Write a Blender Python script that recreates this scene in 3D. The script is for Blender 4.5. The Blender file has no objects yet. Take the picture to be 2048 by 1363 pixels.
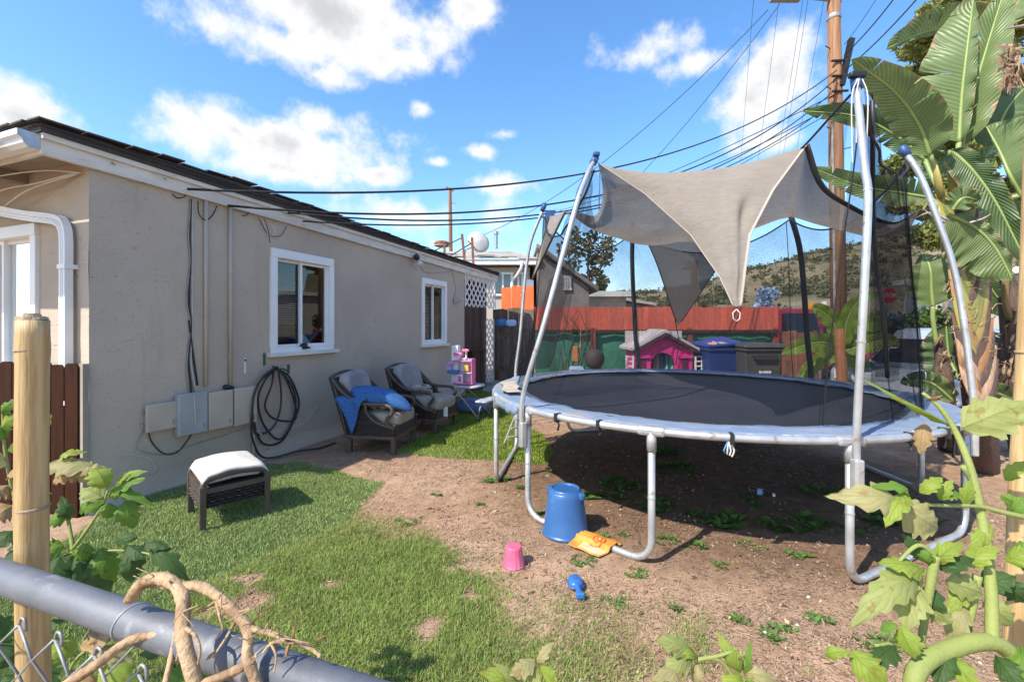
import bpy, math, random
import numpy as np
from mathutils import Vector, Matrix, noise as mnoise

random.seed(11)
rng = np.random.default_rng(5)
R = math.radians
S = bpy.context.scene
COL = S.collection

# ---------------------------------------------------------------- camera
F, HX, HY, CH = 880.0, 1024.0, 651.0, 1.55      # focal (photo px), principal column, horizon row, eye height
cam_d = bpy.data.cameras.new('camera')
cam_d.sensor_width = 36.0
cam_d.lens = 36.0 * F / 2048.0
cam_d.shift_y = (HY - 681.5) / 2048.0
cam_d.clip_start = 0.02
cam_d.clip_end = 3000.0
cam = bpy.data.objects.new('camera', cam_d)
cam.location = (0, 0, CH)
cam.rotation_euler = (R(90), 0, 0)
COL.objects.link(cam)
S.camera = cam

# ---------------------------------------------------------------- sun, sky, exposure
SUN_EL, SUN_AZ = R(46), math.atan2(-.755, -.656)      # azimuth of the sun, clockwise from +Y
SUN_DIR = Vector((math.sin(SUN_AZ) * math.cos(SUN_EL), math.cos(SUN_AZ) * math.cos(SUN_EL), math.sin(SUN_EL)))
sun_d = bpy.data.lights.new('sun', 'SUN')
sun_d.energy = 3.1
sun_d.angle = R(0.5)
sun_d.color = (1.0, .93, .82)
sun = bpy.data.objects.new('sun', sun_d)
sun.rotation_euler = (-SUN_DIR).to_track_quat('-Z', 'Y').to_euler()
sun.location = SUN_DIR * 60
COL.objects.link(sun)
S.view_settings.view_transform = 'Standard'
S.view_settings.look = 'None'
S.view_settings.gamma = 1.0
S.view_settings.exposure = 1.24
S.cycles.max_bounces = 8
S.cycles.transparent_max_bounces = 24
S.cycles.use_denoising = True

world = bpy.data.worlds.new('World')
S.world = world
world.use_nodes = True
wt = world.node_tree
for n_ in list(wt.nodes): wt.nodes.remove(n_)

def wn(t, **k):
    n_ = wt.nodes.new(t)
    for a, b in k.items(): setattr(n_, a, b)
    return n_
def wl(a, b): wt.links.new(a, b)
def wmath(op, a, b=None, c=None, clamp=False):
    n_ = wn('ShaderNodeMath', operation=op, use_clamp=clamp)
    for i, v in enumerate((a, b, c)):
        if v is None: continue
        if isinstance(v, (int, float)): n_.inputs[i].default_value = v
        else: wl(v, n_.inputs[i])
    return n_.outputs[0]

sky = wn('ShaderNodeTexSky', sky_type='NISHITA')
sky.sun_disc = False
sky.sun_elevation = SUN_EL
sky.sun_rotation = SUN_AZ % (2 * math.pi)
sky.altitude = 100
sky.air_density = 1.0
sky.dust_density = 0.6
sky.ozone_density = 2.5
tc = wn('ShaderNodeTexCoord')
sep = wn('ShaderNodeSeparateXYZ'); wl(tc.outputs['Generated'], sep.inputs[0])
az = wmath('ARCTAN2', sep.outputs[0], sep.outputs[1])
el = wmath('ARCSINE', sep.outputs[2])
comb = wn('ShaderNodeCombineXYZ'); wl(az, comb.inputs[0]); wl(el, comb.inputs[1])
# noise warps the cloud outlines; billows come from a second, finer octave
nz = wn('ShaderNodeTexNoise'); nz.inputs['Scale'].default_value = 8.0; nz.inputs['Detail'].default_value = 11.0; nz.inputs['Roughness'].default_value = .62
wl(tc.outputs['Generated'], nz.inputs['Vector'])
nz2 = wn('ShaderNodeTexNoise'); nz2.inputs['Scale'].default_value = 3.0; nz2.inputs['Detail'].default_value = 6.0
wl(tc.outputs['Generated'], nz2.inputs['Vector'])
def azel(px, py):
    a = math.atan((px - HX) / F)
    return a, math.atan((HY - py) * math.cos(a) / F)
CLOUDS = [  # px, py, half-width, half-height in photo pixels, weight
    (650, 20, 240, 100, 1.05), (560, 95, 190, 60, 1.0), (740, 110, 170, 62, .95), (640, 150, 120, 40, .9),
    (560, 285, 215, 70, 1.1), (470, 262, 95, 40, 1.0), (650, 245, 100, 50, 1.0), (540, 330, 150, 34, .8),
    (45, 232, 115, 75, 1.15), (755, 350, 52, 22, .9), (965, 305, 40, 20, .9), (845, 214, 26, 22, .8), (632, 354, 44, 26, .8),
    (876, 325, 24, 11, .8), (935, 10, 62, 60, .8), (1560, 140, 130, 120, .85), (1270, 115, 110, 36, .62), (1390, 130, 80, 30, .75),
    (1540, 285, 90, 34, .8), (1010, 268, 40, 16, .6), (1000, 372, 110, 22, .55), (1340, 85, 60, 34, .7), (1490, 200, 70, 50, .7),
    (880, 430, 260, 36, .5), (1380, 590, 240, 24, .6), (2300, 60, 260, 120, .9), (-350, 60, 260, 110, .9)]
acc = None
for px, py, rx, ry, w in CLOUDS:
    a0, e0 = azel(px, py)
    a1, _ = azel(px + rx, py); _, e1 = azel(px, py - ry)
    sub = wn('ShaderNodeVectorMath', operation='SUBTRACT'); wl(comb.outputs[0], sub.inputs[0]); sub.inputs[1].default_value = (a0, e0, 0)
    mul = wn('ShaderNodeVectorMath', operation='MULTIPLY'); wl(sub.outputs[0], mul.inputs[0])
    mul.inputs[1].default_value = (1 / max(abs(a1 - a0), .01), 1 / max(abs(e1 - e0), .008), 0)
    ln = wn('ShaderNodeVectorMath', operation='LENGTH'); wl(mul.outputs[0], ln.inputs[0])
    m = wmath('MULTIPLY', wmath('SUBTRACT', 1.25, ln.outputs['Value']), w)
    acc = m if acc is None else wmath('SMOOTH_MAX', acc, m, .25)
acc = wmath('MAXIMUM', acc, -.9)
# the sky goes on: loose clouds behind the camera and overhead
behind = wmath('MULTIPLY', wmath('SUBTRACT', wmath('ABSOLUTE', az), 1.25), 3.0, clamp=True)
over = wmath('MULTIPLY', wmath('SUBTRACT', el, .85), 3.0, clamp=True)
gen = wmath('SUBTRACT', wmath('MULTIPLY', nz2.outputs[0], 7.0), 3.75)
genm = wmath('MULTIPLY_ADD', wmath('MAXIMUM', behind, over), wmath('ADD', gen, 1.0), -1.0)
acc = wmath('MAXIMUM', acc, genm)
dens = wmath('ADD', acc, wmath('MULTIPLY', wmath('SUBTRACT', nz.outputs[0], .5), 3.5))
cmask = wn('ShaderNodeMapRange', interpolation_type='SMOOTHSTEP')
cmask.inputs['From Min'].default_value = .10; cmask.inputs['From Max'].default_value = 1.05
wl(dens, cmask.inputs['Value'])
thick = wn('ShaderNodeMapRange', interpolation_type='SMOOTHSTEP')
thick.inputs['From Min'].default_value = .75; thick.inputs['From Max'].default_value = 2.0
wl(dens, thick.inputs['Value'])
ccol = wn('ShaderNodeMix', data_type='RGBA'); wl(thick.outputs[0], ccol.inputs[0])
ccol.inputs[6].default_value = (3.4, 3.4, 3.42, 1); ccol.inputs[7].default_value = (2.1, 2.14, 2.24, 1)
skyg = wn('ShaderNodeHueSaturation'); wl(sky.outputs[0], skyg.inputs['Color'])
skyg.inputs['Saturation'].default_value = 1.2; skyg.inputs['Value'].default_value = 1.0
mixc = wn('ShaderNodeMix', data_type='RGBA')
wl(cmask.outputs[0], mixc.inputs[0]); wl(skyg.outputs[0], mixc.inputs[6]); wl(ccol.outputs[2], mixc.inputs[7])
bg = wn('ShaderNodeBackground'); bg.inputs['Strength'].default_value = 0.138
wl(mixc.outputs[2], bg.inputs['Color'])
wo = wn('ShaderNodeOutputWorld'); wl(bg.outputs[0], wo.inputs['Surface'])

# ---------------------------------------------------------------- helpers
def V(*a): return Vector(a)
def at(px, py, d): return Vector(((px - HX) / F * d, d, CH - (py - HY) / F * d))     # a place seen at that pixel, d metres away
def gp(px, py, z=0.0):                                                               # a place on the ground
    d = F * (CH - z) / (py - HY)
    return Vector(((px - HX) / F * d, d, z))
def topx(x, y, z): return HX + F * x / y, HY + F * (CH - z) / y

MATS = {}
def new_mat(name):
    m = bpy.data.materials.new(name); m.use_nodes = True
    nt = m.node_tree
    for n_ in list(nt.nodes): nt.nodes.remove(n_)
    out = nt.nodes.new('ShaderNodeOutputMaterial')
    return m, nt, out
def pm(name, c1, c2=None, scale=6.0, rough=.7, bump=0.0, bscale=60.0, metal=0.0, detail=5.0, stretch=(1, 1, 1), rand=0.0,
       transl=0.0, alpha=1.0, attr=None, spots=None, spec=.5, coord='Object', bdist=.01, wave=None, band=(.35, .65)):
    if name in MATS: return MATS[name]
    m, nt, out = new_mat(name); MATS[name] = m
    N, L = nt.nodes.new, nt.links.new
    tcn = N('ShaderNodeTexCoord'); mp = N('ShaderNodeMapping'); L(tcn.outputs[coord], mp.inputs[0]); mp.inputs['Scale'].default_value = stretch
    p = N('ShaderNodeBsdfPrincipled'); p.inputs['Roughness'].default_value = rough; p.inputs['Metallic'].default_value = metal
    p.inputs['Specular IOR Level'].default_value = spec
    c2 = c2 or tuple(v * .8 for v in c1)
    nz = N('ShaderNodeTexNoise'); nz.inputs['Scale'].default_value = scale; nz.inputs['Detail'].default_value = detail; L(mp.outputs[0], nz.inputs['Vector'])
    rm = N('ShaderNodeMapRange'); rm.inputs['From Min'].default_value = band[0]; rm.inputs['From Max'].default_value = band[1]; L(nz.outputs[0], rm.inputs['Value'])
    mx = N('ShaderNodeMix'); mx.data_type = 'RGBA'; L(rm.outputs[0], mx.inputs[0])
    mx.inputs[6].default_value = (*c1, 1); mx.inputs[7].default_value = (*c2, 1)
    col = mx.outputs[2]
    if attr:
        at_ = N('ShaderNodeAttribute'); at_.attribute_name = attr
        mu = N('ShaderNodeMix'); mu.data_type = 'RGBA'; mu.blend_type = 'MULTIPLY'; mu.inputs[0].default_value = 1
        L(col, mu.inputs[6]); L(at_.outputs['Color'], mu.inputs[7]); col = mu.outputs[2]
    if spots:                                # (colour, scale, threshold, softness): stains with a shape of their own
        sc, ss, th, so = spots
        n2 = N('ShaderNodeTexNoise'); n2.inputs['Scale'].default_value = ss; n2.inputs['Detail'].default_value = 6; L(mp.outputs[0], n2.inputs['Vector'])
        r2 = N('ShaderNodeMapRange'); r2.inputs['From Min'].default_value = th; r2.inputs['From Max'].default_value = th + so; L(n2.outputs[0], r2.inputs['Value'])
        m2 = N('ShaderNodeMix'); m2.data_type = 'RGBA'; L(r2.outputs[0], m2.inputs[0]); L(col, m2.inputs[6]); m2.inputs[7].default_value = (*sc, 1); col = m2.outputs[2]
    if rand:
        oi = N('ShaderNodeObjectInfo'); hs = N('ShaderNodeHueSaturation')
        r3 = N('ShaderNodeMapRange'); r3.inputs['To Min'].default_value = 1 - rand; r3.inputs['To Max'].default_value = 1 + rand
        L(oi.outputs['Random'], r3.inputs['Value']); L(r3.outputs[0], hs.inputs['Value']); L(col, hs.inputs['Color']); col = hs.outputs[0]
    L(col, p.inputs['Base Color'])
    if bump or wave:
        bp = N('ShaderNodeBump'); bp.inputs['Strength'].default_value = bump or .4; bp.inputs['Distance'].default_value = bdist
        if wave:                             # (scale, axis) ribs
            wv = N('ShaderNodeTexWave'); wv.inputs['Scale'].default_value = wave[0]; wv.bands_direction = wave[1]
            wv.inputs['Distortion'].default_value = wave[2] if len(wave) > 2 else .4; wv.inputs['Detail'].default_value = 1
            L((tcn.outputs['UV'] if len(wave) > 3 else mp.outputs[0]), wv.inputs['Vector']); L(wv.outputs['Fac'], bp.inputs['Height'])
        else:
            bn = N('ShaderNodeTexNoise'); bn.inputs['Scale'].default_value = bscale; bn.inputs['Detail'].default_value = 6; L(mp.outputs[0], bn.inputs['Vector'])
            L(bn.outputs[0], bp.inputs['Height'])
        L(bp.outputs[0], p.inputs['Normal'])
    sh = p.outputs[0]
    if transl:
        t = N('ShaderNodeBsdfTranslucent'); L(col, t.inputs['Color'])
        ms = N('ShaderNodeMixShader'); ms.inputs[0].default_value = transl; L(sh, ms.inputs[1]); L(t.outputs[0], ms.inputs[2]); sh = ms.outputs[0]
    if alpha < 1:
        tr = N('ShaderNodeBsdfTransparent')
        ms = N('ShaderNodeMixShader'); ms.inputs[0].default_value = alpha; L(tr.outputs[0], ms.inputs[1]); L(sh, ms.inputs[2]); sh = ms.outputs[0]
    L(sh, out.inputs['Surface'])
    return m

class MB:
    """collects shapes; build() links them as one mesh object"""
    def __init__(self): self.v = []; self.f = []; self.uv = []; self.col = []; self.hasuv = False
    def add(self, vs, fs, uvs=None, cols=None):
        o = len(self.v)
        self.v.extend([tuple(p) for p in vs]); self.f.extend([tuple(i + o for i in f) for f in fs])
        if uvs is not None: self.hasuv = True; self.uv.extend(uvs)
        else: self.uv.extend([(0, 0)] * len(vs))
        if cols is not None: self.col.extend(cols)
        return self
    def box(self, c, s, M=None, top=None):
        x, y, z = (i / 2 for i in s); tx, ty = top or (1, 1)
        vs = [V(-x, -y, -z), V(x, -y, -z), V(x, y, -z), V(-x, y, -z), V(-x * tx, -y * ty, z), V(x * tx, -y * ty, z), V(x * tx, y * ty, z), V(-x * tx, y * ty, z)]
        c = Vector(c)
        vs = [((M @ p) if M else p) + c for p in vs]
        return self.add(vs, [(0, 3, 2, 1), (4, 5, 6, 7), (0, 1, 5, 4), (1, 2, 6, 5), (2, 3, 7, 6), (3, 0, 4, 7)])
    def beam(self, a, b, w, h, up=(0, 0, 1)):
        """a bar from a to b, w across, h along up"""
        a, b = Vector(a), Vector(b); t = (b - a).normalized(); up = Vector(up)
        s = t.cross(up)
        if s.length < 1e-4: s = t.cross(V(1, 0, 0))
        s.normalize(); u2 = s.cross(t).normalized()
        vs = []
        for p in (a, b):
            for i, j in ((-1, -1), (1, -1), (1, 1), (-1, 1)): vs.append(p + s * (w / 2 * i) + u2 * (h / 2 * j))
        return self.add(vs, [(0, 3, 2, 1), (4, 5, 6, 7), (0, 1, 5, 4), (1, 2, 6, 5), (2, 3, 7, 6), (3, 0, 4, 7)])
    def tube(self, pts, r, seg=8, caps=True, flat=1.0):
        pts = [Vector(p) for p in pts]; n = len(pts)
        rs = r if isinstance(r, (list, tuple)) else [r] * n
        t0 = (pts[1] - pts[0]).normalized()
        ref = V(0, 0, 1) if abs(t0.z) < .9 else V(1, 0, 0)
        s = t0.cross(ref).normalized(); vs = []; fs = []
        for i, p in enumerate(pts):
            t = (pts[min(i + 1, n - 1)] - pts[max(i - 1, 0)])
            t = t.normalized() if t.length > 1e-9 else t0
            s = (s - t * s.dot(t)); s = s.normalized() if s.length > 1e-6 else t.orthogonal().normalized()
            b = t.cross(s)
            for k in range(seg):
                a = 2 * math.pi * k / seg
                vs.append(p + (s * math.cos(a) + b * math.sin(a) * flat) * rs[i])
        for i in range(n - 1):
            for k in range(seg):
                k2 = (k + 1) % seg
                fs.append((i * seg + k, i * seg + k2, (i + 1) * seg + k2, (i + 1) * seg + k))
        if caps: fs.append(tuple(reversed(range(seg)))); fs.append(tuple((n - 1) * seg + k for k in range(seg)))
        return self.add(vs, fs)
    def lathe(self, prof, c=(0, 0, 0), seg=24, M=None, caps=True):
        vs = []; fs = []; n = len(prof); c = Vector(c)
        for r, z in prof:
            for k in range(seg):
                a = 2 * math.pi * k / seg; p = V(r * math.cos(a), r * math.sin(a), z); vs.append((M @ p if M else p) + c)
        for i in range(n - 1):
            for k in range(seg):
                k2 = (k + 1) % seg; fs.append((i * seg + k, i * seg + k2, (i + 1) * seg + k2, (i + 1) * seg + k))
        if caps: fs.append(tuple(reversed(range(seg)))); fs.append(tuple((n - 1) * seg + k for k in range(seg)))
        return self.add(vs, fs)
    def prism(self, poly, ext):
        """closed polygon (3-D points) pushed along ext"""
        poly = [Vector(p) for p in poly]; e = Vector(ext); n = len(poly)
        vs = poly + [p + e for p in poly]
        fs = [tuple(reversed(range(n))), tuple(range(n, 2 * n))] + [(i, (i + 1) % n, n + (i + 1) % n, n + i) for i in range(n)]
        return self.add(vs, fs)
    def grid(self, fn, nu, nv, thick=None, wrap=False):
        """surface fn(u,v) for u,v in 0..1"""
        pts = [[Vector(fn(i / nu, j / nv)) for j in range(nv + 1)] for i in range(nu + 1)]
        vs = [p for row in pts for p in row]; uv = [(i / nu, j / nv) for i in range(nu + 1) for j in range(nv + 1)]
        w = nv + 1
        fs = [(i * w + j, (i + 1) * w + j, (i + 1) * w + j + 1, i * w + j + 1) for i in range(nu) for j in range(nv)]
        return self.add(vs, fs, uv)
    def pillow(self, c, s, M=None, n=10, e1=.45, e2=.45, fn=None):
        """superellipsoid, sizes are half-extents"""
        def sg(v, e): return math.copysign(abs(v) ** e, v)
        vs = []; fs = []; c = Vector(c); m = 2 * n
        for i in range(n + 1):
            ph = -math.pi / 2 + math.pi * i / n
            for j in range(m):
                th = 2 * math.pi * j / m
                p = V(s[0] * sg(math.cos(ph), e1) * sg(math.cos(th), e2), s[1] * sg(math.cos(ph), e1) * sg(math.sin(th), e2), s[2] * sg(math.sin(ph), e1))
                if fn: p = Vector(fn(p))
                vs.append((M @ p if M else p) + c)
        for i in range(n):
            for j in range(m):
                j2 = (j + 1) % m; fs.append((i * m + j, i * m + j2, (i + 1) * m + j2, (i + 1) * m + j))
        return self.add(vs, fs)
    def build(self, name, mat, parent=None, world=True, smooth=False, origin=None, label=None, kind=None, solid=None, bevel=None):
        vs = self.v
        if parent is not None and world:
            r = parent
            while r.parent is not None: r = r.parent
            Mi = (Matrix.Translation(r.location) @ r.rotation_euler.to_matrix().to_4x4()).inverted()
            vs = [tuple(Mi @ Vector(p)) for p in vs]
        elif origin is not None:
            o0 = Vector(origin); vs = [tuple(Vector(p) - o0) for p in vs]
        me = bpy.data.meshes.new(name)
        me.from_pydata(vs, [], self.f)
        if self.hasuv:
            uvl = me.uv_layers.new(name='UVMap')
            li = np.empty(len(me.loops), dtype=np.int32); me.loops.foreach_get('vertex_index', li)
            uvl.data.foreach_set('uv', np.array(self.uv, dtype=np.float32)[li].ravel())
        if self.col and len(self.col) == len(vs):
            ca = me.color_attributes.new('Col', 'FLOAT_COLOR', 'POINT')
            ca.data.foreach_set('color', np.array(self.col, dtype=np.float32).ravel())
        me.materials.append(mat)
        if smooth: me.polygons.foreach_set('use_smooth', [True] * len(me.polygons))
        me.update()
        o = bpy.data.objects.new(name, me); COL.objects.link(o)
        if parent is not None: o.parent = parent
        elif origin is not None: o.location = origin
        if label: o['label'] = label
        if kind: o['kind'] = kind
        if solid:
            md = o.modifiers.new('Solidify', 'SOLIDIFY'); md.thickness = solid; md.offset = 0
        if bevel:
            md = o.modifiers.new('Bevel', 'BEVEL'); md.width = bevel; md.segments = 2; md.limit_method = 'ANGLE'
        return o

def thing(name, label, cat, loc=(0, 0, 0), rotz=0.0, group=None):
    o = bpy.data.objects.new(name, None); COL.objects.link(o); o.location = loc; o.rotation_euler = (0, 0, rotz)
    o.empty_display_size = .1
    o['label'] = label; o['category'] = cat
    if group: o['group'] = group
    return o
def tag(o, label, cat, group=None):
    o['label'] = label; o['category'] = cat
    if group: o['group'] = group
    return o
def share(o, name, parent, loc=(0, 0, 0), rot=(0, 0, 0), scale=(1, 1, 1)):
    """another object on the same mesh"""
    c = bpy.data.objects.new(name, o.data); COL.objects.link(c); c.parent = parent; c.location = loc; c.rotation_euler = rot; c.scale = scale
    return c
def structure(o): o['kind'] = 'structure'; return o
def stuff(o, label, cat=None):
    o['kind'] = 'stuff'; o['label'] = label
    if cat: o['category'] = cat
    return o
def np_mesh(name, verts, faces_tri, cols, mat, smooth=False, origin=None, uv=None):
    """big triangle soups straight from numpy"""
    me = bpy.data.meshes.new(name)
    nv, nf = len(verts), len(faces_tri)
    me.vertices.add(nv); me.vertices.foreach_set('co', np.asarray(verts, dtype=np.float32).ravel())
    me.loops.add(nf * 3); me.loops.foreach_set('vertex_index', np.asarray(faces_tri, dtype=np.int32).ravel())
    me.polygons.add(nf); me.polygons.foreach_set('loop_start', np.arange(0, nf * 3, 3, dtype=np.int32))
    if smooth: me.polygons.foreach_set('use_smooth', np.ones(nf, dtype=bool))
    me.update(calc_edges=True)
    if cols is not None:
        ca = me.color_attributes.new('Col', 'FLOAT_COLOR', 'POINT')
        c4 = np.ones((nv, 4), dtype=np.float32); c4[:, :3] = cols
        ca.data.foreach_set('color', c4.ravel())
    me.materials.append(mat)
    o = bpy.data.objects.new(name, me); COL.objects.link(o)
    return o
def smooth_path(pts, n=6):
    """Catmull-Rom through points"""
    P = [Vector(p) for p in pts]; P = [P[0] * 2 - P[1]] + P + [P[-1] * 2 - P[-2]]; out = []
    for i in range(1, len(P) - 2):
        for k in range(n):
            t = k / n; a, b, c, d = P[i - 1], P[i], P[i + 1], P[i + 2]
            out.append(.5 * ((2 * b) + (c - a) * t + (2 * a - 5 * b + 4 * c - d) * t * t + (3 * b - a - 3 * c + d) * t ** 3))
    out.append(P[-2]); return out
def nse(x, y, s=1.0, z=0.0): return mnoise.noise(Vector((x * s, y * s, z)))
def inpoly(px, py, poly):
    """vectorised point in polygon"""
    ins = np.zeros(px.shape, dtype=bool); n = len(poly)
    for i in range(n):
        x1, y1 = poly[i]; x2, y2 = poly[(i + 1) % n]
        if y1 == y2: continue
        c = ((y1 > py) != (y2 > py)) & (px < (x2 - x1) * (py - y1) / (y2 - y1) + x1)
        ins ^= c
    return ins
# ================================================================= GROUND AND HILLS
_tab = np.random.default_rng(3).random((256, 256))
def vnoise(x, y):
    xi = np.floor(x).astype(int); yi = np.floor(y).astype(int); fx = x - xi; fy = y - yi
    fx = fx * fx * (3 - 2 * fx); fy = fy * fy * (3 - 2 * fy)
    g = lambda a, b: _tab[a % 256, b % 256]
    return (g(xi, yi) * (1 - fx) + g(xi + 1, yi) * fx) * (1 - fy) + (g(xi, yi + 1) * (1 - fx) + g(xi + 1, yi + 1) * fx) * fy
def fbm(x, y, s=1.0, o=4):
    r = 0; a = .5; t = 0
    for i in range(o): r = r + a * vnoise(x * s + 17 * i, y * s + 31 * i); t += a; a *= .5; s *= 2.03
    return r / t
def ss(a, b, x): t = np.clip((x - a) / (b - a), 0, 1); return t * t * (3 - 2 * t)
def ground_z(x, y):
    x = np.asarray(x, float); y = np.asarray(y, float)
    near = .022 * (fbm(x, y, 1.3) - .5) + .022 * (fbm(x, y, 5.0, 3) - .5)
    return near - .004 + ss(13, 17, y) * .25 + ss(18, 34, y) * .9
def gpx(x, y):
    yy = np.maximum(y, .25)
    return HX + F * x / yy, HY + F * CH / yy
TURF1 = [(-500, 1270), (60, 1120), (250, 1000), (390, 950), (470, 935), (600, 922), (690, 945), (772, 963), (735, 1003), (690, 1042), (640, 1072), (500, 1122), (380, 1185), (200, 1300), (-300, 1700)]
GRASS1 = [(380, 1170), (500, 1110), (640, 1060), (700, 1045), (745, 1058), (820, 1075), (880, 1105), (900, 1140), (960, 1160), (1000, 1200), (990, 1250), (1005, 1300), (1010, 1380), (1030, 1700), (900, 4000), (-2500, 4000), (-900, 1800), (-300, 1650), (200, 1290)]
GRASS2 = [(1000, 1340), (1060, 1270), (1130, 1225), (1200, 1235), (1290, 1300), (1320, 1370), (1400, 1700), (1300, 4000), (900, 4000), (1000, 1600)]
TURF2 = [(792, 906), (905, 916), (1092, 926), (1112, 905), (1085, 870), (1050, 845), (1010, 815), (985, 790), (960, 772), (905, 780), (890, 800), (900, 850), (850, 868), (820, 880)]
DIRT2 = [(640, 930), (660, 870), (760, 850), (870, 905), (790, 903)]
def masks(x, y):
    px, py = gpx(x, y)
    j = (fbm(x, y, 3.1) - .5) * 90; k = (fbm(x + 40, y, 3.1) - .5) * 60
    f = np.clip((py - HY) / 500, .15, 3)
    turf = inpoly(px + j * .35 * f, py + k * .3 * f, TURF1) | inpoly(px + j * .1, py + k * .1, TURF2)
    jr = np.random.default_rng(8).normal(size=px.shape) * 30; kr = np.random.default_rng(9).normal(size=px.shape) * 22      # ragged, thinning edge
    grass = inpoly(px + (j + jr) * f, py + (k + kr) * f, GRASS1).astype(float)
    grass = np.maximum(grass, inpoly(px + (j + jr * 1.5) * f, py + (k + kr * 1.5) * f, GRASS2) * .45)
    grass *= ss(.22, .36, fbm(x + 9, y, 3.5, 4))
    patch = ss(.63, .72, fbm(x + 3, y + 7, 2.3, 4)) * ss(2.6, 1.8, y) * (x < 2.2) * .6     # scattered tufts on the dirt
    grass = np.maximum(grass, patch)
    return turf.astype(float), np.where(turf, 0, grass)

axx = np.concatenate([-np.geomspace(9, 900, 22)[::-1], np.arange(-8.9, 9.0, .075), np.geomspace(9, 900, 22)])
axy = np.concatenate([-np.geomspace(.4, 500, 16)[::-1], np.arange(-.3, 9.0, .06), np.geomspace(9, 40, 30), np.geomspace(44, 900, 14)])
gx, gy = np.meshgrid(axx, axy, indexing='ij')
gz = ground_z(gx, gy)
tm, gm = masks(gx, gy)
dirt = np.array([.38, .24, .155]); dirt2 = np.array([.50, .345, .235]); soil = np.array([.20, .125, .082])
nb = ss(.25, .75, .6 * fbm(gx, gy, 1.1, 5) + .4 * fbm(gx + 5, gy, 4.5, 4))[..., None]
colr = dirt * (1 - nb) + dirt2 * nb
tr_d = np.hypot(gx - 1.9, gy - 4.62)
bare = (ss(2.5, 1.6, tr_d) * .85)[..., None]                 # darker disc under the trampoline, its shade put into the ground colour
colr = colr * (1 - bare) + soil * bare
colr = colr * (1 - tm[..., None]) + np.array([.08, .12, .04]) * tm[..., None]
colr = colr * (1 - .75 * gm[..., None]) + np.array([.085, .10, .035]) * .75 * gm[..., None]
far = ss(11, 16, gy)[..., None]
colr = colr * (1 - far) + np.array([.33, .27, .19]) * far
nx, ny = gx.shape
idx = np.arange(nx * ny).reshape(nx, ny)
q = np.stack([idx[:-1, :-1], idx[1:, :-1], idx[1:, 1:], idx[:-1, 1:]], -1).reshape(-1, 4)
tri = np.concatenate([q[:, [0, 1, 2]], q[:, [0, 2, 3]]])
MATS['ground'] = pm('ground', (1.0, .98, .95), (.72, .70, .68), scale=9, rough=.95, bump=.9, bscale=95, attr='Col', spec=.1, bdist=.012)
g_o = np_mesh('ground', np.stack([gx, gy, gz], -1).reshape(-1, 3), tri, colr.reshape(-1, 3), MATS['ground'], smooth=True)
structure(g_o)

# ---- grass, turf and straw
def blades(n, xr, yr, dens, hgt, wid, c_lo, c_hi, bend, seed, name, label, lie=0.0, mat=None, dry=.06, drycol=(.42, .34, .17)):
    r = np.random.default_rng(seed)
    x = r.uniform(*xr, n); y = r.uniform(*yr, n)
    keep = r.random(n) < dens(x, y); x = x[keep]; y = y[keep]; n = len(x)
    z = ground_z(x, y)
    a = r.uniform(0, 2 * np.pi, n); h = hgt * r.uniform(.55, 1.25, n) * (.7 + .6 * fbm(x, y, 4.0, 2)); w = wid * r.uniform(.7, 1.3, n)
    b = r.uniform(*bend, n); la = r.uniform(0, 2 * np.pi, n)
    dx, dy = np.cos(a) * w / 2, np.sin(a) * w / 2
    lx, ly = np.cos(la), np.sin(la)
    base = np.stack([x, y, z - .003], -1); side = np.stack([dx, dy, 0 * dx], -1)
    mid = base + np.stack([lx * b * h * .35, ly * b * h * .35, h * .6], -1)
    tip = base + np.stack([lx * b * h, ly * b * h, h * np.sqrt(np.clip(1 - (b * .8) ** 2, .08, 1))], -1)
    vs = np.stack([base - side, base + side, mid + side * .75, mid - side * .75, tip], 1).reshape(-1, 3)
    o = np.arange(n)[:, None] * 5
    tr = np.stack([o + [0, 1, 2], o + [0, 2, 3], o + [3, 2, 4]], 1).reshape(-1, 3)
    t = r.random(n)[:, None] * .65 + .35 * fbm(x, y, 2.2, 3)[:, None]
    c = np.array(c_lo) * (1 - t) + np.array(c_hi) * t
    d = r.random(n) < dry; c[d] = np.array(drycol) * r.uniform(.7, 1.2, d.sum())[:, None]
    c5 = np.repeat(c, 5, 0)
    return stuff(np_mesh(name, vs, tr, c5, mat), label)
m_blade = pm('grass_blade', (1, 1, 1), (.85, .85, .85), rough=.55, transl=.35, attr='Col', spec=.25)
m_turf = pm('turf_blade', (1, 1, 1), (.85, .85, .85), rough=.45, transl=.15, attr='Col', spec=.3)
m_straw = pm('straw', (1, 1, 1), (.85, .85, .85), rough=.85, transl=.1, attr='Col', spec=.1)
blades(330000, (-3.0, 1.3), (1.2, 3.7), lambda x, y: masks(x, y)[1] * ss(.5, 1.6, 1.5 + y * .1), .037, .0038, (.17, .27, .05), (.45, .55, .15), (.25, 1.0), 21,
       'lawn_grass', 'bright green living grass growing in the near half of the yard', mat=m_blade, dry=.13, drycol=(.46, .40, .18))
blades(230000, (-3.6, -.6), (2.0, 5.6), lambda x, y: masks(x, y)[0], .024, .0036, (.19, .27, .075), (.46, .53, .19), (.15, .8), 22,
       'artificial_turf', 'short artificial turf beside the ottoman', mat=m_turf, dry=.03, drycol=(.30, .30, .12))
blades(120000, (-2.0, .9), (4.6, 10.5), lambda x, y: masks(x, y)[0], .032, .006, (.12, .19, .02), (.33, .42, .05), (.15, .8), 23,
       'turf_strip', 'strip of yellow-green turf running past the armchairs', mat=m_turf, dry=.04)
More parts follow.
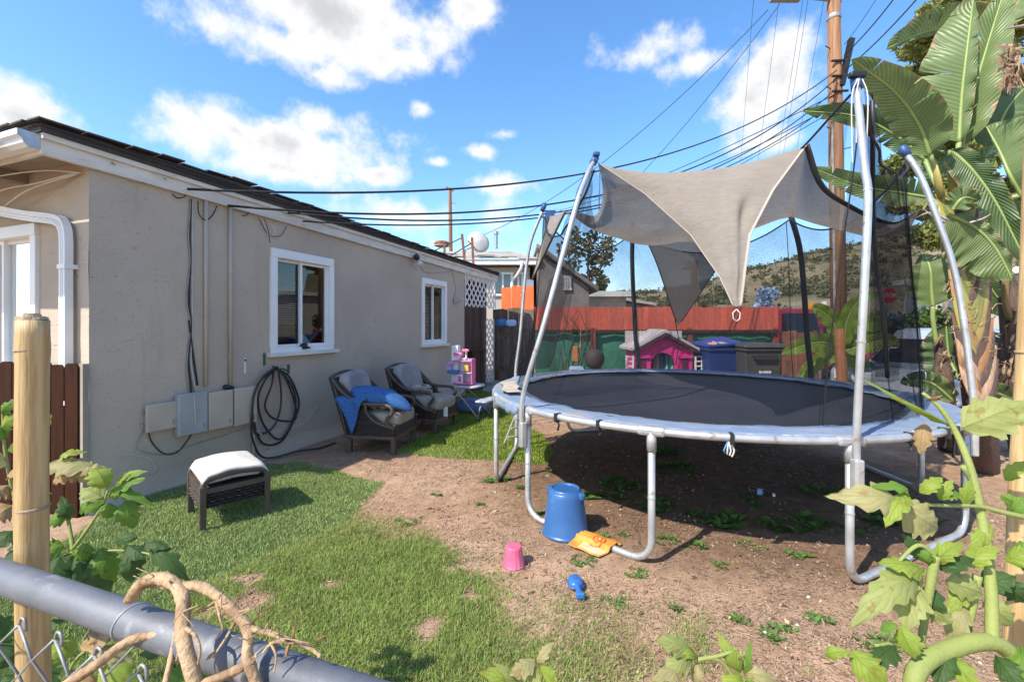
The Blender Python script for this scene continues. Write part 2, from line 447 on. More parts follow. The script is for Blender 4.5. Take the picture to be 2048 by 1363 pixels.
def straw(n, xr, yr, dens, ln, wd, seed, name, label):
    r = np.random.default_rng(seed)
    x = r.uniform(*xr, n); y = xr[0] * 0 + yr[0] + (yr[1] - yr[0]) * r.random(n) ** 1.5
    keep = r.random(n) < dens(x, y); x = x[keep]; y = y[keep]; n = len(x)
    z = ground_z(x, y) + .004
    a = r.uniform(0, 2 * np.pi, n); l = ln * r.uniform(.4, 1.5, n); w = wd * r.uniform(.6, 1.4, n) * (1 + y * .12)
    t = np.stack([np.cos(a), np.sin(a), r.uniform(-.05, .35, n)], -1); s = np.stack([-np.sin(a), np.cos(a), r.uniform(-.4, .4, n)], -1) * (w / 2)[:, None]
    p = np.stack([x, y, z], -1); k = np.stack([-np.sin(a), np.cos(a), 0 * a], -1) * (l * r.uniform(-.2, .2, n))[:, None]
    e = p + t * l[:, None]; m = p + t * (l * .5)[:, None] + k
    vs = np.stack([p - s, p + s, m + s, m - s, e + s * .6, e - s * .6], 1).reshape(-1, 3)
    o = np.arange(n)[:, None] * 6
    tr = np.stack([o + [0, 1, 2], o + [0, 2, 3], o + [3, 2, 4], o + [3, 4, 5]], 1).reshape(-1, 3)
    v = r.random(n)[:, None]
    c = np.array([.22, .135, .083]) * (1 - v) + np.array([.55, .40, .275]) * v
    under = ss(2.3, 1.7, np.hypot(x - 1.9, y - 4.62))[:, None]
    c = c * (1 - .5 * under)  # straw darkened under the trampoline, shade put into its colour
    return stuff(np_mesh(name, vs, tr, np.repeat(c, 6, 0), m_straw), label)
def dirt_d(x, y):
    t, g = masks(x, y); return (1 - t) * (1 - .8 * g) * (.35 + .65 * ss(.35, .6, fbm(x, y, 1.7, 3)))
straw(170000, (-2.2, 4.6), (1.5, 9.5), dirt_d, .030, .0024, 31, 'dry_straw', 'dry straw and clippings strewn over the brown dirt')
# clods, pebbles and bits of leaf litter
def clods(n, seed):
    r = np.random.default_rng(seed); x = r.uniform(-1.6, 4.2, n); y = 1.6 + 6 * r.random(n) ** 1.6
    keep = r.random(n) < dirt_d(x, y) * ss(.42, .62, fbm(x + 50, y, 2.6, 3)); x = x[keep]; y = y[keep]; n = len(x); z = ground_z(x, y)
    oct_ = np.array([[1, 0, 0], [0, 1, 0], [-1, 0, 0], [0, -1, 0], [0, 0, .8], [0, 0, -.6]], float); fs = np.array([[0, 1, 4], [1, 2, 4], [2, 3, 4], [3, 0, 4], [1, 0, 5], [2, 1, 5], [3, 2, 5], [0, 3, 5]])
    sz = .0035 + .011 * r.random(n) ** 3; v = oct_[None] * sz[:, None, None] * r.uniform(.6, 1.4, (n, 6, 3)); a = r.uniform(0, 6.28, n); ca, sa = np.cos(a)[:, None], np.sin(a)[:, None]
    v = np.stack([v[..., 0] * ca - v[..., 1] * sa, v[..., 0] * sa + v[..., 1] * ca, v[..., 2]], -1) + np.stack([x, y, z + sz * .25], -1)[:, None]
    t = (np.arange(n)[:, None, None] * 6 + fs[None]).reshape(-1, 3); k = r.random(n)[:, None]; c = np.array([.17, .10, .062]) * (1 - k) + np.array([.44, .33, .24]) * k; w = r.random(n) < .03; c[w] = (.62, .58, .52)
    return stuff(np_mesh('dirt_clods', v.reshape(-1, 3), t, np.repeat(c, 6, 0), m_straw), 'small clods and pebbles loose on the dirt')
clods(26000, 33)
# weeds: low leafy plants in the shade under the trampoline and here and there on the dirt
def weeds(spots, seed, name, label):
    r = np.random.default_rng(seed); VS = []; TS = []; CS = []; o = 0
    for (px, py, rad, n, sz) in spots:
        c = gp(px, py)
        for i in range(n):
            an = r.uniform(0, 6.28); rr = rad * np.sqrt(r.random()); x = c.x + rr * np.cos(an); y = c.y + rr * np.sin(an) * .8
            z = float(ground_z(x, y)); k = r.integers(4, 8); a0 = r.uniform(0, 6.28)
            for j in range(k):
                a = a0 + j * 6.28 / k + r.uniform(-.3, .3); l = sz * r.uniform(.5, 1.2); w = l * r.uniform(.16, .3); up = r.uniform(.25, .8)
                t = np.array([np.cos(a), np.sin(a), up]); s = np.array([-np.sin(a), np.cos(a), 0])
                p0 = np.array([x, y, z]); p1 = p0 + t * l * .55; p2 = p0 + t * l * np.array([1, 1, .75])
                VS += [p0, p1 + s * w, p2, p1 - s * w]; TS += [[o, o + 1, o + 2], [o, o + 2, o + 3]]
                cc = np.array([.085, .16, .035]) * r.uniform(.7, 1.9); CS += [cc] * 4; o += 4
    return stuff(np_mesh(name, np.array(VS), np.array(TS), np.array(CS), m_blade), label)
weeds([(1240, 970, .22, 40, .06), (1225, 990, .14, 22, .05), (1345, 935, .24, 34, .06), (1440, 1040, .18, 18, .09), (1390, 1030, .1, 9, .06), (1590, 1045, .24, 16, .08),
       (1650, 985, .2, 22, .06), (1540, 1055, .12, 9, .07), (1330, 905, .18, 30, .08), (1700, 1060, .2, 10, .06), (1180, 990, .1, 18, .06),
       (1500, 1000, .2, 14, .05), (1800, 1040, .25, 24, .08), (1300, 1010, .2, 18, .06)], 41, 'shade_weeds', 'low leafy weeds in the shade under the trampoline')
weeds([(1080, 1025, .05, 14, .03), (1200, 1075, .06, 16, .035), (1245, 1070, .05, 10, .03), (1330, 1080, .1, 12, .04), (1390, 1090, .06, 10, .04), (1500, 1090, .1, 10, .03),
       (1600, 1110, .08, 14, .04), (1440, 1130, .05, 8, .03), (1170, 1120, .12, 20, .028), (1270, 1150, .08, 12, .03), (1480, 1240, .05, 10, .035), (1560, 1270, .1, 16, .04),
       (1640, 1240, .06, 10, .04), (1350, 1220, .04, 8, .03), (1230, 1205, .08, 14, .03), (985, 960, .07, 14, .05), (1010, 958, .05, 10, .04), (1760, 1290, .1, 16, .04),
       (1100, 940, .06, 8, .05), (1040, 975, .05, 8, .04), (870, 990, .05, 8, .03), (960, 1010, .05, 8, .03), (820, 1040, .1, 16, .03)], 42, 'yard_weeds', 'small green weeds scattered over the sunlit dirt')

def litter(n, seed):
    r = np.random.default_rng(seed); x = r.uniform(-1.5, 4.0, n); y = 1.7 + 5.5 * r.random(n) ** 1.4; z = ground_z(x, y) + .006; a = r.uniform(0, 6.28, n); l = r.uniform(.008, .028, n); w = l * r.uniform(.3, .6, n)
    t = np.stack([np.cos(a), np.sin(a), r.uniform(-.1, .5, n)], -1) * l[:, None]; s_ = np.stack([-np.sin(a), np.cos(a), r.uniform(-.5, .5, n)], -1) * w[:, None]; p = np.stack([x, y, z], -1)
    v = np.stack([p - t, p + s_, p + t, p - s_], 1).reshape(-1, 3); o = np.arange(n)[:, None] * 4; f = np.stack([o + [0, 1, 2], o + [0, 2, 3]], 1).reshape(-1, 3)
    pal = np.array([[.30, .18, .09], [.42, .30, .16], [.16, .09, .05], [.48, .40, .26], [.24, .22, .08]]); c = pal[r.integers(0, 5, n)] * r.uniform(.7, 1.2, (n, 1))
    return stuff(np_mesh('leaf_litter', v, f, np.repeat(c, 4, 0), m_straw), 'scraps of dead leaf scattered over the yard')
litter(1500, 34)

# ---- hills behind the street
def crest(px):
    return np.interp(px, [300, 900, 1150, 1300, 1400, 1500, 1640, 1760, 1900, 2100, 2600], [604, 600, 596, 592, 572, 540, 506, 478, 455, 440, 430])
hpx = np.linspace(300, 2900, 130); ht = np.linspace(0, 1, 46)
PX, T = np.meshgrid(hpx, ht, indexing='ij')
ang = np.arctan((PX - HX) / F)
D = 34 + 75 * T; Hc = CH + (HY - crest(PX)) / F * (34 + 75) / 1.0
prof = np.where(T < .45, T / .45 * .30, .30 + .70 * ss(.40, 1.0, T))
Z = 1.12 + (Hc - 1.12) * prof + (fbm(PX / 40, T * 9, 1.0) - .5) * 2.4 * T
Z -= ss(.97, 1.0, T) * 0
HXX = (PX - HX) / F * D; HYY = D
vs = np.stack([HXX, HYY, Z], -1).reshape(-1, 3)
nx, ny = PX.shape; idx = np.arange(nx * ny).reshape(nx, ny)
q = np.stack([idx[:-1, :-1], idx[1:, :-1], idx[1:, 1:], idx[:-1, 1:]], -1).reshape(-1, 4)
tri = np.concatenate([q[:, [0, 1, 2]], q[:, [0, 2, 3]]])
m_hill = pm('hill_grass', (.30, .235, .15), (.17, .15, .085), scale=.12, rough=.95, bump=.5, bscale=.8, detail=8, spec=.1, bdist=.5)
h_o = np_mesh('hills', vs, tri, None, m_hill, smooth=True); structure(h_o)
def leaf_soup(centers, radii, per, size, seed, c_lo, c_hi, squash=1.0, elong=1.0):
    """many small leaf faces spread through clumps"""
    r = np.random.default_rng(seed); centers = np.asarray(centers, float); radii = np.asarray(radii, float)
    n = len(centers) * per
    C = np.repeat(centers, per, 0); Rr = np.repeat(radii, per)
    d = r.normal(size=(n, 3)); d /= np.linalg.norm(d, axis=1)[:, None]
    rad = Rr * r.random(n) ** .45
    p = C + d * rad[:, None] * np.array([1, 1, squash])
    t = r.normal(size=(n, 3)) + d * .8; t /= np.linalg.norm(t, axis=1)[:, None]
    s = np.cross(t, r.normal(size=(n, 3))); s /= np.linalg.norm(s, axis=1)[:, None]
    l = size * r.uniform(.6, 1.4, n)[:, None]
    v = np.stack([p - t * l * elong * .5, p + s * l * .45, p + t * l * elong * .5, p - s * l * .45], 1).reshape(-1, 3)
    o = np.arange(n)[:, None] * 4
    tri = np.stack([o + [0, 1, 2], o + [0, 2, 3]], 1).reshape(-1, 3)
    clump = np.repeat(r.random(len(centers)), per)[:, None]
    k = np.clip(.5 * r.random(n)[:, None] + .5 * clump, 0, 1)
    c = np.array(c_lo) * (1 - k) + np.array(c_hi) * k
    return v, tri, np.repeat(c, 4, 0)
m_leaf = pm('leaf_small', (1, 1, 1), (.85, .85, .85), rough=.6, transl=.25, attr='Col', spec=.3)
# scrub on the upper slope, thinner on the dry field below
n = 5200
r_ = np.random.default_rng(9)
sp = r_.uniform(900, 2500, n); st = r_.random(n) ** .8
ok = (fbm(sp / 60, st * 6, 1.0) > .36 + .34 * (st < .42)) & (st > .10)
sp, st = sp[ok], st[ok]
iu = np.clip((sp - 300) / 2600 * 129, 0, 128); iv = st * 45
zz = Z[iu.astype(int), iv.astype(int)]
dd = 34 + 75 * st
cc = np.stack([(sp - HX) / F * dd, dd, zz + .35], -1); rr = r_.uniform(.5, 1.6, len(sp)) * (.7 + .5 * st)
v, t_, c = leaf_soup(cc, rr, 34, .42, 10, (.07, .08, .035), (.20, .20, .10), squash=.65)
stuff(np_mesh('hillside_scrub', v, t_, c, m_leaf), 'dark green scrub covering the dry hillside')
# ================================================================= THE HOUSE
WC = V(-3.48, 3.62, 0); WU = V(.354, .935, 0).normalized(); WN = V(WU.y, -WU.x, 0)
def hw(s, z, off=0.0): return WC + WU * s + WN * off + V(0, 0, z)            # on the long wall
def lw(t, z, off=0.0): return WC - WN * t - WU * off + V(0, 0, z)            # on the short sunlit wall
def wallpt(px, py, off=0.0):
    dr = V((px - HX) / F, 1, -(py - HY) / F); o = V(0, 0, CH)
    k = ((WC + WN * off) - o).dot(WN) / dr.dot(WN); p = o + dr * k
    return (p - WC).dot(WU), p.z
m_stucco, nt, out = new_mat('stucco'); MATS['stucco'] = m_stucco; N, L = nt.nodes.new, nt.links.new
tcn = N('ShaderNodeTexCoord')
def _nz(sc, det, dist=0.0, st=(1, 1, 1)):
    mp = N('ShaderNodeMapping'); mp.inputs['Scale'].default_value = st; L(tcn.outputs['Object'], mp.inputs[0]); n = N('ShaderNodeTexNoise'); n.inputs['Scale'].default_value = sc; n.inputs['Detail'].default_value = det; n.inputs['Distortion'].default_value = dist; L(mp.outputs[0], n.inputs['Vector']); return n.outputs[0]
def _mr(v, a, b_, c=0.0, d=1.0): n = N('ShaderNodeMapRange'); n.inputs['From Min'].default_value = a; n.inputs['From Max'].default_value = b_; n.inputs['To Min'].default_value = c; n.inputs['To Max'].default_value = d; L(v, n.inputs['Value']); return n.outputs[0]
def _mx(f, a, b_):
    n = N('ShaderNodeMix'); n.data_type = 'RGBA'; L(f, n.inputs[0])
    for i, v in ((6, a), (7, b_)):
        if isinstance(v, tuple): n.inputs[i].default_value = (*v, 1)
        else: L(v, n.inputs[i])
    return n.outputs[2]
col = _mx(_mr(_nz(1.1, 8), .35, .65), (.505, .428, .345), (.435, .366, .294))
col = _mx(_mr(_nz(2.4, 7, 1.2, (1, 1, .22)), .60, .72, 0, .6), col, (.40, .32, .25))              # old runs and patches of paint
col = _mx(_mr(_nz(7, 9, 2.5, (1, 1, 2.6)), .685, .705, 0, .6), col, (.33, .265, .205))               # open trowel scars
col = _mx(_mr(_nz(26, 3), .735, .75, 0, .8), col, (.10, .08, .065))                                # chips
p_ = N('ShaderNodeBsdfPrincipled'); p_.inputs['Roughness'].default_value = .93; p_.inputs['Specular IOR Level'].default_value = .12; L(col, p_.inputs['Base Color'])
hgt = N('ShaderNodeMath'); hgt.operation = 'MULTIPLY_ADD'; L(_mr(_nz(7, 9, 2.5, (1, 1, 2.6)), .62, .70, 1, 0), hgt.inputs[0]); hgt.inputs[1].default_value = .8; L(_nz(42, 7), hgt.inputs[2])
bp = N('ShaderNodeBump'); bp.inputs['Strength'].default_value = .5; bp.inputs['Distance'].default_value = .010; L(hgt.outputs[0], bp.inputs['Height']); L(bp.outputs[0], p_.inputs['Normal']); L(p_.outputs[0], out.inputs['Surface'])
m_white = pm('white_paint', (.70, .69, .66), (.60, .58, .54), scale=4, rough=.55, bump=.12, bscale=40, spots=((.30, .27, .23), 9, .68, .05))
m_vinyl = pm('white_vinyl', (.80, .80, .79), (.74, .74, .73), scale=3, rough=.35)
m_fascia = pm('fascia_paint', (.70, .66, .59), (.58, .54, .47), scale=3.5, rough=.75, bump=.3, bscale=30, stretch=(1, 1, 3), spots=((.20, .16, .12), 7, .66, .06))
m_dark = pm('dark_roof_edge', (.055, .045, .04), (.035, .03, .028), scale=4, rough=.8, bump=.3, bscale=50)
m_shingle = pm('shingle', (.115, .10, .088), (.06, .052, .048), scale=25, rough=.95, bump=.8, bscale=260, rand=.3)
m_soffit = pm('soffit', (.33, .285, .23), (.27, .23, .185), scale=3, rough=.85)
m_black = pm('black_rubber', (.012, .012, .013), (.02, .02, .02), rough=.5)
m_cable = pm('black_cable', (.012, .012, .014), (.02, .02, .02), rough=.6)
m_greyc = pm('grey_cable', (.33, .31, .28), (.22, .2, .18), rough=.7)
m_whitec = pm('white_cable', (.66, .64, .60), (.55, .52, .48), rough=.6)
m_metal = pm('galvanised', (.46, .47, .48), (.33, .34, .36), scale=14, rough=.42, metal=.75, bump=.06, bscale=90, spots=((.36, .33, .29), 11, .66, .08))
m_inside = pm('room_dark', (.03, .03, .032), (.02, .02, .022), rough=.9)
m_blind = pm('blind_slat', (.42, .43, .44), (.36, .37, .38), rough=.6)
m_g, nt, out = new_mat('window_glass'); MATS['window_glass'] = m_g
N, L = nt.nodes.new, nt.links.new
fr = N('ShaderNodeFresnel'); fr.inputs[0].default_value = 1.6
gl = N('ShaderNodeBsdfGlossy'); gl.inputs['Roughness'].default_value = .015; gl.inputs['Color'].default_value = (.92, .95, .95, 1)
tr = N('ShaderNodeBsdfTransparent'); tr.inputs['Color'].default_value = (.75, .80, .79, 1)
ms = N('ShaderNodeMixShader'); L(fr.outputs[0], ms.inputs[0]); L(tr.outputs[0], ms.inputs[1]); L(gl.outputs[0], ms.inputs[2]); L(ms.outputs[0], out.inputs['Surface'])

HLEN, HT, LT = 6.78, 2.98, 4.2                     # length of the long wall, wall top, length of the short wall
house = thing('stucco_house', 'single-storey beige stucco house with white-framed windows along the left of the yard', 'house', hw(0, 0))
def wz(s): return 2.98 - .016 * s                  # the eave drops a little towards the back
# window openings on the long wall, measured off the photo
w1 = (*wallpt(541, 497), *wallpt(664, 705)); w2 = (*wallpt(843, 556), *wallpt(891, 686))
W1 = (w1[0], w1[2], wallpt(541, 706)[1], w1[1]); W2 = (w2[0], w2[2], wallpt(843, 690)[1], w2[1])   # s0,s1,z0,z1
def wall_with_holes(P, L0, L1, ztop, holes, name, mat, parent, depth, dirv):
    """wall of blocks around rectangular openings; P(s,z) gives the outer face"""
    b = MB(); xs = sorted({L0, L1, *[h[0] for h in holes], *[h[1] for h in holes]})
    for a, c in zip(xs[:-1], xs[1:]):
        hs = [h for h in holes if h[0] < (a + c) / 2 < h[1]]
        zs = [(-.15, None)]
        spans = [(-.15, ztop)] if not hs else [(-.15, hs[0][2]), (hs[0][3], ztop)]
        for z0, z1 in spans:
            nS = max(1, int((c - a) / .12)); nZ = max(1, int((z1 - z0) / .12))
            wob = lambda s, z: .006 * nse(s, z, 2.2) + .0025 * nse(s, z, 9)
            b.grid(lambda u, v: P(a + (c - a) * u, z0 + (z1 - z0) * v) - dirv * (wob(a + (c - a) * u, z0 + (z1 - z0) * v) - 0), nS, nZ)
    for h in holes:                                # reveals
        for (sa, za, sb, zb) in ((h[0], h[2], h[1], h[2]), (h[1], h[2], h[1], h[3]), (h[1], h[3], h[0], h[3]), (h[0], h[3], h[0], h[2])):
            A, B_ = P(sa, za), P(sb, zb); b.add([A, B_, B_ - dirv * depth, A - dirv * depth], [(0, 1, 2, 3)])
    return b.build(name, mat, parent, smooth=False)
lwin = (.74, 2.3, 1.05, 2.44)
wall_with_holes(lambda s, z: hw(s, z), 0, HLEN, 3.0, [W1, W2], 'wall', m_stucco, house, .14, WN)
wall_with_holes(lambda t, z: lw(t, z), 0, LT, 3.0, [lwin], 'wall', m_stucco, house, .14, -WU)
b = MB(); b.add([hw(HLEN, -.1), hw(HLEN, 3.0), hw(HLEN, 3.0, -LT), hw(HLEN, -.1, -LT)], [(0, 1, 2, 3)]); b.build('wall', m_stucco, house)
# rough plaster foot of the wall
b = MB(); b.grid(lambda u, v: hw(-.02 + u * (HLEN + .02), -.08 + .26 * v, .055 * (1 - v) ** 1.6 + .022 * nse(u * 22, v * 3, 1) * (1 - v) + .006), 110, 5)
b.build('plaster_foot', m_stucco, house, smooth=True)

def window(P, dirv, s0, s1, z0, z1, parent, blinds_left=True, sill=True, mull=.48, blind_to=.3):
    w = .075
    fr = MB()
    def bar(a0, a1, c0, c1, o0, o1):
        vs = [P(a0, c0) + dirv * o0, P(a1, c0) + dirv * o0, P(a1, c1) + dirv * o0, P(a0, c1) + dirv * o0]
        vs += [p + dirv * (o1 - o0) for p in vs]
        fr.add(vs, [(0, 3, 2, 1), (4, 5, 6, 7), (0, 1, 5, 4), (1, 2, 6, 5), (2, 3, 7, 6), (3, 0, 4, 7)])
    bar(s0 - .005, s1 + .005, z1 - w * 1.25, z1 + .012, -.10, .035); bar(s0 - .005, s1 + .005, z0, z0 + w * .8, -.10, .03)
    bar(s0 - .012, s0 + w, z0 + w * .8, z1 - w * 1.25, -.10, .033); bar(s1 - w, s1 + .012, z0 + w * .8, z1 - w * 1.25, -.10, .033)
    win = fr.build('window', m_vinyl, parent, bevel=.004)
    i0, i1, j0, j1 = s0 + w, s1 - w, z0 + w * .8, z1 - w * 1.25
    mid = i0 + (i1 - i0) * mull
    for k, (a, c, o) in enumerate(((i0, mid + .02, -.075), (mid - .02, i1, -.05))):
        sb = MB(); t = .034
        fr = sb; bar(a, c, j1 - t, j1, o, o + .03); bar(a, c, j0, j0 + t, o, o + .03); bar(a, a + t, j0 + t, j1 - t, o, o + .03); bar(c - t, c, j0 + t, j1 - t, o, o + .03)
        fr.build('sash', m_vinyl, win)
        pb = MB(); pb.add([P(a + t, j0 + t) + dirv * (o + .012), P(c - t, j0 + t) + dirv * (o + .012), P(c - t, j1 - t) + dirv * (o + .012), P(a + t, j1 - t) + dirv * (o + .012)], [(0, 1, 2, 3)])
        pb.build('pane', m_g, win)
    if sill:
        fr = MB(); bar(s0 - .05, s1 + .07, z0 - .045, z0 + .002, -.02, .075); fr.build('sill', m_white, win, bevel=.005)
    # the dark room behind with its blind
    rb = MB(); rb.prism([P(s0, z0) - dirv * .6, P(s1, z0) - dirv * .6, P(s1, z1) - dirv * .6, P(s0, z1) - dirv * .6], -dirv * .05); rb.build('room_back', m_inside, win)
    rb = MB()
    for (a, c, e, f_) in ((s0, s0, z0, z1), (s1, s1, z0, z1)): rb.add([P(a, e) - dirv * .14, P(a, f_) - dirv * .14, P(a, f_) - dirv * .6, P(a, e) - dirv * .6], [(0, 1, 2, 3)])
    rb.add([P(s0, z0) - dirv * .14, P(s1, z0) - dirv * .14, P(s1, z0) - dirv * .6, P(s0, z0) - dirv * .6], [(0, 1, 2, 3)])
    rb.add([P(s0, z1) - dirv * .14, P(s1, z1) - dirv * .14, P(s1, z1) - dirv * .6, P(s0, z1) - dirv * .6], [(0, 1, 2, 3)]); rb.build('room_side', m_inside, win)
    if blinds_left:
        zz = j1 - .03; zb = j0 + (j1 - j0) * blind_to; first = None
        while zz > zb:
            sb = MB(); sb.beam(P(i0 + .01, zz) - dirv * .105, P(mid, zz) - dirv * .105, .030, .002, up=dirv * .5 + V(0, 0, 1)); sb.build('blind_slat', m_blind, win); zz -= .028
    return win
window(lambda s, z: hw(s, z), WN, *W1, house, blind_to=.27)
window(lambda s, z: hw(s, z), WN, *W2, house, blind_to=.05, mull=.5)
window(lambda t, z: lw(t, z), -WU, *lwin, house, sill=True, blind_to=.05, mull=.42)
# plaster ledge below the left window
b = MB(); b.beam(lw(.70, .98, .03), lw(2.4, .98, .03), .10, .09); b.build('window_ledge', m_white, house)

# ---- roof
OV, OR, SE = .31, .045, 8.62                        # overhang over the short wall, over the long wall, end of the roof
fz = lambda s: 2.84 - .0155 * s                     # underside of the fascia
b = MB()
def slab(a, c, off0, off1, zlo, zhi, seg=12):
    vs = []
    for i in range(seg + 1):
        s = a + (c - a) * i / seg; wv = .006 * nse(s, 3, .9)
        vs += [hw(s, zlo(s) + wv, off0), hw(s, zlo(s) + wv, off1), hw(s, zhi(s) + wv, off1), hw(s, zhi(s) + wv, off0)]
    fs = []
    for i in range(seg):
        o = i * 4; p = o + 4
        fs += [(o + 1, p + 1, p + 2, o + 2), (o, o + 1, p + 1, p)[::-1], (o + 3, p + 3, p + 2, o + 2)[::-1], (o, p, p + 3, o + 3)]
    fs += [(0, 1, 2, 3), tuple(seg * 4 + k for k in (3, 2, 1, 0))]
    return vs, fs
b.add(*slab(-OV, SE, .005, OR, fz, lambda s: fz(s) + .155)); b.build('fascia_board', m_fascia, house)
b = MB(); b.add(*slab(-OV, SE, OR + .002, OR + .028, lambda s: fz(s) + .115, lambda s: fz(s) + .157)); b.build('trim_strip', m_fascia, house)
edge_h = lambda s: float(np.interp(s, [-.35, .2, 1.2, 3.0, 6.0, 8.7], [.055, .075, .115, .10, .065, .055]))
b = MB(); b.add(*slab(-OV - .02, SE + .03, -.05, OR + .045, lambda s: fz(s) + .159, lambda s: fz(s) + .159 + edge_h(s), seg=40)); b.build('roof_edge', m_dark, house)
def lslab(t0, t1, o0, o1, z0, z1):
    vs = [lw(t0, z0, o0), lw(t1, z0, o0), lw(t1, z0, o1), lw(t0, z0, o1)]; vs += [p + V(0, 0, z1 - z0) for p in vs]
    return vs, [(0, 3, 2, 1), (4, 5, 6, 7), (0, 1, 5, 4), (1, 2, 6, 5), (2, 3, 7, 6), (3, 0, 4, 7)]
z0 = fz(-OV)
b = MB(); b.add(*lslab(-.005, LT, OV - .03, OV - .002, z0 + .001, z0 + .15)); b.build('fascia_board', m_fascia, house)
b = MB(); b.add(*lslab(-.003, LT, 0, OV - .03, z0 + .06, z0 + .085)); b.build('soffit', m_soffit, house)
b = MB(); b.add(*lslab(.9, .98, .0, OV - .04, z0 - .03, z0 + .06)); b.build('rafter_tail', m_soffit, house)
# unseen posted cover, added past the gutter to shade this wall's upper part
b = MB(); b.add(*lslab(.22, LT, OV + .135, .98, z0 + .0, z0 + .09)); pc_ = b.build('added_shade_cover', m_white, house)
for t_ in (1.4, 4.1):
    b = MB(); b.beam(lw(t_, -.02, .93), lw(t_, z0, .93), .09, .09, up=WU); b.build('added_cover_post', m_white, pc_)
# gutter: an ogee trough with an end cap
prof = [(0, .0), (.0, .115), (.004, .115), (.004, .004), (.06, .004), (.085, .03), (.095, .06), (.118, .078), (.122, .115), (.126, .115), (.124, .074), (.10, .055), (.09, .026), (.064, 0)]
b = MB(); P0 = [lw(-.03, z0 + .03 + z, OV + o) for o, z in prof]; b.prism(P0, -WN * (LT + .03)); b.build('gutter', m_vinyl, house)
capp = [(0, 0), (.064, 0), (.09, .026), (.10, .055), (.124, .074), (.126, .115), (0, .115)]
b = MB(); b.prism([lw(-.034, z0 + .03 + z, OV + o) for o, z in capp], WN * .006); b.build('gutter_cap', m_metal, house)
# downspout with elbow
path = smooth_path([lw(1.75, 2.70, .30), lw(1.35, 2.62, .22), lw(.75, 2.5, .09), lw(.34, 2.435, .06), lw(.235, 2.37, .055), lw(.205, 2.25, .055), lw(.205, 2.0, .055)], 5) + [lw(.205, .1, .055)]
b = MB()
tpl = []
for i, p in enumerate(path):
    t = (path[min(i + 1, len(path) - 1)] - path[max(i - 1, 0)]).normalized(); sd = t.cross(WU).normalized()
    ow = -WU
    tpl.append([p + sd * .042 * a + ow * (.028 * c - .0) for a, c in ((-1, -1), (-.35, -1), (.35, -1), (1, -1), (1, 1), (.6, 1), (.5, .8), (.1, .8), (0, 1), (-.1, .8), (-.5, .8), (-.6, 1), (-1, 1))])
n = len(tpl[0]); vs = [p for r in tpl for p in r]
b.add(vs, [(i * n + k, i * n + (k + 1) % n, (i + 1) * n + (k + 1) % n, (i + 1) * n + k) for i in range(len(tpl) - 1) for k in range(n)])
ds = b.build('downspout', m_vinyl, house)
for zc in (2.02, .9):
    b = MB(); b.add(*lslab(.15, .26, .0, .09, zc, zc + .035)); b.build('downspout_strap', m_vinyl, ds)
for i in range(7):
    q_ = path[12 + i]; b = MB(); b.beam(q_ + WN * .0 - WU * .03, q_ - WU * .031 + V(.0, 0, .001) , .085, .004, up=(1, 0, .6)); b.build('elbow_rib', m_white, ds)
# roof planes
rz = lambda s: fz(s) + .167 + edge_h(s)
b = MB()
A, B_ = hw(-OV - .05, rz(0), OR + .06), hw(SE + .05, rz(SE), OR + .06)
ridge0, ridge1 = hw(2.6, rz(0) + .36, -LT), hw(SE, rz(SE) + .36, -LT)
A2 = hw(-OV - .05, rz(0), -LT - 2)
b.add([A, B_, ridge1, ridge0, A2], [(0, 1, 2, 3), (0, 3, 4)]); b.add([p - V(0, 0, .03) for p in (A, B_, ridge1, ridge0, A2)], [(3, 2, 1, 0), (4, 3, 0)])
roof = b.build('roof', m_shingle, house)
def shingle(P, c, tdir, ndir, w, lift, tilt, thick=.012):
    b = MB(); a = P - tdir * w / 2; d = P + tdir * w / 2; inn = -ndir * .16 + V(0, 0, .018)
    vs = [a + V(0, 0, lift), d + V(0, 0, lift + tilt), d + inn, a + inn]; vs += [p + V(0, 0, thick) for p in vs]
    b.add(vs, [(0, 3, 2, 1), (4, 5, 6, 7), (0, 1, 5, 4), (1, 2, 6, 5), (2, 3, 7, 6), (3, 0, 4, 7)]); b.build('shingle', m_shingle, roof)
s = -OV - .05
while s < SE:
    w = random.uniform(.2, .4); near_edge = s < 1.3
    shingle(hw(s + w / 2, rz(s) + .002, OR + .075 + random.uniform(-.02, .015)), None, WU, WN, w * .96, random.uniform(0, .005) + (random.uniform(0, .024) if near_edge else 0), random.uniform(-.006, .01)); s += w
t = .05
while t < 2.4:
    w = random.uniform(.16, .26); shingle(lw(t + w / 2, rz(0) + .004, OV + .06 + random.uniform(-.01, .03)), None, -WN, -WU, w * .96, random.uniform(0, .02), random.uniform(-.01, .01)); t += w
# painted conduits running down to the boxes
for px0, tz in ((409, .93), (458, .9)):
    s_, _ = wallpt(px0, 600); b = MB(); b.tube([hw(s_, fz(s_) + .05, .022), hw(s_, tz, .022)], .019, 8)
    c_ = b.build('conduit', m_stucco, house, smooth=True)
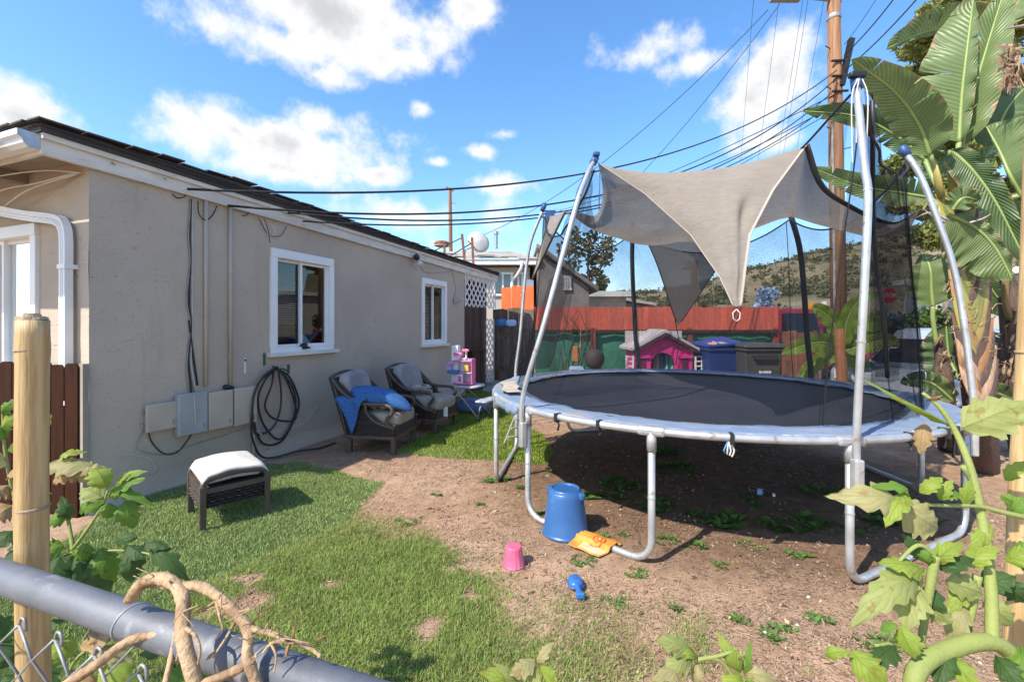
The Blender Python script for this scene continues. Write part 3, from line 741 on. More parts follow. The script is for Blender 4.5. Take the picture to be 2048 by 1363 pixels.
# vent spots / plaster scars
# ---- things fixed to the wall
def wall_box(px0, py0, px1, py1, depth, mat, label, name='utility_box', lidlip=True, off=.0):
    s0, z1 = wallpt(px0, py0, off); s1, z0_ = wallpt(px1, py1, off)
    r = thing(name, label, 'utility box', hw((s0 + s1) / 2, z0_, 0), group='utility boxes on the house wall')
    b = MB(); b.prism([hw(s0, z0_, off + .005), hw(s1, z0_, off + .005), hw(s1, z1, off + .005), hw(s0, z1, off + .005)], WN * depth); b.build('case', mat, r, bevel=.012)
    if lidlip:
        b = MB(); b.prism([hw(s0 - .008, z0_ - .012, off + depth * .62), hw(s1 + .008, z0_ - .012, off + depth * .62), hw(s1 + .008, z1 + .01, off + depth * .62), hw(s0 - .008, z1 + .01, off + depth * .62)], WN * depth * .5)
        lid = b.build('lid', mat, r, bevel=.012)
        b = MB(); b.prism([hw(s1 - .04, z0_ + .03, off + depth * 1.121), hw(s1 - .02, z0_ + .03, off + depth * 1.121), hw(s1 - .02, z0_ + .08, off + depth * 1.121), hw(s1 - .04, z0_ + .08, off + depth * 1.121)], WN * .006); b.build('latch', m_greyc, lid)
    for k in (.25, .75):
        b = MB(); b.box(hw(s0 - .015, z0_ + (z1 - z0_) * k, off + .012), (.022, .022, .03)); b.build('mount_tab', m_greyc, r)
    return r
m_boxg = pm('box_grey', (.36, .37, .37), (.30, .31, .31), scale=6, rough=.6, spots=((.22, .21, .2), 12, .66, .1))
m_boxb = pm('box_beige', (.50, .42, .335), (.44, .365, .29), scale=4, rough=.75)
wall_box(287, 811, 345, 851, .055, m_boxb, 'small flat beige utility box, leftmost of the four on the house wall')
wall_box(346, 790, 402, 858, .085, m_boxg, 'large bare grey utility box fed by the cable bundle on the house wall')
wall_box(407, 786, 453, 848, .085, m_boxb, 'beige painted utility box between the grey box and the hose-side box')
wall_box(459, 778, 501, 840, .085, m_boxb, 'beige painted utility box nearest the coiled hose with a black fitting on top')
def cable(pts, r, mat, name, label, n=6, cat='cable', group='cables on the house wall'):
    p = smooth_path(pts, n); b = MB(); b.tube(p, r, 6); o = b.build(name, mat, origin=p[0], smooth=True); tag(o, label, cat, group); return o
def wp(px, py, off=.012): s_, z_ = wallpt(px, py, off); return hw(s_, z_, off)
for k, (dx, mt, rr_) in enumerate(((-4, m_greyc, .006), (-1, m_cable, .0075), (2, m_greyc, .006), (4, m_whitec, .005))):
    cable([wp(383 + dx * .4, 398), wp(381 + dx, 470), wp(382 + dx * .5, 520), wp(379 + dx * 1.3, 600), wp(383 + dx * .5, 650), wp(378 + dx, 720), wp(383 + dx * 1.6, 770), wp(385 + dx * 2.2, 795)], rr_, mt, 'wall_cable',
          ['grey cable at the left of the bundle running down the wall', 'black cable in the middle of the bundle running down the wall', 'grey cable beside the black one in the wall bundle', 'white cable at the right of the bundle running down the wall'][k])
cable([wp(297, 853), wp(302, 880), wp(325, 905), wp(352, 905), wp(375, 880), wp(386, 862)], .0055, m_cable, 'wall_cable', 'black cable looping below the two left utility boxes')
cable([wp(292, 853), wp(275, 885), wp(280, 900), wp(330, 908), wp(380, 890), wp(440, 872), wp(490, 855)], .0035, m_greyc, 'wall_cable', 'thin grey wire sagging from the leftmost box along the wall')
cable([wp(247, 908), wp(275, 910), wp(300, 917), wp(311, 935), wp(303, 947), wp(296, 940)], .003, m_whitec, 'wall_cable', 'loose white wire curling off the wall near its foot')
cable([wp(435, 849), wp(455, 866), wp(480, 865), wp(520, 862), wp(570, 860), wp(610, 845), wp(635, 810)], .0035, m_whitec, 'wall_cable', 'white wire drooping from the boxes past the hose')
cable([wp(388, 790, .10), wp(390, 825, .10), wp(392, 850, .09), wp(402, 862, .03)], .003, m_whitec, 'wall_cable', 'white wire hanging in front of the grey box')
cable([wp(395, 770), wp(385, 700), wp(378, 640)], .009, m_cable, 'wall_cable', 'thick black cable low in the wall bundle')
for k, pts in enumerate((((374, 378), (370, 392), (355, 396), (345, 388)), ((396, 402), (398, 428), (412, 440), (425, 430), (434, 412)), ((500, 416), (495, 428), (485, 432)), ((517, 436), (532, 462), (545, 472), (562, 470), (574, 452)), ((525, 440), (538, 470), (550, 465), (545, 452)), ((528, 438), (535, 455), (540, 485)))):
    cable([wp(x, y, .03) for x, y in pts], .0055 if k < 3 else .004, m_cable if k != 4 else m_whitec, 'eave_cable', ['short black drip loop under the eave nearest the corner', 'black drip loop hanging under the eave above the conduits', 'tiny cable stub under the eave left of the large window', 'tangled black wires under the eave above the large window', 'white wire in the tangle above the large window', 'black wire hanging down towards the large window'][k], group='loose cables under the eave')
# cables along the left soffit
for k, pts in enumerate(([(1.6, 2.80, .2), (.9, 2.82, .2), (.35, 2.83, .12), (.05, 2.80, .03)], [(1.7, 2.62, .1), (1.0, 2.72, .15), (.5, 2.74, .12), (.1, 2.81, .03)], [(1.6, 2.58, .08), (1.1, 2.60, .1), (.6, 2.70, .12), (.1, 2.80, .03)])):
    cable([lw(*p) for p in pts], .006, m_whitec, 'soffit_cable', ['uppermost pale cable looping under the left eave by the gutter', 'middle pale cable looping under the left eave by the gutter', 'lowest pale cable looping under the left eave by the gutter'][k], group='cables under the left eave')
# black fitting on the right box, pull-tie plate, hose bib
b = MB(); s_, z_ = wallpt(466, 778); b.lathe([(.022, 0), (.024, .02), (.02, .05), (.026, .055), (.024, .1)], hw(s_ - .03, z_ + .02, .04), 12, Matrix.Rotation(R(75), 3, WN)); o = b.build('meter_fitting', m_black, origin=hw(s_, z_, .04), smooth=True)
tag(o, 'black pipe fitting sitting on the utility box nearest the hose', 'fitting')
b = MB(); s_, z_ = wallpt(489, 728); b.prism([hw(s_ - .012, z_ - .10, 0), hw(s_ + .012, z_ - .10, 0), hw(s_ + .012, z_ + .07, 0), hw(s_ - .012, z_ + .07, 0)], WN * .012)
pl = thing('pipe_strap', 'white metal strap with a hole fixed to the wall above the boxes', 'strap', hw(s_, z_ - .1, 0)); b.build('plate', m_white, pl)
b = MB(); b.lathe([(.012, 0), (.012, .004)], hw(s_, z_ + .045, .0125), 10, Matrix.Rotation(R(90), 3, WU)); b.build('bolt', m_black, pl)
# hose on its hanger
hs, hz = wallpt(551, 738)
m_green = pm('green_metal', (.015, .10, .055), (.012, .075, .04), rough=.5)
hg = thing('hose_hanger', 'green metal hose hanger on the house wall', 'hose hanger', hw(hs, hz - .05, 0))
b = MB(); sx, zx = wallpt(528, 720); b.prism([hw(sx - .012, zx - .06, 0), hw(sx + .012, zx - .06, 0), hw(sx + .012, zx + .085, 0), hw(sx - .012, zx + .085, 0)], WN * .01); b.build('back_plate', m_green, hg)
b = MB(); b.tube(smooth_path([hw(hs - .16, hz - .07, .02), hw(hs - .12, hz - .02, .05), hw(hs, hz + .01, .09), hw(hs + .06, hz - .02, .12)], 5), .02, 8, flat=.5); b.build('saddle', m_green, hg, smooth=True)
b = MB(); b.beam(hw(hs + .07, hz - .06, .13), hw(hs + .07, hz + .06, .13), .03, .012, up=WN); b.build('front_tongue', m_green, hg)
m_hose = pm('hose_black', (.016, .017, .018), (.03, .03, .03), rough=.45)
def hp(px, py, off): return wp(px, py, off)
loops = [[(546, 738), (512, 775), (508, 840), (525, 885), (560, 884), (583, 850), (598, 805), (580, 755), (553, 736)],
         [(553, 736), (530, 760), (516, 800), (528, 850), (560, 878), (586, 838), (590, 790), (570, 750), (548, 735)],
         [(548, 735), (543, 770), (530, 810), (545, 835), (575, 842), (592, 835), (588, 800), (572, 758), (556, 738)],
         [(556, 738), (562, 780), (560, 820), (545, 855), (515, 868), (505, 840), (508, 790), (525, 755), (546, 737)],
         [(546, 737), (515, 770), (503, 830), (506, 880), (530, 915)]]
pts = []
for i, lp in enumerate(loops):
    for j, (x, y) in enumerate(lp): pts.append(hp(x, y, .05 + .017 * i + .012 * math.sin(j * 1.7 + i)))
pts += [hw(hs + .1, .04, .25), hw(hs + .35, .022, .34), hw(hs + .62, .02, .33)]
p = smooth_path(pts, 7); p = [V(q.x, q.y, max(q.z, .02)) for q in p]
b = MB(); b.tube(p, .0115, 8); o = b.build('garden_hose', m_hose, origin=p[-1], smooth=True); tag(o, 'black garden hose coiled on the green wall hanger', 'hose')
b = MB(); s_, z_ = wallpt(507, 872)
tp = thing('hose_tap', 'outdoor tap and riser pipe low on the wall behind the hose', 'tap', hw(s_, 0, .04))
b.tube([hw(s_ - .03, .0, .04), hw(s_ - .03, z_ + .06, .04)], .014, 8); b.build('riser_pipe', m_boxb, tp, smooth=True)
b = MB(); b.tube([hw(s_ - .03, z_ + .05, .04), hw(s_, z_ + .05, .09), hw(s_ + .01, z_ + .02, .12)], .013, 8); b.build('spout', m_greyc, tp, smooth=True)
b = MB(); b.lathe([(.028, 0), (.03, .008), (.01, .014)], hw(s_ - .03, z_ + .07, .06), 10); b.build('valve_handle', m_boxg, tp)
# black glove-like thing on the sill and papers inside the large window
s_, z_ = wallpt(604, 692); b = MB(); b.pillow(hw(s_, z_ + .0, .03), (.045, .035, .03), Matrix.Rotation(R(30), 3, 'X')); b.tube([hw(s_ + .02, z_ - .01, .05), hw(s_ + .08, z_ - .025, .06)], [.022, .008]); o = b.build('black_glove', m_black, origin=hw(s_, z_, .03), smooth=True); tag(o, 'crumpled black glove lying on the sill of the large window', 'glove')
s_, z_ = wallpt(618, 690); m_paper = pm('paper', (.66, .68, .74), (.55, .6, .7), rough=.7)
b = MB(); b.add([hw(s_ - .1, z_, -.09), hw(s_ + .14, z_, -.09), hw(s_ + .03, z_ + .13, -.11), hw(s_ - .1, z_ + .16, -.10)], [(0, 1, 2, 3)]); o = b.build('paper_sheets', m_paper, origin=hw(s_, z_, -.09), solid=.004); tag(o, 'crumpled white and blue paper behind the glass of the large window', 'paper')
# flood light
s_, z_ = wallpt(828, 519, .05)
fl = thing('flood_light', 'small twin-head black and white flood light under the eave', 'flood light', hw(s_, z_, .03))
b = MB(); b.lathe([(.035, -.03), (.055, .0), (.06, .05), (.045, .06)], hw(s_ - .02, z_ + .03, .10), 14, Matrix.Rotation(R(60), 3, WU)); b.build('sensor_head', m_black, fl, smooth=True)
b = MB(); b.lathe([(.03, -.03), (.05, .02), (.055, .06), (.045, .065)], hw(s_ + .03, z_ - .05, .13), 14, Matrix.Rotation(R(130), 3, WU)); b.build('lamp_head', m_white, fl, smooth=True)
b = MB(); b.tube([hw(s_, z_ + .06, .04), hw(s_ + .09, z_ - .02, .07)], .018); b.build('bracket', m_boxg, fl, smooth=True)
cable([wp(840, 530), wp(850, 543), wp(875, 545), wp(905, 542)], .004, m_greyc, 'wall_cable', 'thin wire running from the flood light along the wall')
cable([wp(904, 542), wp(908, 560), wp(912, 580), wp(907, 596)], .004, m_greyc, 'wall_cable', 'thin wire hanging down to the small wall outlet')
s_, z_ = wallpt(909, 601); b = MB(); b.box(hw(s_, z_, .04), (.09, .09, .11)); b.tube([hw(s_, z_, .06), hw(s_ + .14, z_ + .02, .08)], .03); o = b.build('wall_outlet', m_boxg, origin=hw(s_, z_ - .06, .03)); tag(o, 'small grey weatherproof outlet near the far end of the house wall', 'outlet')
# brown board fence joining the corner
m_brown = pm('brown_stain', (.042, .014, .006), (.026, .009, .005), scale=5, rough=.6, stretch=(6, 6, .6), bump=.3, bscale=30, rand=.18, spec=.1)
fe = thing('stained_fence', 'low dark brown stained board fence at the near corner of the house', 'fence', lw(.1, 0, .35))
tt = .012; zt = 1.24
for i in range(11):
    w = .135; c0 = lw(tt, 0, .05 + .02 * i); c1 = lw(tt + w, 0, .05 + .02 * i + .02); hgt = zt + random.uniform(-.012, .012)
    b = MB(); dirr = (c1 - c0).normalized(); cut = .025
    poly = [c0 + V(0, 0, -.02), c1 + V(0, 0, -.02), c1 + V(0, 0, hgt - cut), c1 - dirr * cut + V(0, 0, hgt), c0 + dirr * cut + V(0, 0, hgt), c0 + V(0, 0, hgt - cut)]
    b.prism(poly, -WU * .02); b.build('fence_board', m_brown, fe, bevel=.002); tt += w + .012
b = MB(); b.beam(lw(.0, .05, .035), lw(.0, 1.24, .035), .06, .04, up=WU); b.build('corner_post', m_soffit, fe)
# ================================================================= SIDE YARD, FENCES, NEIGHBOURS
m_oldwood = pm('weathered_wood', (.20, .145, .105), (.10, .07, .052), scale=4, rough=.9, stretch=(7, 7, .7), bump=.4, bscale=30, rand=.25)
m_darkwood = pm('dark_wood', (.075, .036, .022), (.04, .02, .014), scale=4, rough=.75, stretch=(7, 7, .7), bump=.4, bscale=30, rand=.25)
m_red = pm('red_paint', (.64, .125, .075), (.50, .095, .058), scale=3, rough=.75, stretch=(6, 6, .8), bump=.3, bscale=25, rand=.14, spots=((.20, .06, .04), 8, .66, .08))
m_orange = pm('orange_paint', (.72, .16, .04), (.60, .12, .03), scale=3, rough=.7, stretch=(5, 5, .8), rand=.08)
m_redwood = pm('red_post', (.26, .06, .035), (.2, .05, .03), rough=.8)
m_lattice = pm('white_lattice', (.78, .76, .72), (.68, .65, .6), scale=12, rough=.6)
def board_fence(name, label, a, b_, z0, z1, bw, mat, thick=.02, jit=.01, group=None, gap=.006, slant=0.0):
    a, b_ = Vector(a), Vector(b_); t = (b_ - a); Ln = t.length; t.normalize(); nrm = V(t.y, -t.x, 0)
    r = thing(name, label, 'fence', (a + b_) / 2 + V(0, 0, z0), group=group); x = 0
    while x < Ln - .01:
        w = min(bw * random.uniform(.93, 1.07), Ln - x); h = z1 + random.uniform(-jit, jit) + slant * x; o = random.uniform(-.004, .004)
        b = MB(); p0 = a + t * (x + gap / 2) + nrm * o; p1 = a + t * (x + w - gap / 2) + nrm * o; lean = random.uniform(-.006, .006)
        b.prism([p0 + V(0, 0, z0), p1 + V(0, 0, z0), p1 + t * lean + V(0, 0, h), p0 + t * lean + V(0, 0, h)], nrm * thick); b.build('fence_board', mat, r); x += w
    return r
def lattice(name, label, P, s0, s1, z0, z1, pitch, dirv, wv=0.022):
    r = thing(name, label, 'trellis', P(s0, z0)); W, H = s1 - s0, z1 - z0
    for sgn in (1, -1):
        k = -H
        while k < W:
            # strip along (1, sgn), clipped to the panel
            xa, xb = max(0, k), min(W, k + H)
            if xb - xa > .03:
                za = (xa - k) if sgn > 0 else H - (xa - k); zb = (xb - k) if sgn > 0 else H - (xb - k)
                b = MB(); o = dirv * (.006 if sgn > 0 else -.004)
                b.beam(P(s0 + xa, z0 + za) + o, P(s0 + xb, z0 + zb) + o, .008, wv, up=(P(s0 + .5, z0 + (-.5 if sgn > 0 else .5)) - P(s0, z0)))
                b.build('slat', m_lattice, r)
            k += pitch
    for (a, c, e, g) in ((s0, s0, z0, z1), (s1, s1, z0, z1)):
        b = MB(); b.beam(P(a, e) + dirv * .012, P(c, g) + dirv * .012, .03, .012, up=dirv); b.build('edge_strip', m_lattice, r)
    return r
PW = lambda s, z: hw(s, z, -.02)
board_fence('shade_backing', 'dark plank sheet added to stand for the shade behind the white trellis', hw(HLEN + .05, 0, -.34), hw(8.72, 0, -.34), 0, 2.70, .16, m_darkwood)  # dark boards added behind the lattice in place of its shaded depth
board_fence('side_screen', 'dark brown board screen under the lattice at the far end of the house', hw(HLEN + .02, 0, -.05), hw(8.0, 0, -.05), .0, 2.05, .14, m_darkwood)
lattice('eave_trellis', 'white lattice panel under the far end of the eave', PW, HLEN + .06, 8.6, 2.0, 2.68, .23, WN, .044)
lattice('upright_trellis', 'narrow upright white lattice strip beside the brown gate', PW, 7.86, 8.5, .1, 1.72, .21, WN, .044)
b = MB(); b.beam(hw(7.82, 0, .0), hw(7.82, 2.0, .0), .10, .09, up=WU); o = b.build('screen_post', m_oldwood, origin=hw(7.82, 0, 0)); tag(o, 'brown timber post left of the upright lattice strip', 'post')
b = MB(); b.beam(hw(7.05, .55, .03), hw(7.05, 1.0, .03), .1, .03, up=WU); b.beam(hw(6.9, .98, .05), hw(7.7, .98, .05), .12, .03); o = b.build('plank_shelf', m_darkwood, origin=hw(7.3, .55, .05)); tag(o, 'small dark plank shelf on the brown screen behind the toy house', 'shelf')
ga, gb = V(-.36, 11.9, 0), V(.42, 11.75, 0); gd = (gb - ga).normalized(); gn = V(gd.y, -gd.x, 0)
gt = thing('garden_gate', 'weathered brown board gate with a diagonal brace at the end of the side yard', 'gate', (ga + gb) / 2)
for i in range(6):
    p0 = ga + gd * (i * .132); b = MB(); b.prism([p0 + V(0, 0, .06), p0 + gd * .126 + V(0, 0, .06), p0 + gd * .126 + V(0, 0, 1.55 + random.uniform(-.02, .02)), p0 + V(0, 0, 1.55)], -gn * .02); b.build('gate_board', m_oldwood, gt)
for z_ in (.42, 1.5):
    b = MB(); b.beam(ga + gn * .02 + V(0, 0, z_), gb + gn * .02 + V(0, 0, z_), .03, .08); b.build('rail', m_oldwood, gt)
b = MB(); b.beam(ga + gn * .022 + V(0, 0, 1.1), ga + gd * .42 + gn * .022 + V(0, 0, 1.48), .03, .07); b.build('brace', m_oldwood, gt)
b = MB(); b.beam(gb + gn * .022 + V(0, 0, .45) - gd * .3, gb + gn * .022 + V(0, 0, .85), .03, .06); b.build('brace', m_oldwood, gt)
# blue brush hung on the gate
m_bluep = pm('blue_plastic', (.055, .17, .42), (.045, .13, .33), scale=6, rough=.42, spots=((.12, .26, .5), 7, .6, .15))
bc = ga + gd * .1 + gn * .08 + V(0, 0, 1.62)
br = thing('cloth_hat', 'blue and white cloth hat hanging on top of the gate', 'hat', bc - V(0, 0, .15))
b = MB(); b.pillow(bc, (.17, .06, .11), e1=.8, e2=.8); b.build('crown', m_bluep, br, smooth=True)
b = MB(); b.pillow(bc + gd * .26 + V(0, 0, .0), (.14, .03, .09), e1=.6, e2=.6); b.build('brim', pm('pale_blue', (.45, .6, .78), (.4, .55, .7), rough=.7), br, smooth=True)
# tall fence behind the gate: weathered below, orange above
board_fence('tall_back_fence', 'tall weathered grey board fence behind the gate', V(-.55, 12.6, 0), V(.62, 12.4, 0), 0, 2.02, .15, m_oldwood, jit=.05)
board_fence('orange_fence', 'bright orange painted boards above the weathered fence behind the gate', V(-.30, 12.56, 0), V(.62, 12.40, 0), 2.0, 2.66, .28, m_orange, jit=.03)
b = MB(); b.box((.1, 11.2, .01), (1.6, 1.6, .03)); o = b.build('concrete_pad', pm('concrete', (.36, .34, .31), (.28, .27, .25), scale=5, rough=.9, bump=.3)); structure(o)
# the red fence with green sheeting
RF0, RF1 = V(.52, 10.25, 0), V(6.13, 10.15, 0)
rf = board_fence('red_fence', 'long brick-red painted board fence across the back of the yard', RF0, RF1, 1.44, 1.985, .148, m_red, jit=.012)
for k, X in enumerate((1.87, 4.1, 6.06)):
    b = MB(); b.beam(V(X, 10.16, 0), V(X, 10.16, 1.5), .10, .10, up=(0, 1, 0)); b.build('post', m_redwood, rf)
b = MB(); b.beam(V(.5, 10.17, 1.42), V(6.1, 10.07, 1.42), .05, .07); b.build('rail', m_darkwood, rf)
m_greens = pm('green_sheet', (.05, .24, .155), (.038, .19, .12), scale=2.5, rough=.6, bump=.4, bscale=9, bdist=.04)
def gs(u, v):
    x = .54 + u * 5.5; return V(x, 10.27 - .025 * u + .03 * nse(x * 2, v * 2, 1) + .015 * math.sin(x * 11 + v * 4), -.02 + 1.42 * v)
b = MB(); b.grid(gs, 90, 10); o = b.build('green_sheeting', m_greens, origin=(3.2, 10.27, 0), smooth=True); tag(o, 'dull green sheeting hung behind the posts below the red fence boards', 'sheeting')
# brown rusty low gate right of the red fence
m_rust = pm('rust_panel', (.30, .11, .055), (.16, .07, .045), scale=7, rough=.9, rand=.1, spots=((.1, .06, .05), 6, .55, .1))
board_fence('rusty_gate', 'rust-brown board panel right of the red fence below the parked pickup', V(6.25, 10.3, 0), V(7.15, 10.3, 0), 0, 1.42, .2, m_rust, jit=.03)
# ---- playhouse
m_pink = pm('pink_plastic', (.78, .045, .30), (.70, .04, .26), rough=.45)
m_cream = pm('cream_plastic', (.52, .47, .46), (.46, .41, .40), rough=.6, scale=4)
ph = thing('playhouse', 'pink plastic playhouse with a grey-white roof by the red fence', 'playhouse', (3.02, 8.95, 0))
X0, X1, Y0, Y1 = 2.46, 3.58, 8.75, 9.5
def arch(cx, w, z1, n=8): return [V(cx + w / 2 * math.cos(a), Y0, z1 + w / 2 * math.sin(a)) for a in [math.pi * k / n for k in range(n + 1)]]
b = MB(); cx = 3.0; ar = arch(cx, .48, .78)
left = [V(X0, Y0, 0), V(cx - .24, Y0, 0)] + list(reversed(ar))[:5] + [V(cx, Y0, 1.34), V(X0, Y0, 1.05)]
right = [V(cx + .24, Y0, 0), V(X1, Y0, 0), V(X1, Y0, 1.05), V(cx, Y0, 1.34)] + list(reversed(ar))[4:]
b.prism(left, V(0, .05, 0)); b.prism(right, V(0, .05, 0)); b.build('front_wall', m_pink, ph)
for x in (X0, X1 - .04):
    b = MB(); b.box((x + .02, (Y0 + Y1) / 2 + .03, .52), (.04, Y1 - Y0 - .06, 1.04)); b.build('side_wall', m_pink, ph)
b = MB(); b.box((3.02, Y1, .52), (1.04, .03, 1.04)); b.build('back_wall', m_pink, ph)
for sgn in (-1, 1):
    b = MB(); a0 = V(3.02, Y0 - .12, 1.42); e0 = V(3.02 + sgn * .66, Y0 - .12, 1.06)
    b.prism([a0, e0, e0 + V(0, 0, .05), a0 + V(0, 0, .06)], V(0, Y1 - Y0 + .3, 0)); b.build('roof', m_cream, ph)
    b = MB(); b.prism([a0 - V(0, .012, .08), e0 - V(0, .012, .05), e0 - V(0, .012, 0), a0 - V(0, .012, 0)], V(0, .01, 0)); b.build('gable_trim', pm('dark_maroon', (.06, .02, .04), (.05, .02, .03)), ph)
b = MB(); b.box((3.02, Y1 - .1, 1.28), (1.2, .05, .32)); b.build('roof_back', m_cream, ph)
for sgn in (-1, 1):      # white louvred shutters standing open
    c0 = V(3.02 + sgn * .62, Y0 - .02, .78); sh = MB()
    for k in range(2): sh.beam(c0 + V(sgn * (.0 + .13 * k) - .0, 0, -.25), c0 + V(sgn * (.13 * k), 0, .18), .03, .03, up=(0, 1, 0))
    s_o = sh.build('shutter', m_vinyl, ph)
    for k in range(5):
        b = MB(); b.beam(c0 + V(sgn * .015, 0, -.22 + .095 * k), c0 + V(sgn * .115, 0, -.22 + .095 * k), .015, .025); b.build('louvre', m_vinyl, s_o)
    b = MB(); b.box((3.02 + sgn * .42, Y0 - .01, .72), (.12, .012, .34)); b.build('window_opening', pm('maroon_dark', (.12, .012, .05), (.1, .01, .04)), ph)
    b = MB(); b.box((3.02 + sgn * .42, Y0 - .02, .94), (.3, .05, .06)); b.build('window_hood', m_pink, ph)
# clothes hanging inside the door
m_teal = pm('teal_cloth', (.22, .58, .50), (.2, .5, .45), rough=.9)
for k, (x, m_, w, nm) in enumerate(((2.94, m_cream, .13, 'pale cloth hanging in the playhouse doorway'), (3.06, m_bluep, .14, 'blue cloth hanging in the playhouse doorway'), (3.18, m_teal, .18, 'teal cloth hanging in the playhouse doorway'))):
    b = MB(); b.grid(lambda u, v: V(x + (u - .5) * w * (1.2 - .4 * v), 8.95 + .04 * math.sin(u * 9 + k), .25 + .75 * v), 8, 6); o = b.build('hanging_cloth', m_, origin=(x, 8.95, .25), smooth=True, solid=.004); tag(o, nm, 'cloth', 'cloths in the playhouse doorway')
# ---- wheeled bins
m_binb = pm('bin_blue', (.018, .05, .22), (.014, .04, .18), rough=.5, spots=((.03, .07, .26), 8, .6, .1))
m_binlid = pm('bin_lid_blue', (.02, .075, .32), (.016, .06, .27), rough=.45)
m_bing = pm('bin_grey', (.085, .082, .08), (.06, .058, .056), rough=.6)
def bin_(x, y, w, h, mb, ml, label, openlid=False, text=False):
    r = thing('wheeled_bin', label, 'bin', (x, y, 0), group='wheeled bins by the red fence')
    b = MB(); b.box((x, y, h * .48 + .04), (w * .8, .62, h * .88), None, top=(1.22, 1.2)); b.build('body', mb, r, bevel=.02)
    b = MB(); b.box((x, y, h * .91), (w * 1.03, .8, .05)); b.build('rim', mb, r, bevel=.01)
    if openlid:
        b = MB(); b.prism([V(x - w * .53, y - .42, h * .95), V(x + w * .53, y - .42, h * 1.0), V(x + w * .53, y + .45, h * 1.08), V(x - w * .53, y + .45, h * .98)], V(0, 0, .035)); b.build('lid', ml, r)
    else:
        b = MB(); b.box((x, y, h * .975), (w * 1.08, .86, .07), None, top=(.93, .9)); b.build('lid', ml, r, bevel=.012)
        b = MB(); b.box((x, y - .40, h * .80), (w * .55, .05, .08), None, top=(1.15, 1)); b.build('handle_grip', pm('bin_recess', (.03, .03, .03), (.03, .03, .03)), r)
    b = MB(); b.box((x, y - .375, h * .30), (w * .38, .02, .16)); b.build('front_plate', pm('bin_plate', (.04, .04, .042), (.03, .03, .03)), r)
    for sx in (-1, 1):
        b = MB(); b.lathe([(.12, -.03), (.13, 0), (.12, .03)], (x + sx * w * .42, y + .28, .13), 14, Matrix.Rotation(R(90), 3, 'Y')); b.build('wheel', m_black, r)
    if text:
        for k in range(5):
            b = MB(); b.box((x - .09 + .045 * k, y - .402 + .0, h * .58), (.032, .012, .045 if k != 1 else .03)); b.build('lettering', m_vinyl, r)
    return r
bin_(4.05, 8.75, .62, 1.20, m_binb, m_binlid, 'blue wheeled bin with its lid propped up on rubbish', openlid=True)
bin_(4.52, 9.02, .60, 1.18, m_binb, m_binlid, 'dark blue wheeled bin between the open blue bin and the grey one')
bin_(4.60, 8.4, .70, 1.22, m_bing, m_bing, 'dark grey wheeled bin with white lettering on its front', text=True)
b = MB()
for i in range(7): b.box((3.86 + .06 * i, 8.45 + .05 * (i % 3), 1.20 + .012 * (i % 2)), (.13, .16, .03), Matrix.Rotation(R(random.uniform(-25, 25)), 3, 'Y') @ Matrix.Rotation(R(random.uniform(0, 90)), 3, 'Z'))
o = b.build('rubbish', pm('cardboard', (.48, .40, .33), (.6, .3, .25), scale=9), origin=(4.05, 8.45, 1.18)); tag(o, 'crumpled cardboard and paper on top of the open blue bin', 'rubbish')
# ---- round dark drum-like stump with a broom, left of the playhouse
b = MB(); b.pillow((1.72, 9.2, .86), (.21, .21, .2), n=10, e1=.8, e2=1); b.lathe([(.1, 0), (.09, .7)], (1.72, 9.2, 0), 12); o = b.build('topiary_ball', pm('dry_ball', (.07, .055, .045), (.04, .035, .03), scale=20, bump=.8, bscale=60), origin=(1.72, 9.2, 0), smooth=True); tag(o, 'round dark brown ball on a stub in front of the green sheeting', 'ball')
bm_ = thing('broom', 'orange broom standing head-up against the green sheeting', 'broom', (1.48, 9.9, 0))
b = MB(); b.tube([V(1.50, 9.9, 0), V(1.56, 10.0, 1.45)], .013); b.build('handle', pm('broom_stick', (.55, .42, .2), (.5, .36, .17)), bm_)
b = MB(); b.box((1.42, 9.9, .92), (.13, .06, .34), None, top=(.8, .8)); b.build('head', pm('broom_orange', (.62, .22, .08), (.5, .16, .06)), bm_, bevel=.01)
b = MB(); b.box((1.36, 9.3, .66), (.3, .2, .06), None, top=(.8, .8)); o = b.build('folded_cloth', pm('pale_blue2', (.4, .5, .68), (.33, .42, .6)), origin=(1.36, 9.3, .62)); tag(o, 'small folded pale blue cloth left of the dark ball', 'cloth')
# a dark bush with bare twigs rubbing the fence
# ---- neighbour house with dish
m_nwall = pm('neighbour_wall', (.50, .45, .38), (.44, .39, .33), scale=2, rough=.9)
m_nroof = pm('neighbour_roof', (.40, .36, .31), (.30, .26, .22), scale=3, rough=.95, bump=.5, bscale=30, spots=((.16, .13, .11), 2.5, .62, .05))
nh = thing('neighbour_house', 'pale neighbouring house with low tan roof and white eaves behind the orange boards', 'house', (-1.6, 16.6, .2))
nx0, nx1, ny = -3.4, .62, 15.4; ez = 3.62
b = MB(); b.box(((nx0 + nx1) / 2, ny + 2.5, 1.9), (nx1 - nx0, 5, 3.4)); b.build('wall', m_nwall, nh)
b = MB(); b.prism([V(nx0 - .3, ny - .5, ez), V(nx1 + .35, ny - .5, ez), V(nx1 + .35, ny - .5, ez + .17), V(nx0 - .3, ny - .5, ez + .17)], V(0, .06, 0)); b.build('fascia', m_white, nh)
rp = [V(nx0 - .3, ny - .55, ez + .19), V(nx1 + .38, ny - .55, ez + .19), V(nx1 - .6, ny + 2.5, ez + .95), V(nx0, ny + 2.5, ez + .95)]
b = MB(); b.add(rp, [(0, 1, 2, 3)]); b.add([rp[1], V(nx1 + .38, ny + 5.2, ez + .19), rp[2]], [(0, 1, 2)]); b.add([V(nx0 - .3, ny - .5, ez + .02), V(nx1 + .35, ny - .5, ez + .02), V(nx1 + .35, ny + 5, ez + .02), V(nx0 - .3, ny + 5, ez + .02)], [(0, 1, 2, 3)])
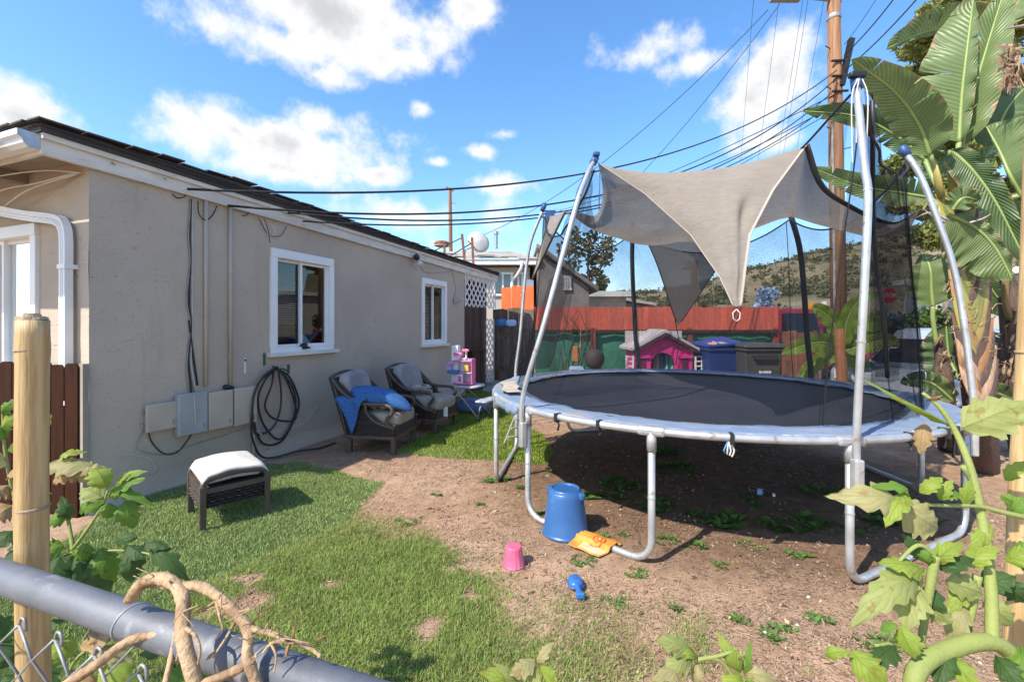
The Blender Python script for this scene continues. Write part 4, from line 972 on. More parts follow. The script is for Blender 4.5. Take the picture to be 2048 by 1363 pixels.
nroof = b.build('roof', m_nroof, nh)
for i in range(9):
    b = MB(); x = nx0 + 1.2 + random.random() * 2.2; t_ = random.random() * .5; b.box((x, ny - .3 + t_ * 2, ez + .26 + t_ * .5), (random.uniform(.3, .8), .12, .012), Matrix.Rotation(R(14), 3, 'X')); b.build('loose_shingle', m_dark, nroof)
b = MB(); b.box((nx1 + .36 - .02, ny + 2.2, ez + .08), (.05, 5.4, .17)); b.build('fascia', m_white, nh)
def pane_win(x, z, w, h, y, parent, dark=m_inside):
    b = MB()
    for (cx_, cz_, sx_, sz_) in ((x, z + h / 2, w + .12, .07), (x, z - h / 2, w + .12, .07), (x - w / 2, z, .07, h - .07), (x + w / 2, z, .07, h - .07), (x, z, .05, h - .07)): b.box((cx_, y - .03, cz_), (sx_, .08, sz_))
    f = b.build('window', m_vinyl, parent); p_ = MB(); p_.box((x, y - .01, z), (w - .07, .02, h - .07)); p_.build('pane', m_g, f)
    p_ = MB(); p_.box((x, y + .006, z), (w, .008, h)); p_.build('blind', m_blind, f)
pane_win(-.32, 3.0, .62, .75, ny - .01, nh); pane_win(.36, 3.0, .28, .75, ny - .01, nh)
b = MB(); b.tube(smooth_path([V(.33, ny - .5, ez + .1), V(.32, ny - .48, ez - .1), V(.2, ny - .3, ez - .3), V(.02, ny - .12, ez - .5), V(.0, ny - .1, ez - .8), V(.0, ny - .1, 1.6)], 5), .055, 8); b.build('downspout', m_vinyl, nh, smooth=True)
b = MB(); b.box((.58, ny - .08, 2.55), (.34, .1, 1.2)); b.build('sunlit_wall_strip', m_vinyl, nh)  # white box for a sunlit stretch of wall, sunlight put into its colour
# things on the neighbour's roof
dish = thing('satellite_dish', 'pale grey satellite dish on the neighbouring roof', 'satellite dish', at(945, 520, 15.2))
c = at(957, 484, 15.2); Md = Matrix.Rotation(R(-60), 3, 'X') @ Matrix.Rotation(R(0), 3, 'Y')
b = MB(); b.lathe([(.02, .10), (.2, .075), (.33, .03), (.40, 0), (.40, .012), (.3, .05), (.02, .115)], c, 22, Matrix.Rotation(R(70), 3, 'X') @ Matrix.Rotation(R(25), 3, 'Y')); b.build('reflector', pm('dish_grey', (.55, .53, .5), (.5, .48, .45)), dish, smooth=True)
b = MB(); b.tube([c + V(-.1, .1, -.1), at(930, 500, 15.2), at(928, 540, 15.2)], .03); b.build('mast', m_greyc, dish)
b = MB(); b.tube([c + V(0, -.1, -.35), c + V(-.32, -.55, -.05)], .018); b.build('feed_arm', m_greyc, dish)
for k, (x0, x1, y0, y1, nm) in enumerate(((924, 930, 468, 530, 'rusty pole left of the satellite dish on the roof edge'), (944, 947, 475, 532, 'thin rusty pole in front of the satellite dish'), (889, 889, 490, 512, 'short rusty pole left of the cable stays'))):
    b = MB(); b.beam(at(x0, y0, 13.4), at(x1, y1, 13.4), .07, .07, up=(0, 1, 0)); o = b.build('roof_pole', m_rust, origin=at(x1, y1, 13.4)); tag(o, nm, 'pole', 'rusty poles by the dish')
for k, (x0, y0, x1, y1) in enumerate(((865, 503, 925, 475), (895, 515, 945, 485))):
    b = MB(); b.tube([at(x0, y0, 13.5), at(x1, y1, 13.4)], .018, 5); o = b.build('stay_wire', m_cable, origin=at(x0, y0, 13.5)); tag(o, ['upper dark stay sloping to the rusty poles', 'lower dark stay sloping to the rusty poles'][k], 'wire')
b = MB(); c = at(884, 488, 16.5)
vt = thing('roof_vent', 'rust-striped turbine vent on the neighbouring roof', 'vent', c - V(0, 0, .2))
b.pillow(c, (.30, .3, .13), e1=.9, e2=1); b.build('dome', m_rust, vt, smooth=True)
for k in range(4):
    b = MB(); b.lathe([(.315 - .05 * k, 0), (.315 - .05 * k, .018)], c + V(0, 0, -.07 + .055 * k), 16); b.build('band', m_cream, vt)
b = MB(); b.lathe([(.07, 0), (.07, .55), (.1, .55), (.1, .65), (.02, .68)], at(992, 497, 17), 12); o = b.build('vent_pipe', m_metal, origin=at(992, 497, 17)); tag(o, 'galvanised vent pipe with a cap on the neighbouring roof', 'vent pipe')
# ---- grey gabled house seen through the net
m_gw = pm('grey_wall', (.25, .215, .20), (.21, .18, .165), scale=2, rough=.9)
gh = thing('grey_gable_house', 'grey-brown gabled house seen through the trampoline net', 'house', at(1120, 640, 15))
A = at(1076, 500, 14.6); 
ez_ = at(1195, 582, 16).z
b = MB(); gx0, gx1, gy0 = .86, 2.62, 15.0; pk = at(1076, 505, 15.0).z
b.prism([V(gx0, gy0, .2), V(gx1, gy0, .2), V(gx1, gy0, at(1180, 574, 15).z), V(gx0, gy0, pk)], V(0, 5, 0)); b.build('wall', m_gw, gh)
b = MB(); p0, p1 = at(1074, 494, 14.7), at(1197, 582, 14.7); b.prism([p0, p1, p1 + V(0, 0, .14), p0 + V(0, 0, .14)], V(0, 5.6, 0)); b.build('roof', pm('grey_roof', (.22, .19, .18), (.17, .15, .14)), gh)
pane_win(at(1135, 566, 15).x, at(1135, 566, 15).z, .16, .42, gy0 - .01, gh)
# flat-roofed pale garage further off
gg = thing('pale_garage', 'low cream garage with a flat white roof edge above the red fence', 'garage', at(1230, 620, 24))
b = MB(); a0, a1 = at(1176, 592, 24), at(1252, 592, 24); b.prism([V(a0.x, 24, .5), V(a1.x, 24, .5), V(a1.x, 24, a0.z), V(a0.x, 24, a0.z)], V(0, 5, 0)); b.build('wall', m_nwall, gg)
b = MB(); b.box(((a0.x + a1.x) / 2 - .2, 26.2, a0.z + .1), (a1.x - a0.x + .9, 5.4, .28)); b.build('roof', m_white, gg)
gh2 = thing('far_low_house', 'low house with a sloping pale roof beyond the garage', 'house', at(1270, 615, 29))
b = MB(); a0, a1, a2 = at(1232, 593, 29), at(1262, 604, 29), at(1300, 611, 29); b.prism([V(a0.x - 1, 29, .6), V(a2.x, 29, .6), V(a2.x, 29, a2.z - .05), V(a0.x - 1, 29, a0.z - .1)], V(0, 5, 0)); b.build('wall', m_gw, gh2)
b = MB(); b.prism([a0 + V(-1, -.4, .1), a1 + V(0, -.4, 0), a2 + V(.3, -.4, 0), a2 + V(.3, -.4, .15), a1 + V(0, -.4, .2), a0 + V(-1, -.4, .3)], V(0, 6, 0)); b.build('roof', m_nwall, gh2)
# ---- utility poles and wires
m_pole = pm('pole_wood', (.30, .155, .075), (.19, .09, .045), scale=3, rough=.85, stretch=(7, 7, .35), bump=.6, bscale=14, spots=((.10, .055, .035), 3, .60, .08))
UPB = at(1680, 770, 11.2); UPB.z = 0; UPT = at(1667, 0, 11.2); UPT = UPB + (UPT - UPB) * 1.12
up_ = thing('utility_pole', 'tall brown wooden utility pole behind the trampoline', 'utility pole', UPB)
b = MB(); b.tube([UPB, UPB + (UPT - UPB) * .5, UPT], [.185, .165, .14], 16); b.build('shaft', m_pole, up_, smooth=True)
def onpole(py): return UPB + (UPT - UPB) * ((at(1670, py, 11.2).z) / UPT.z)
for k in range(14):
    q_ = onpole(620 - 40 * k); a = V((-1) ** k * .17, -.06, 0); b = MB(); b.tube([q_ + a * .8, q_ + a * 1.8 + V(0, 0, .03)], .012, 6); b.build('climbing_peg', m_black, up_)
q_ = onpole(12); b = MB(); b.beam(q_ + V(-1.5, -.25, .1), q_ + V(.2, .0, .12), .06, .06); b.build('cross_arm', m_greyc, up_)
b = MB(); b.box(q_ + V(-1.35, -.25, .06), (.75, .28, .16), None, top=(.9, .8)); b.build('lamp_housing', m_greyc, up_, bevel=.02)
b = MB(); b.lathe([(.16, 0), (.172, .05), (.16, .1)], onpole(40), 16); b.build('pole_band', m_metal, up_)
b = MB(); b.tube([q_ + V(0, -.12, .05), q_ + V(.55, -.12, .5)], .02); b.build('guy_bracket', m_metal, up_)
b = MB(); b.beam(onpole(178) + V(.05, -.15, 0), at(1703, 78, 11.0), .11, .12, up=(0, 1, 0)); b.build('splice_case', m_black, up_)
b = MB(); b.tube([onpole(620) + V(-.17, -.1, 0), onpole(250) + V(-.16, -.1, 0)], .03, 6); b.build('riser_conduit', m_greyc, up_)
for k, yy in enumerate((130, 160, 190, 215)):
    b = MB(); b.tube([onpole(yy) + V(-.2, -.17, 0), onpole(yy) + V(.2, -.17, .02)], .03, 6); b.build('wire_clamp', m_black, up_)
def wire(A, B, px, py, r, label, cat='power line', group='overhead wires', n=40, mat=None):
    """hung wire; sag solved so that it crosses the given pixel row at that column"""
    A, B = Vector(A), Vector(B); lo, hi = -1.0, 6.0
    def pt(t, s): p = A.lerp(B, t); p.z -= 4 * s * t * (1 - t); return p
    if px is None: s = py
    else:
        for _ in range(40):
            s = (lo + hi) / 2; best = min((pt(k / 300, s) for k in range(301)), key=lambda p: abs(topx(*p)[0] - px))
            if topx(*best)[1] < py: lo = s
            else: hi = s
    b = MB(); b.tube([pt(k / n, s) for k in range(n + 1)], r, 6); o = b.build('overhead_wire', mat or m_cable, origin=A, smooth=True); return tag(o, label, cat, group)
def fa(px, py, off=.09): s_, z_ = wallpt(px, py, off); return hw(s_, z_, off)
wire(fa(374, 378), onpole(150) + V(-.1, -.2, 0), 900, 378, .013, 'uppermost black service wire from the eave to the utility pole')
wire(fa(455, 411), onpole(165) + V(-.1, -.2, 0), 900, 426, .013, 'second black service wire from the eave to the utility pole')
wire(fa(575, 425), onpole(185) + V(-.1, -.2, 0), 870, 441, .012, 'third black service wire from the eave to the utility pole')
wire(fa(605, 442), onpole(205) + V(-.1, -.2, 0), 900, 449, .011, 'lowest black service wire from the eave to the utility pole')
wire(at(1180, 395, 20), onpole(215) + V(-.1, -.2, 0), 1440, 325, .012, 'black cable sagging behind the shade sail to the pole')
wire(at(1120, 420, 24), onpole(195) + V(-.1, -.2, 0), 1440, 300, .012, 'black cable just above the one sagging behind the shade sail')
wire(at(1250, 460, 26), onpole(225) + V(-.1, -.2, 0), 1500, 318, .010, 'lowest black cable converging on the pole behind the sail')
wire(onpole(150) + V(.1, -.2, 0), at(1900, -80, 8), None, .12, .014, 'thick black wire rising right from the pole, lower of the pair')
wire(onpole(120) + V(.1, -.2, 0), at(1830, -60, 9), None, .1, .014, 'thick black wire rising right from the pole, upper of the pair')
wire(onpole(100) + V(.1, -.2, 0), at(1770, -30, 10), None, .05, .007, 'thin wire rising steeply right of the pole')
wire(at(1536, 20, 10.9), at(940, 480, 16), 1225, 310, .009, 'thin wire running from the lamp arm down to the dish')
wire(at(1560, 8, 10.9), at(1285, 345, 15), None, .15, .008, 'thin wire running from the lamp arm down behind the shade sail')
for k, (x0, x1, y1) in enumerate(((1510, 1475, 200), (1563, 1505, 205), (1612, 1540, 210), (1622, 1545, 240), (1655, 1565, 250))):
    wire(at(x0, -40, 22), at(x1, y1 + 190, 46), None, .4, .010, ['leftmost', 'second', 'third', 'fourth', 'rightmost'][k] + ' of the five thin distant wires left of the pole')
dp = thing('distant_pole', 'thin distant utility pole with a short crossbar above the roofs', 'utility pole', at(901, 520, 28))
b = MB(); b.tube([at(902, 540, 28), at(900, 376, 28)], [.13, .1], 8); b.build('shaft', m_pole, dp)
b = MB(); b.beam(at(892, 374, 28), at(907, 382, 28), .08, .1); b.build('crossbar', m_pole, dp); b = MB(); b.beam(at(902, 405, 28), at(912, 407, 28), .06, .06); b.build('bracket', m_greyc, dp)
for k, (x, y0, y1, nm) in enumerate(((1388, 530, 620, 'dark post with a crossbar seen through the hanging back flap of the shade sail'), (1395, 520, 618, 'thinner post beside the crossbarred post'))):
    pz = thing('street_pole', nm, 'pole', at(x, y1, 22 + k)); b = MB(); b.tube([at(x, y1 + 14, 22 + k), at(x - 2, y0, 22 + k)], .11 - .04 * k, 8); b.build('shaft', m_pole, pz)
    b = MB(); b.beam(at(x - 24, y0 + 8, 22 + k), at(x + 6, y0 + 3, 22 + k), .1, .12); b.build('crossbar', m_pole, pz)
# ---- cars and street things on the right
m_carred = pm('car_red', (.30, .025, .05), (.26, .02, .045), rough=.25); m_cars = pm('car_silver', (.42, .47, .55), (.40, .45, .52), rough=.25, metal=.3)
m_carb = pm('car_blue', (.05, .10, .20), (.045, .09, .18), rough=.3); m_carglass = pm('car_glass', (.012, .014, .018), (.012, .014, .018), rough=.05)
def car(name, label, loc, rz, L, W, H, mat, suv=True):
    r = thing(name, label, 'car', loc, rz); h0, hb = .32, H * .56
    side = [(-L / 2, h0), (L / 2, h0), (L / 2, hb * .85), (L / 2 - .12, hb), (L * .22, hb * 1.04), (-L / 2 + .05, hb * 1.04), (-L / 2, hb * .9)]
    b = MB(); b.prism([V(x, -W / 2, z) for x, z in side], V(0, W, 0)); b.build('body', mat, r, world=False, bevel=.06)
    if suv: cab = [(-L / 2 + .1, hb), (L * .20, hb), (L * .07, H - .06), (L * .03, H), (-L / 2 + .35, H), (-L / 2 + .22, H - .08)]
    else: cab = [(-L * .36, hb), (L * .24, hb), (L * .06, H - .03), (-L * .02, H), (-L * .18, H), (-L * .26, H - .05)]
    b = MB(); n = len(cab); vs = [V(x, -W / 2 * .97, z) if z < hb + .05 else V(x, -W / 2 * .82, z) for x, z in cab] + [V(x, W / 2 * .97, z) if z < hb + .05 else V(x, W / 2 * .82, z) for x, z in cab]
    b.add(vs, [tuple(range(n)), tuple(reversed(range(n, 2 * n)))] + [(i, n + i, n + (i + 1) % n, (i + 1) % n) for i in range(n)]); b.build('cabin', mat, r, world=False, bevel=.04)
    for sy in (-1, 1):
        for (xa, xb) in ((.13, .52), (.55, .93)):
            x0, x1 = cab[0][0] + .12, cab[1][0] - .1; q0, q1 = x0 + (x1 - x0) * xa, x0 + (x1 - x0) * xb
            t0, t1 = min(q0 + .1, q1), q1 - (.35 if xb > .9 else .03)
            zb, zt_ = hb + .06, H - .13; f = lambda z: sy * (W / 2 * .97 + (W / 2 * .82 - W / 2 * .97) * (z - hb) / (H - hb) + .012)
            b = MB(); b.add([V(q0, f(zb), zb), V(q1, f(zb), zb), V(t1, f(zt_), zt_), V(t0, f(zt_), zt_)], [(0, 1, 2, 3)]); b.build('side_window', m_carglass, r, world=False)
    b = MB(); a0, a1 = (cab[1][0] + .0, hb + .05), (cab[2][0] + .02, H - .1); b.add([V(a0[0] - .0, -W * .44, a0[1]), V(a0[0], W * .44, a0[1]), V(a1[0] + .02, W * .38, a1[1]), V(a1[0] + .02, -W * .38, a1[1])], [(0, 1, 2, 3)]); b.build('windscreen', m_carglass, r, world=False, solid=.03)
    for sx in (-1, 1):
        for sy in (-1, 1):
            b = MB(); b.lathe([(.2, -.1), (.33, -.1), (.34, 0), (.33, .1), (.2, .1)], V(sx * L * .31, sy * (W / 2 - .08), .34), 18, Matrix.Rotation(R(90), 3, 'X')); w_ = b.build('wheel', m_black, r, world=False)
            b = MB(); b.lathe([(.03, -.11), (.2, -.105), (.2, .105), (.03, .11)], V(sx * L * .31, sy * (W / 2 - .07), .34), 12, Matrix.Rotation(R(90), 3, 'X')); b.build('rim', m_metal, w_, world=False)
        b = MB(); b.box((L / 2 - .03, sx * W * .36, hb * .8), (.1, .3, .16)); b.build('headlight', m_vinyl, r, world=False)
    return r
car('red_suv', 'dark red boxy car parked beyond the right end of the red fence', V(9.1, 13.2, .05), R(4), 4.6, 1.85, 1.98, m_carred)
car('blue_car', 'dark blue car parked behind the utility pole', V(15.2, 18.2, .25), R(-5), 4.6, 1.8, 1.7, m_carb)
car('silver_car', 'silver-blue car parked behind the giant bird-of-paradise', V(8.3, 8.3, .0), R(205), 4.5, 1.8, 1.5, m_cars, suv=False)
ss_ = thing('stop_sign', 'red octagonal stop sign seen through the right edge of the net', 'stop sign', at(1778, 680, 18))
c = at(1778, 591, 18); b = MB(); b.lathe([(.33, -.01), (.33, .01)], c, 8, Matrix.Rotation(R(90), 3, 'X') @ Matrix.Rotation(R(22.5), 3, 'Z')); b.build('plate', pm('stop_red', (.5, .02, .05), (.45, .02, .045)), ss_)
b = MB(); b.tube([V(c.x, c.y + .05, 0), c + V(0, .05, .25)], .035, 6); b.build('post', m_metal, ss_)
cu = bpy.data.curves.new('lettering', 'FONT'); cu.body = 'STOP'; cu.size = .24; cu.align_x = 'CENTER'; cu.align_y = 'CENTER'; cu.extrude = .004
t_o = bpy.data.objects.new('tmp_text', cu); COL.objects.link(t_o); bpy.context.view_layer.update()
me_t = bpy.data.meshes.new_from_object(t_o.evaluated_get(bpy.context.evaluated_depsgraph_get())); bpy.data.objects.remove(t_o)
me_t.materials.clear(); me_t.materials.append(m_vinyl)
t_o = bpy.data.objects.new('lettering', me_t); COL.objects.link(t_o); t_o.parent = ss_; t_o.location = c - ss_.location + V(0, -.016, 0); t_o.rotation_euler = (R(90), 0, 0)
for k, (x, y, w, h, m_, nm, d) in enumerate(((1619, 613, 24, 14, pm('sign_orange', (.75, .32, .03), (.7, .3, .03)), 'small orange sign above the red car', 17), (1648, 608, 9, 11, m_vinyl, 'small white notice left of the utility pole', 17))):
    c = at(x, y, d); sg = thing('street_sign', nm, 'sign', V(c.x, d, .2)); b = MB(); b.box(c, (w / F * d, .02, h / F * d)); b.build('plate', m_, sg); b = MB(); b.tube([V(c.x, d + .03, .2), c + V(0, .03, 0)], .03, 6); b.build('post', m_metal, sg)
# blue tinsel-like shrub on the street edge
cb = at(1530, 602, 16); v, t_, c = leaf_soup([cb + V(random.uniform(-.28, .28), random.uniform(-.2, .2), random.uniform(-.25, .3)) for _ in range(14)], [.22] * 14, 40, .13, 77, (.10, .22, .42), (.55, .68, .85))
o = np_mesh('blue_bush', v, t_, c, m_leaf); tag(o, 'frosty blue bush just above the right end of the red fence', 'bush')
# ---- far chain-link fence on the right, diamonds joined into one part
def chainlink(name, label, a, b_, h, pitch, post_every, rr=.004):
    a, b_ = Vector(a), Vector(b_); t = (b_ - a); Ln = t.length; t.normalize(); r = thing(name, label, 'chain-link fence', (a + b_) / 2)
    x = 0
    while x <= Ln + .01: b = MB(); b.tube([a + t * x, a + t * x + V(0, 0, h + .08)], .03, 8); b.build('post', m_metal, r, smooth=True); x += post_every
    b = MB(); b.tube([a + V(0, 0, h), b_ + V(0, 0, h)], .021, 8); b.build('top_rail', m_metal, r, smooth=True)
    b = MB(); x = 0; sd = 1
    nz_ = int(h / (pitch / 2))
    while x < Ln:
        b.tube([a + t * (x + (pitch / 2 if k % 2 else 0)) + V(0, 0, h * k / nz_) for k in range(nz_ + 1)], rr, 3, caps=False); b.tube([a + t * (x + (pitch / 2 if k % 2 else pitch)) + V(0, 0, h * k / nz_) for k in range(nz_ + 1)], rr, 3, caps=False); x += pitch
    b.build('wire_mesh', m_metal, r, kind='stuff'); return r
chainlink('side_chainlink', 'grey chain-link fence along the right side behind the banana plants', V(6.3, 9.0, 0), V(9.6, 7.4, 0), 1.12, .16, 1.1)
b = MB(); b.tube([V(5.35, 7.1, 0), V(5.32, 7.15, 1.5)], .075, 10); o = b.build('timber_post', pm('orange_post', (.42, .17, .07), (.3, .11, .05), stretch=(6, 6, .5)), origin=(5.35, 7.1, 0)); tag(o, 'weathered orange-brown post behind the right net', 'post')
# beige building behind the bird-of-paradise, right edge
bb = thing('beige_building', 'beige building behind the bird-of-paradise at the right edge', 'building', at(2040, 640, 13))
b = MB(); b.box((18.6, 15.5, 1.6), (5, 5, 3.2)); b.build('wall', m_nwall, bb); b = MB(); b.box((18.6, 15.5, 3.3), (5.6, 5.6, .2)); b.build('roof', m_white, bb)
# ================================================================= TRAMPOLINE AND SHADE SAIL
TC = V(1.85, 4.62, 0); TR = 2.03; TH = .875
def rim(a, r=TR, z=TH): return TC + V(math.cos(R(a)) * r, math.sin(R(a)) * r, z)
tp = thing('trampoline', 'large round trampoline with blue pad and black safety net', 'trampoline', TC)
m_tube = pm('trampoline_tube', (.56, .57, .57), (.42, .43, .44), scale=9, rough=.38, metal=.55, bump=.05, bscale=70, spots=((.34, .29, .24), 14, .64, .06))
b = MB(); b.tube([rim(a) for a in range(0, 361, 4)], .026, 10, caps=False); b.build('rim', m_tube, tp, smooth=True)
POLES = {1: (212, at(1188, 322, 3.78)), 2: (274, at(1713, 170, 2.72)), 3: (320, at(1811, 305, 3.55)), 4: (150, at(1086, 418, 5.45)), 5: (88, at(1266, 452, 6.4)), 6: (25, at(1580, 425, 5.35))}
for k, a in enumerate((152, 189, 212, 242, 274, 318, 345, 12, 30, 62, 90, 121)):
    if k % 2: continue
    a2 = (152, 189, 212, 242, 274, 318, 345, 12, 30, 62, 90, 121)[k + 1]
    A, B_ = rim(a, TR, 0), rim(a2, TR, 0); t = (B_ - A).normalized(); zb = .026
    def up(P, z): return V(P.x, P.y, z)
    pth = [up(A, TH), up(A, .3), up(A, .17)] + [up(A, .17) + t * (.14 * (1 - math.cos(u))) - V(0, 0, (.17 - zb) * math.sin(u)) for u in (.3, .6, .9, 1.2, 1.5708)]
    pth += [up(B_, .17) - t * (.14 * (1 - math.cos(u))) - V(0, 0, (.17 - zb) * math.sin(u)) for u in (1.5708, 1.2, .9, .6, .3)] + [up(B_, .17), up(B_, .3), up(B_, TH)]
    b = MB(); b.tube(pth, .0235, 10); leg = b.build('leg', m_tube, tp, smooth=True)
    for P in (A, B_):
        b = MB(); b.tube([up(P, .44), up(P, .452)], .0255, 10); b.build('joint_ring', m_tube, leg)
        b = MB(); b.tube([up(P, TH - .13), up(P, TH + .005)], .031, 10); b.build('socket', m_tube, leg, smooth=True)
        tt_ = V(-(P - TC).y, (P - TC).x, 0).normalized(); b = MB(); b.beam(up(P, TH) - tt_ * .09, up(P, TH) + tt_ * .09, .062, .062); b.build('rim_sleeve', m_tube, leg, bevel=.02)
m_capb = pm('blue_cap', (.03, .08, .22), (.02, .06, .17), rough=.5)
TOPS = {}
for k, (a, top) in POLES.items():
    base = rim(a, TR + .05, .60); j = rim(a, TR + .05, TH + .1)
    rad = (base - TC); rad.z = 0; rad.normalize()
    if k == 2: pth = smooth_path([base, j, at(1727, 600, 2.50), at(1736, 400, 2.52), at(1729, 330, 2.58), top], 6)
    elif k == 1: pth = smooth_path([base, j, at(1087, 651, 3.42), at(1150, 420, 3.52), at(1172, 356, 3.66), top], 6)
    elif k == 3: pth = smooth_path([base, j, at(1913, 560, 3.35), at(1868, 420, 3.42), at(1840, 350, 3.48), top], 6)
    else:
        m1 = base.lerp(top, .35); m2 = base.lerp(top, .78) + rad * .12; pth = smooth_path([base, j, m1 + rad * .07, m2, top], 6)
    foam = k in (5, 6)
    b = MB(); b.tube(pth, .021 if not foam else .032, 10)
    pole = b.build('net_pole', m_tube if not foam else pm('pole_foam', (.03, .04, .055), (.025, .03, .045), rough=.8), tp, smooth=True)
    dirp = (pth[-1] - pth[-2]).normalized(); b = MB(); b.tube([top - dirp * .03, top + dirp * .05, top + dirp * .06], [.031, .031, .022], 10); b.build('pole_cap', m_capb, pole, smooth=True)
    for q in (.35, .62):
        i = int(len(pth) * q); d_ = (pth[i + 1] - pth[i]).normalized(); b = MB(); b.tube([pth[i], pth[i] + d_ * .012], .0235, 10); b.build('joint_ring', m_tube, pole)
    b = MB(); b.beam(base - V(0, 0, .02), base + V(0, 0, .18), .056, .056, up=rad); b.build('pole_bracket', m_tube, pole, bevel=.012)
    TOPS[k] = top
# ties on the pole tops
m_tie = pm('tie_white', (.62, .60, .55), (.5, .48, .42), rough=.8)
for k, dx in ((2, -.04), (2, -.02), (2, .03), (1, .03), (4, .02)):
    b = MB(); q = TOPS[k]; b.tube(smooth_path([q + V(dx * .4, -.03, .02), q + V(dx * 1.4, -.035, -.1), q + V(dx * 1.2, -.03, -.25 - abs(dx) * 6)], 4), .004, 5); b.build('tie_string', m_tie if k == 2 else m_capb, tp)
    b = MB(); b.pillow(q + V(dx * .6, -.01, .055), (.03, .02, .018)); b.build('tie_knot', m_black if k == 2 else m_capb, tp, smooth=True)
# mat
m_mat = pm('jump_mat', (.034, .035, .045), (.024, .025, .033), scale=1.6, rough=.62, bump=.25, bscale=240, spec=.35, spots=((.07, .07, .075), 30, .74, .03))
def matz(x, y):
    r = math.hypot(x, y); return TH - .012 - .05 * (1 - (r / 1.75) ** 2) + .006 * nse(x * 2, y * 2, 1)
b = MB(); b.grid(lambda u, v: (lambda r, a: TC + V(r * math.cos(a), r * math.sin(a), matz(r * math.cos(a), r * math.sin(a))))(1.78 * v + .001, 2 * math.pi * u), 72, 16); mat_o = b.build('jump_mat', m_mat, tp, smooth=True)
b = MB(); b.tube([TC + V(math.cos(R(a)) * 1.77, math.sin(R(a)) * 1.77, TH) for a in range(0, 361, 4)], .012, 6, caps=False); b.build('mat_edge', m_black, tp, smooth=True)
for a in range(0, 360, 5):      # springs between mat and rim
    b = MB() if a == 0 else b
    b.tube([rim(a, 1.77, TH - .005), rim(a, 2.01, TH - .005)], .009, 5)
b.build('springs', m_metal, tp, kind='stuff')
# pad: faded blue vinyl, sagging and creased
m_pad = pm('blue_pad', (.155, .215, .325), (.225, .275, .36), scale=3.0, rough=.6, bump=.35, bscale=18, bdist=.02, spots=((.28, .26, .24), 3.0, .56, .12))
def pad(u, v):
    a = 2 * math.pi * u; d = math.degrees(a); w = nse(math.cos(a) * 5, math.sin(a) * 5, 1.0); w2 = nse(math.cos(a) * 20, math.sin(a) * 20, 1, 3)
    drape = 1.0 if (160 < d < 208 or d > 322 or d < 150) else 0.0
    ri = 1.71 + .06 * w + .02 * w2; ro = 2.0 + .018 * w2 + .05 * drape
    rr = ri + (ro - ri) * min(v / .84, 1.0)
    z = TH + .024 + .010 * w2 * (v > .1) + .009 * nse(rr * 8, a * 9, 1) + .008 * abs(nse(rr * 20, a * 30, 1, 5)) - .014 * (1 - v)
    if v > .84: k = (v - .84) / .16; z -= k * (.018 + .014 * w2 + drape * (.075 + .04 * w2)); rr += .008 * k
    return TC + V(rr * math.cos(a), rr * math.sin(a), z)
b = MB(); b.grid(pad, 300, 16); b.build('pad', m_pad, tp, smooth=True, solid=.004)
b = MB(); b.grid(lambda u, v: TC + V((1.80 + .17 * v + .03 * math.sin(u * 9)) * math.cos(R(196 - 26 * u)), (1.80 + .17 * v + .03 * math.sin(u * 7)) * math.sin(R(196 - 26 * u)), TH + .058 + .01 * math.sin(u * 11) * v), 16, 5); b.build('worn_foam', pm('worn_foam', (.46, .40, .33), (.36, .29, .22), scale=18, rough=.95), tp, smooth=True)
# straps and rags along the rim
for a, ln in ((222, .10), (255, .09), (296, .10), (300, .18), (232, .07), (286, .08)):
    q = rim(a, TR + .005, TH); b = MB(); tt_ = V(-(q - TC).y, (q - TC).x, 0).normalized(); b.beam(q + V(0, 0, .028), q - V(0, 0, .035), .022, .06, up=(q - TC)); b.tube(smooth_path([q - V(0, 0, .03), q + tt_ * .012 - V(0, 0, .06), q + tt_ * .0 - V(0, 0, ln)], 3), [.008] * 7, 5); b.build('strap', m_black, tp)
for a, m_ in ((258, m_vinyl), (246, m_tie), (264, m_tie), (281, m_rust), (266, m_tie), (290, m_tie)):
    q = rim(a, TR - .03, TH + .008); b = MB(); b.pillow(q, (.035, .02, .014), Matrix.Rotation(R(a + 80), 3, 'Z')); b.build('spring_hook', m_, tp, smooth=True)
q = rim(254.5, TR + .01, TH)
for k in range(4):
    b = MB(); b.tube(smooth_path([q - V(0, 0, .02), q + V(-.03 + .02 * k, -.01, -.07), q + V(-.02 + .014 * k, 0, -.09 - .008 * k)], 3), .005, 5); b.build('rag_strip', m_bluep if k == 0 else m_tie, tp)
# safety net
def net_mat(name, a, c=(.016, .017, .02)):
    m, nt, out = new_mat(name); N, L = nt.nodes.new, nt.links.new
    d = N('ShaderNodeBsdfDiffuse'); d.inputs['Color'].default_value = (*c, 1); tr = N('ShaderNodeBsdfTransparent'); ms = N('ShaderNodeMixShader')
    tcn = N('ShaderNodeTexCoord'); nz_ = N('ShaderNodeTexNoise'); nz_.inputs['Scale'].default_value = 60; nz_.inputs['Detail'].default_value = 3; L(tcn.outputs['Object'], nz_.inputs['Vector'])
    n3 = N('ShaderNodeTexNoise'); n3.inputs['Scale'].default_value = 3; L(tcn.outputs['Object'], n3.inputs['Vector'])
    ad = N('ShaderNodeMath'); ad.operation = 'ADD'; L(nz_.outputs[0], ad.inputs[0]); L(n3.outputs[0], ad.inputs[1])
    mr = N('ShaderNodeMapRange'); mr.inputs['From Min'].default_value = .6; mr.inputs['From Max'].default_value = 1.4; mr.inputs['To Min'].default_value = a * .6; mr.inputs['To Max'].default_value = a * 1.4; L(ad.outputs[0], mr.inputs['Value'])
    L(mr.outputs[0], ms.inputs[0]); L(tr.outputs[0], ms.inputs[1]); L(d.outputs[0], ms.inputs[2]); L(ms.outputs[0], out.inputs['Surface']); return m
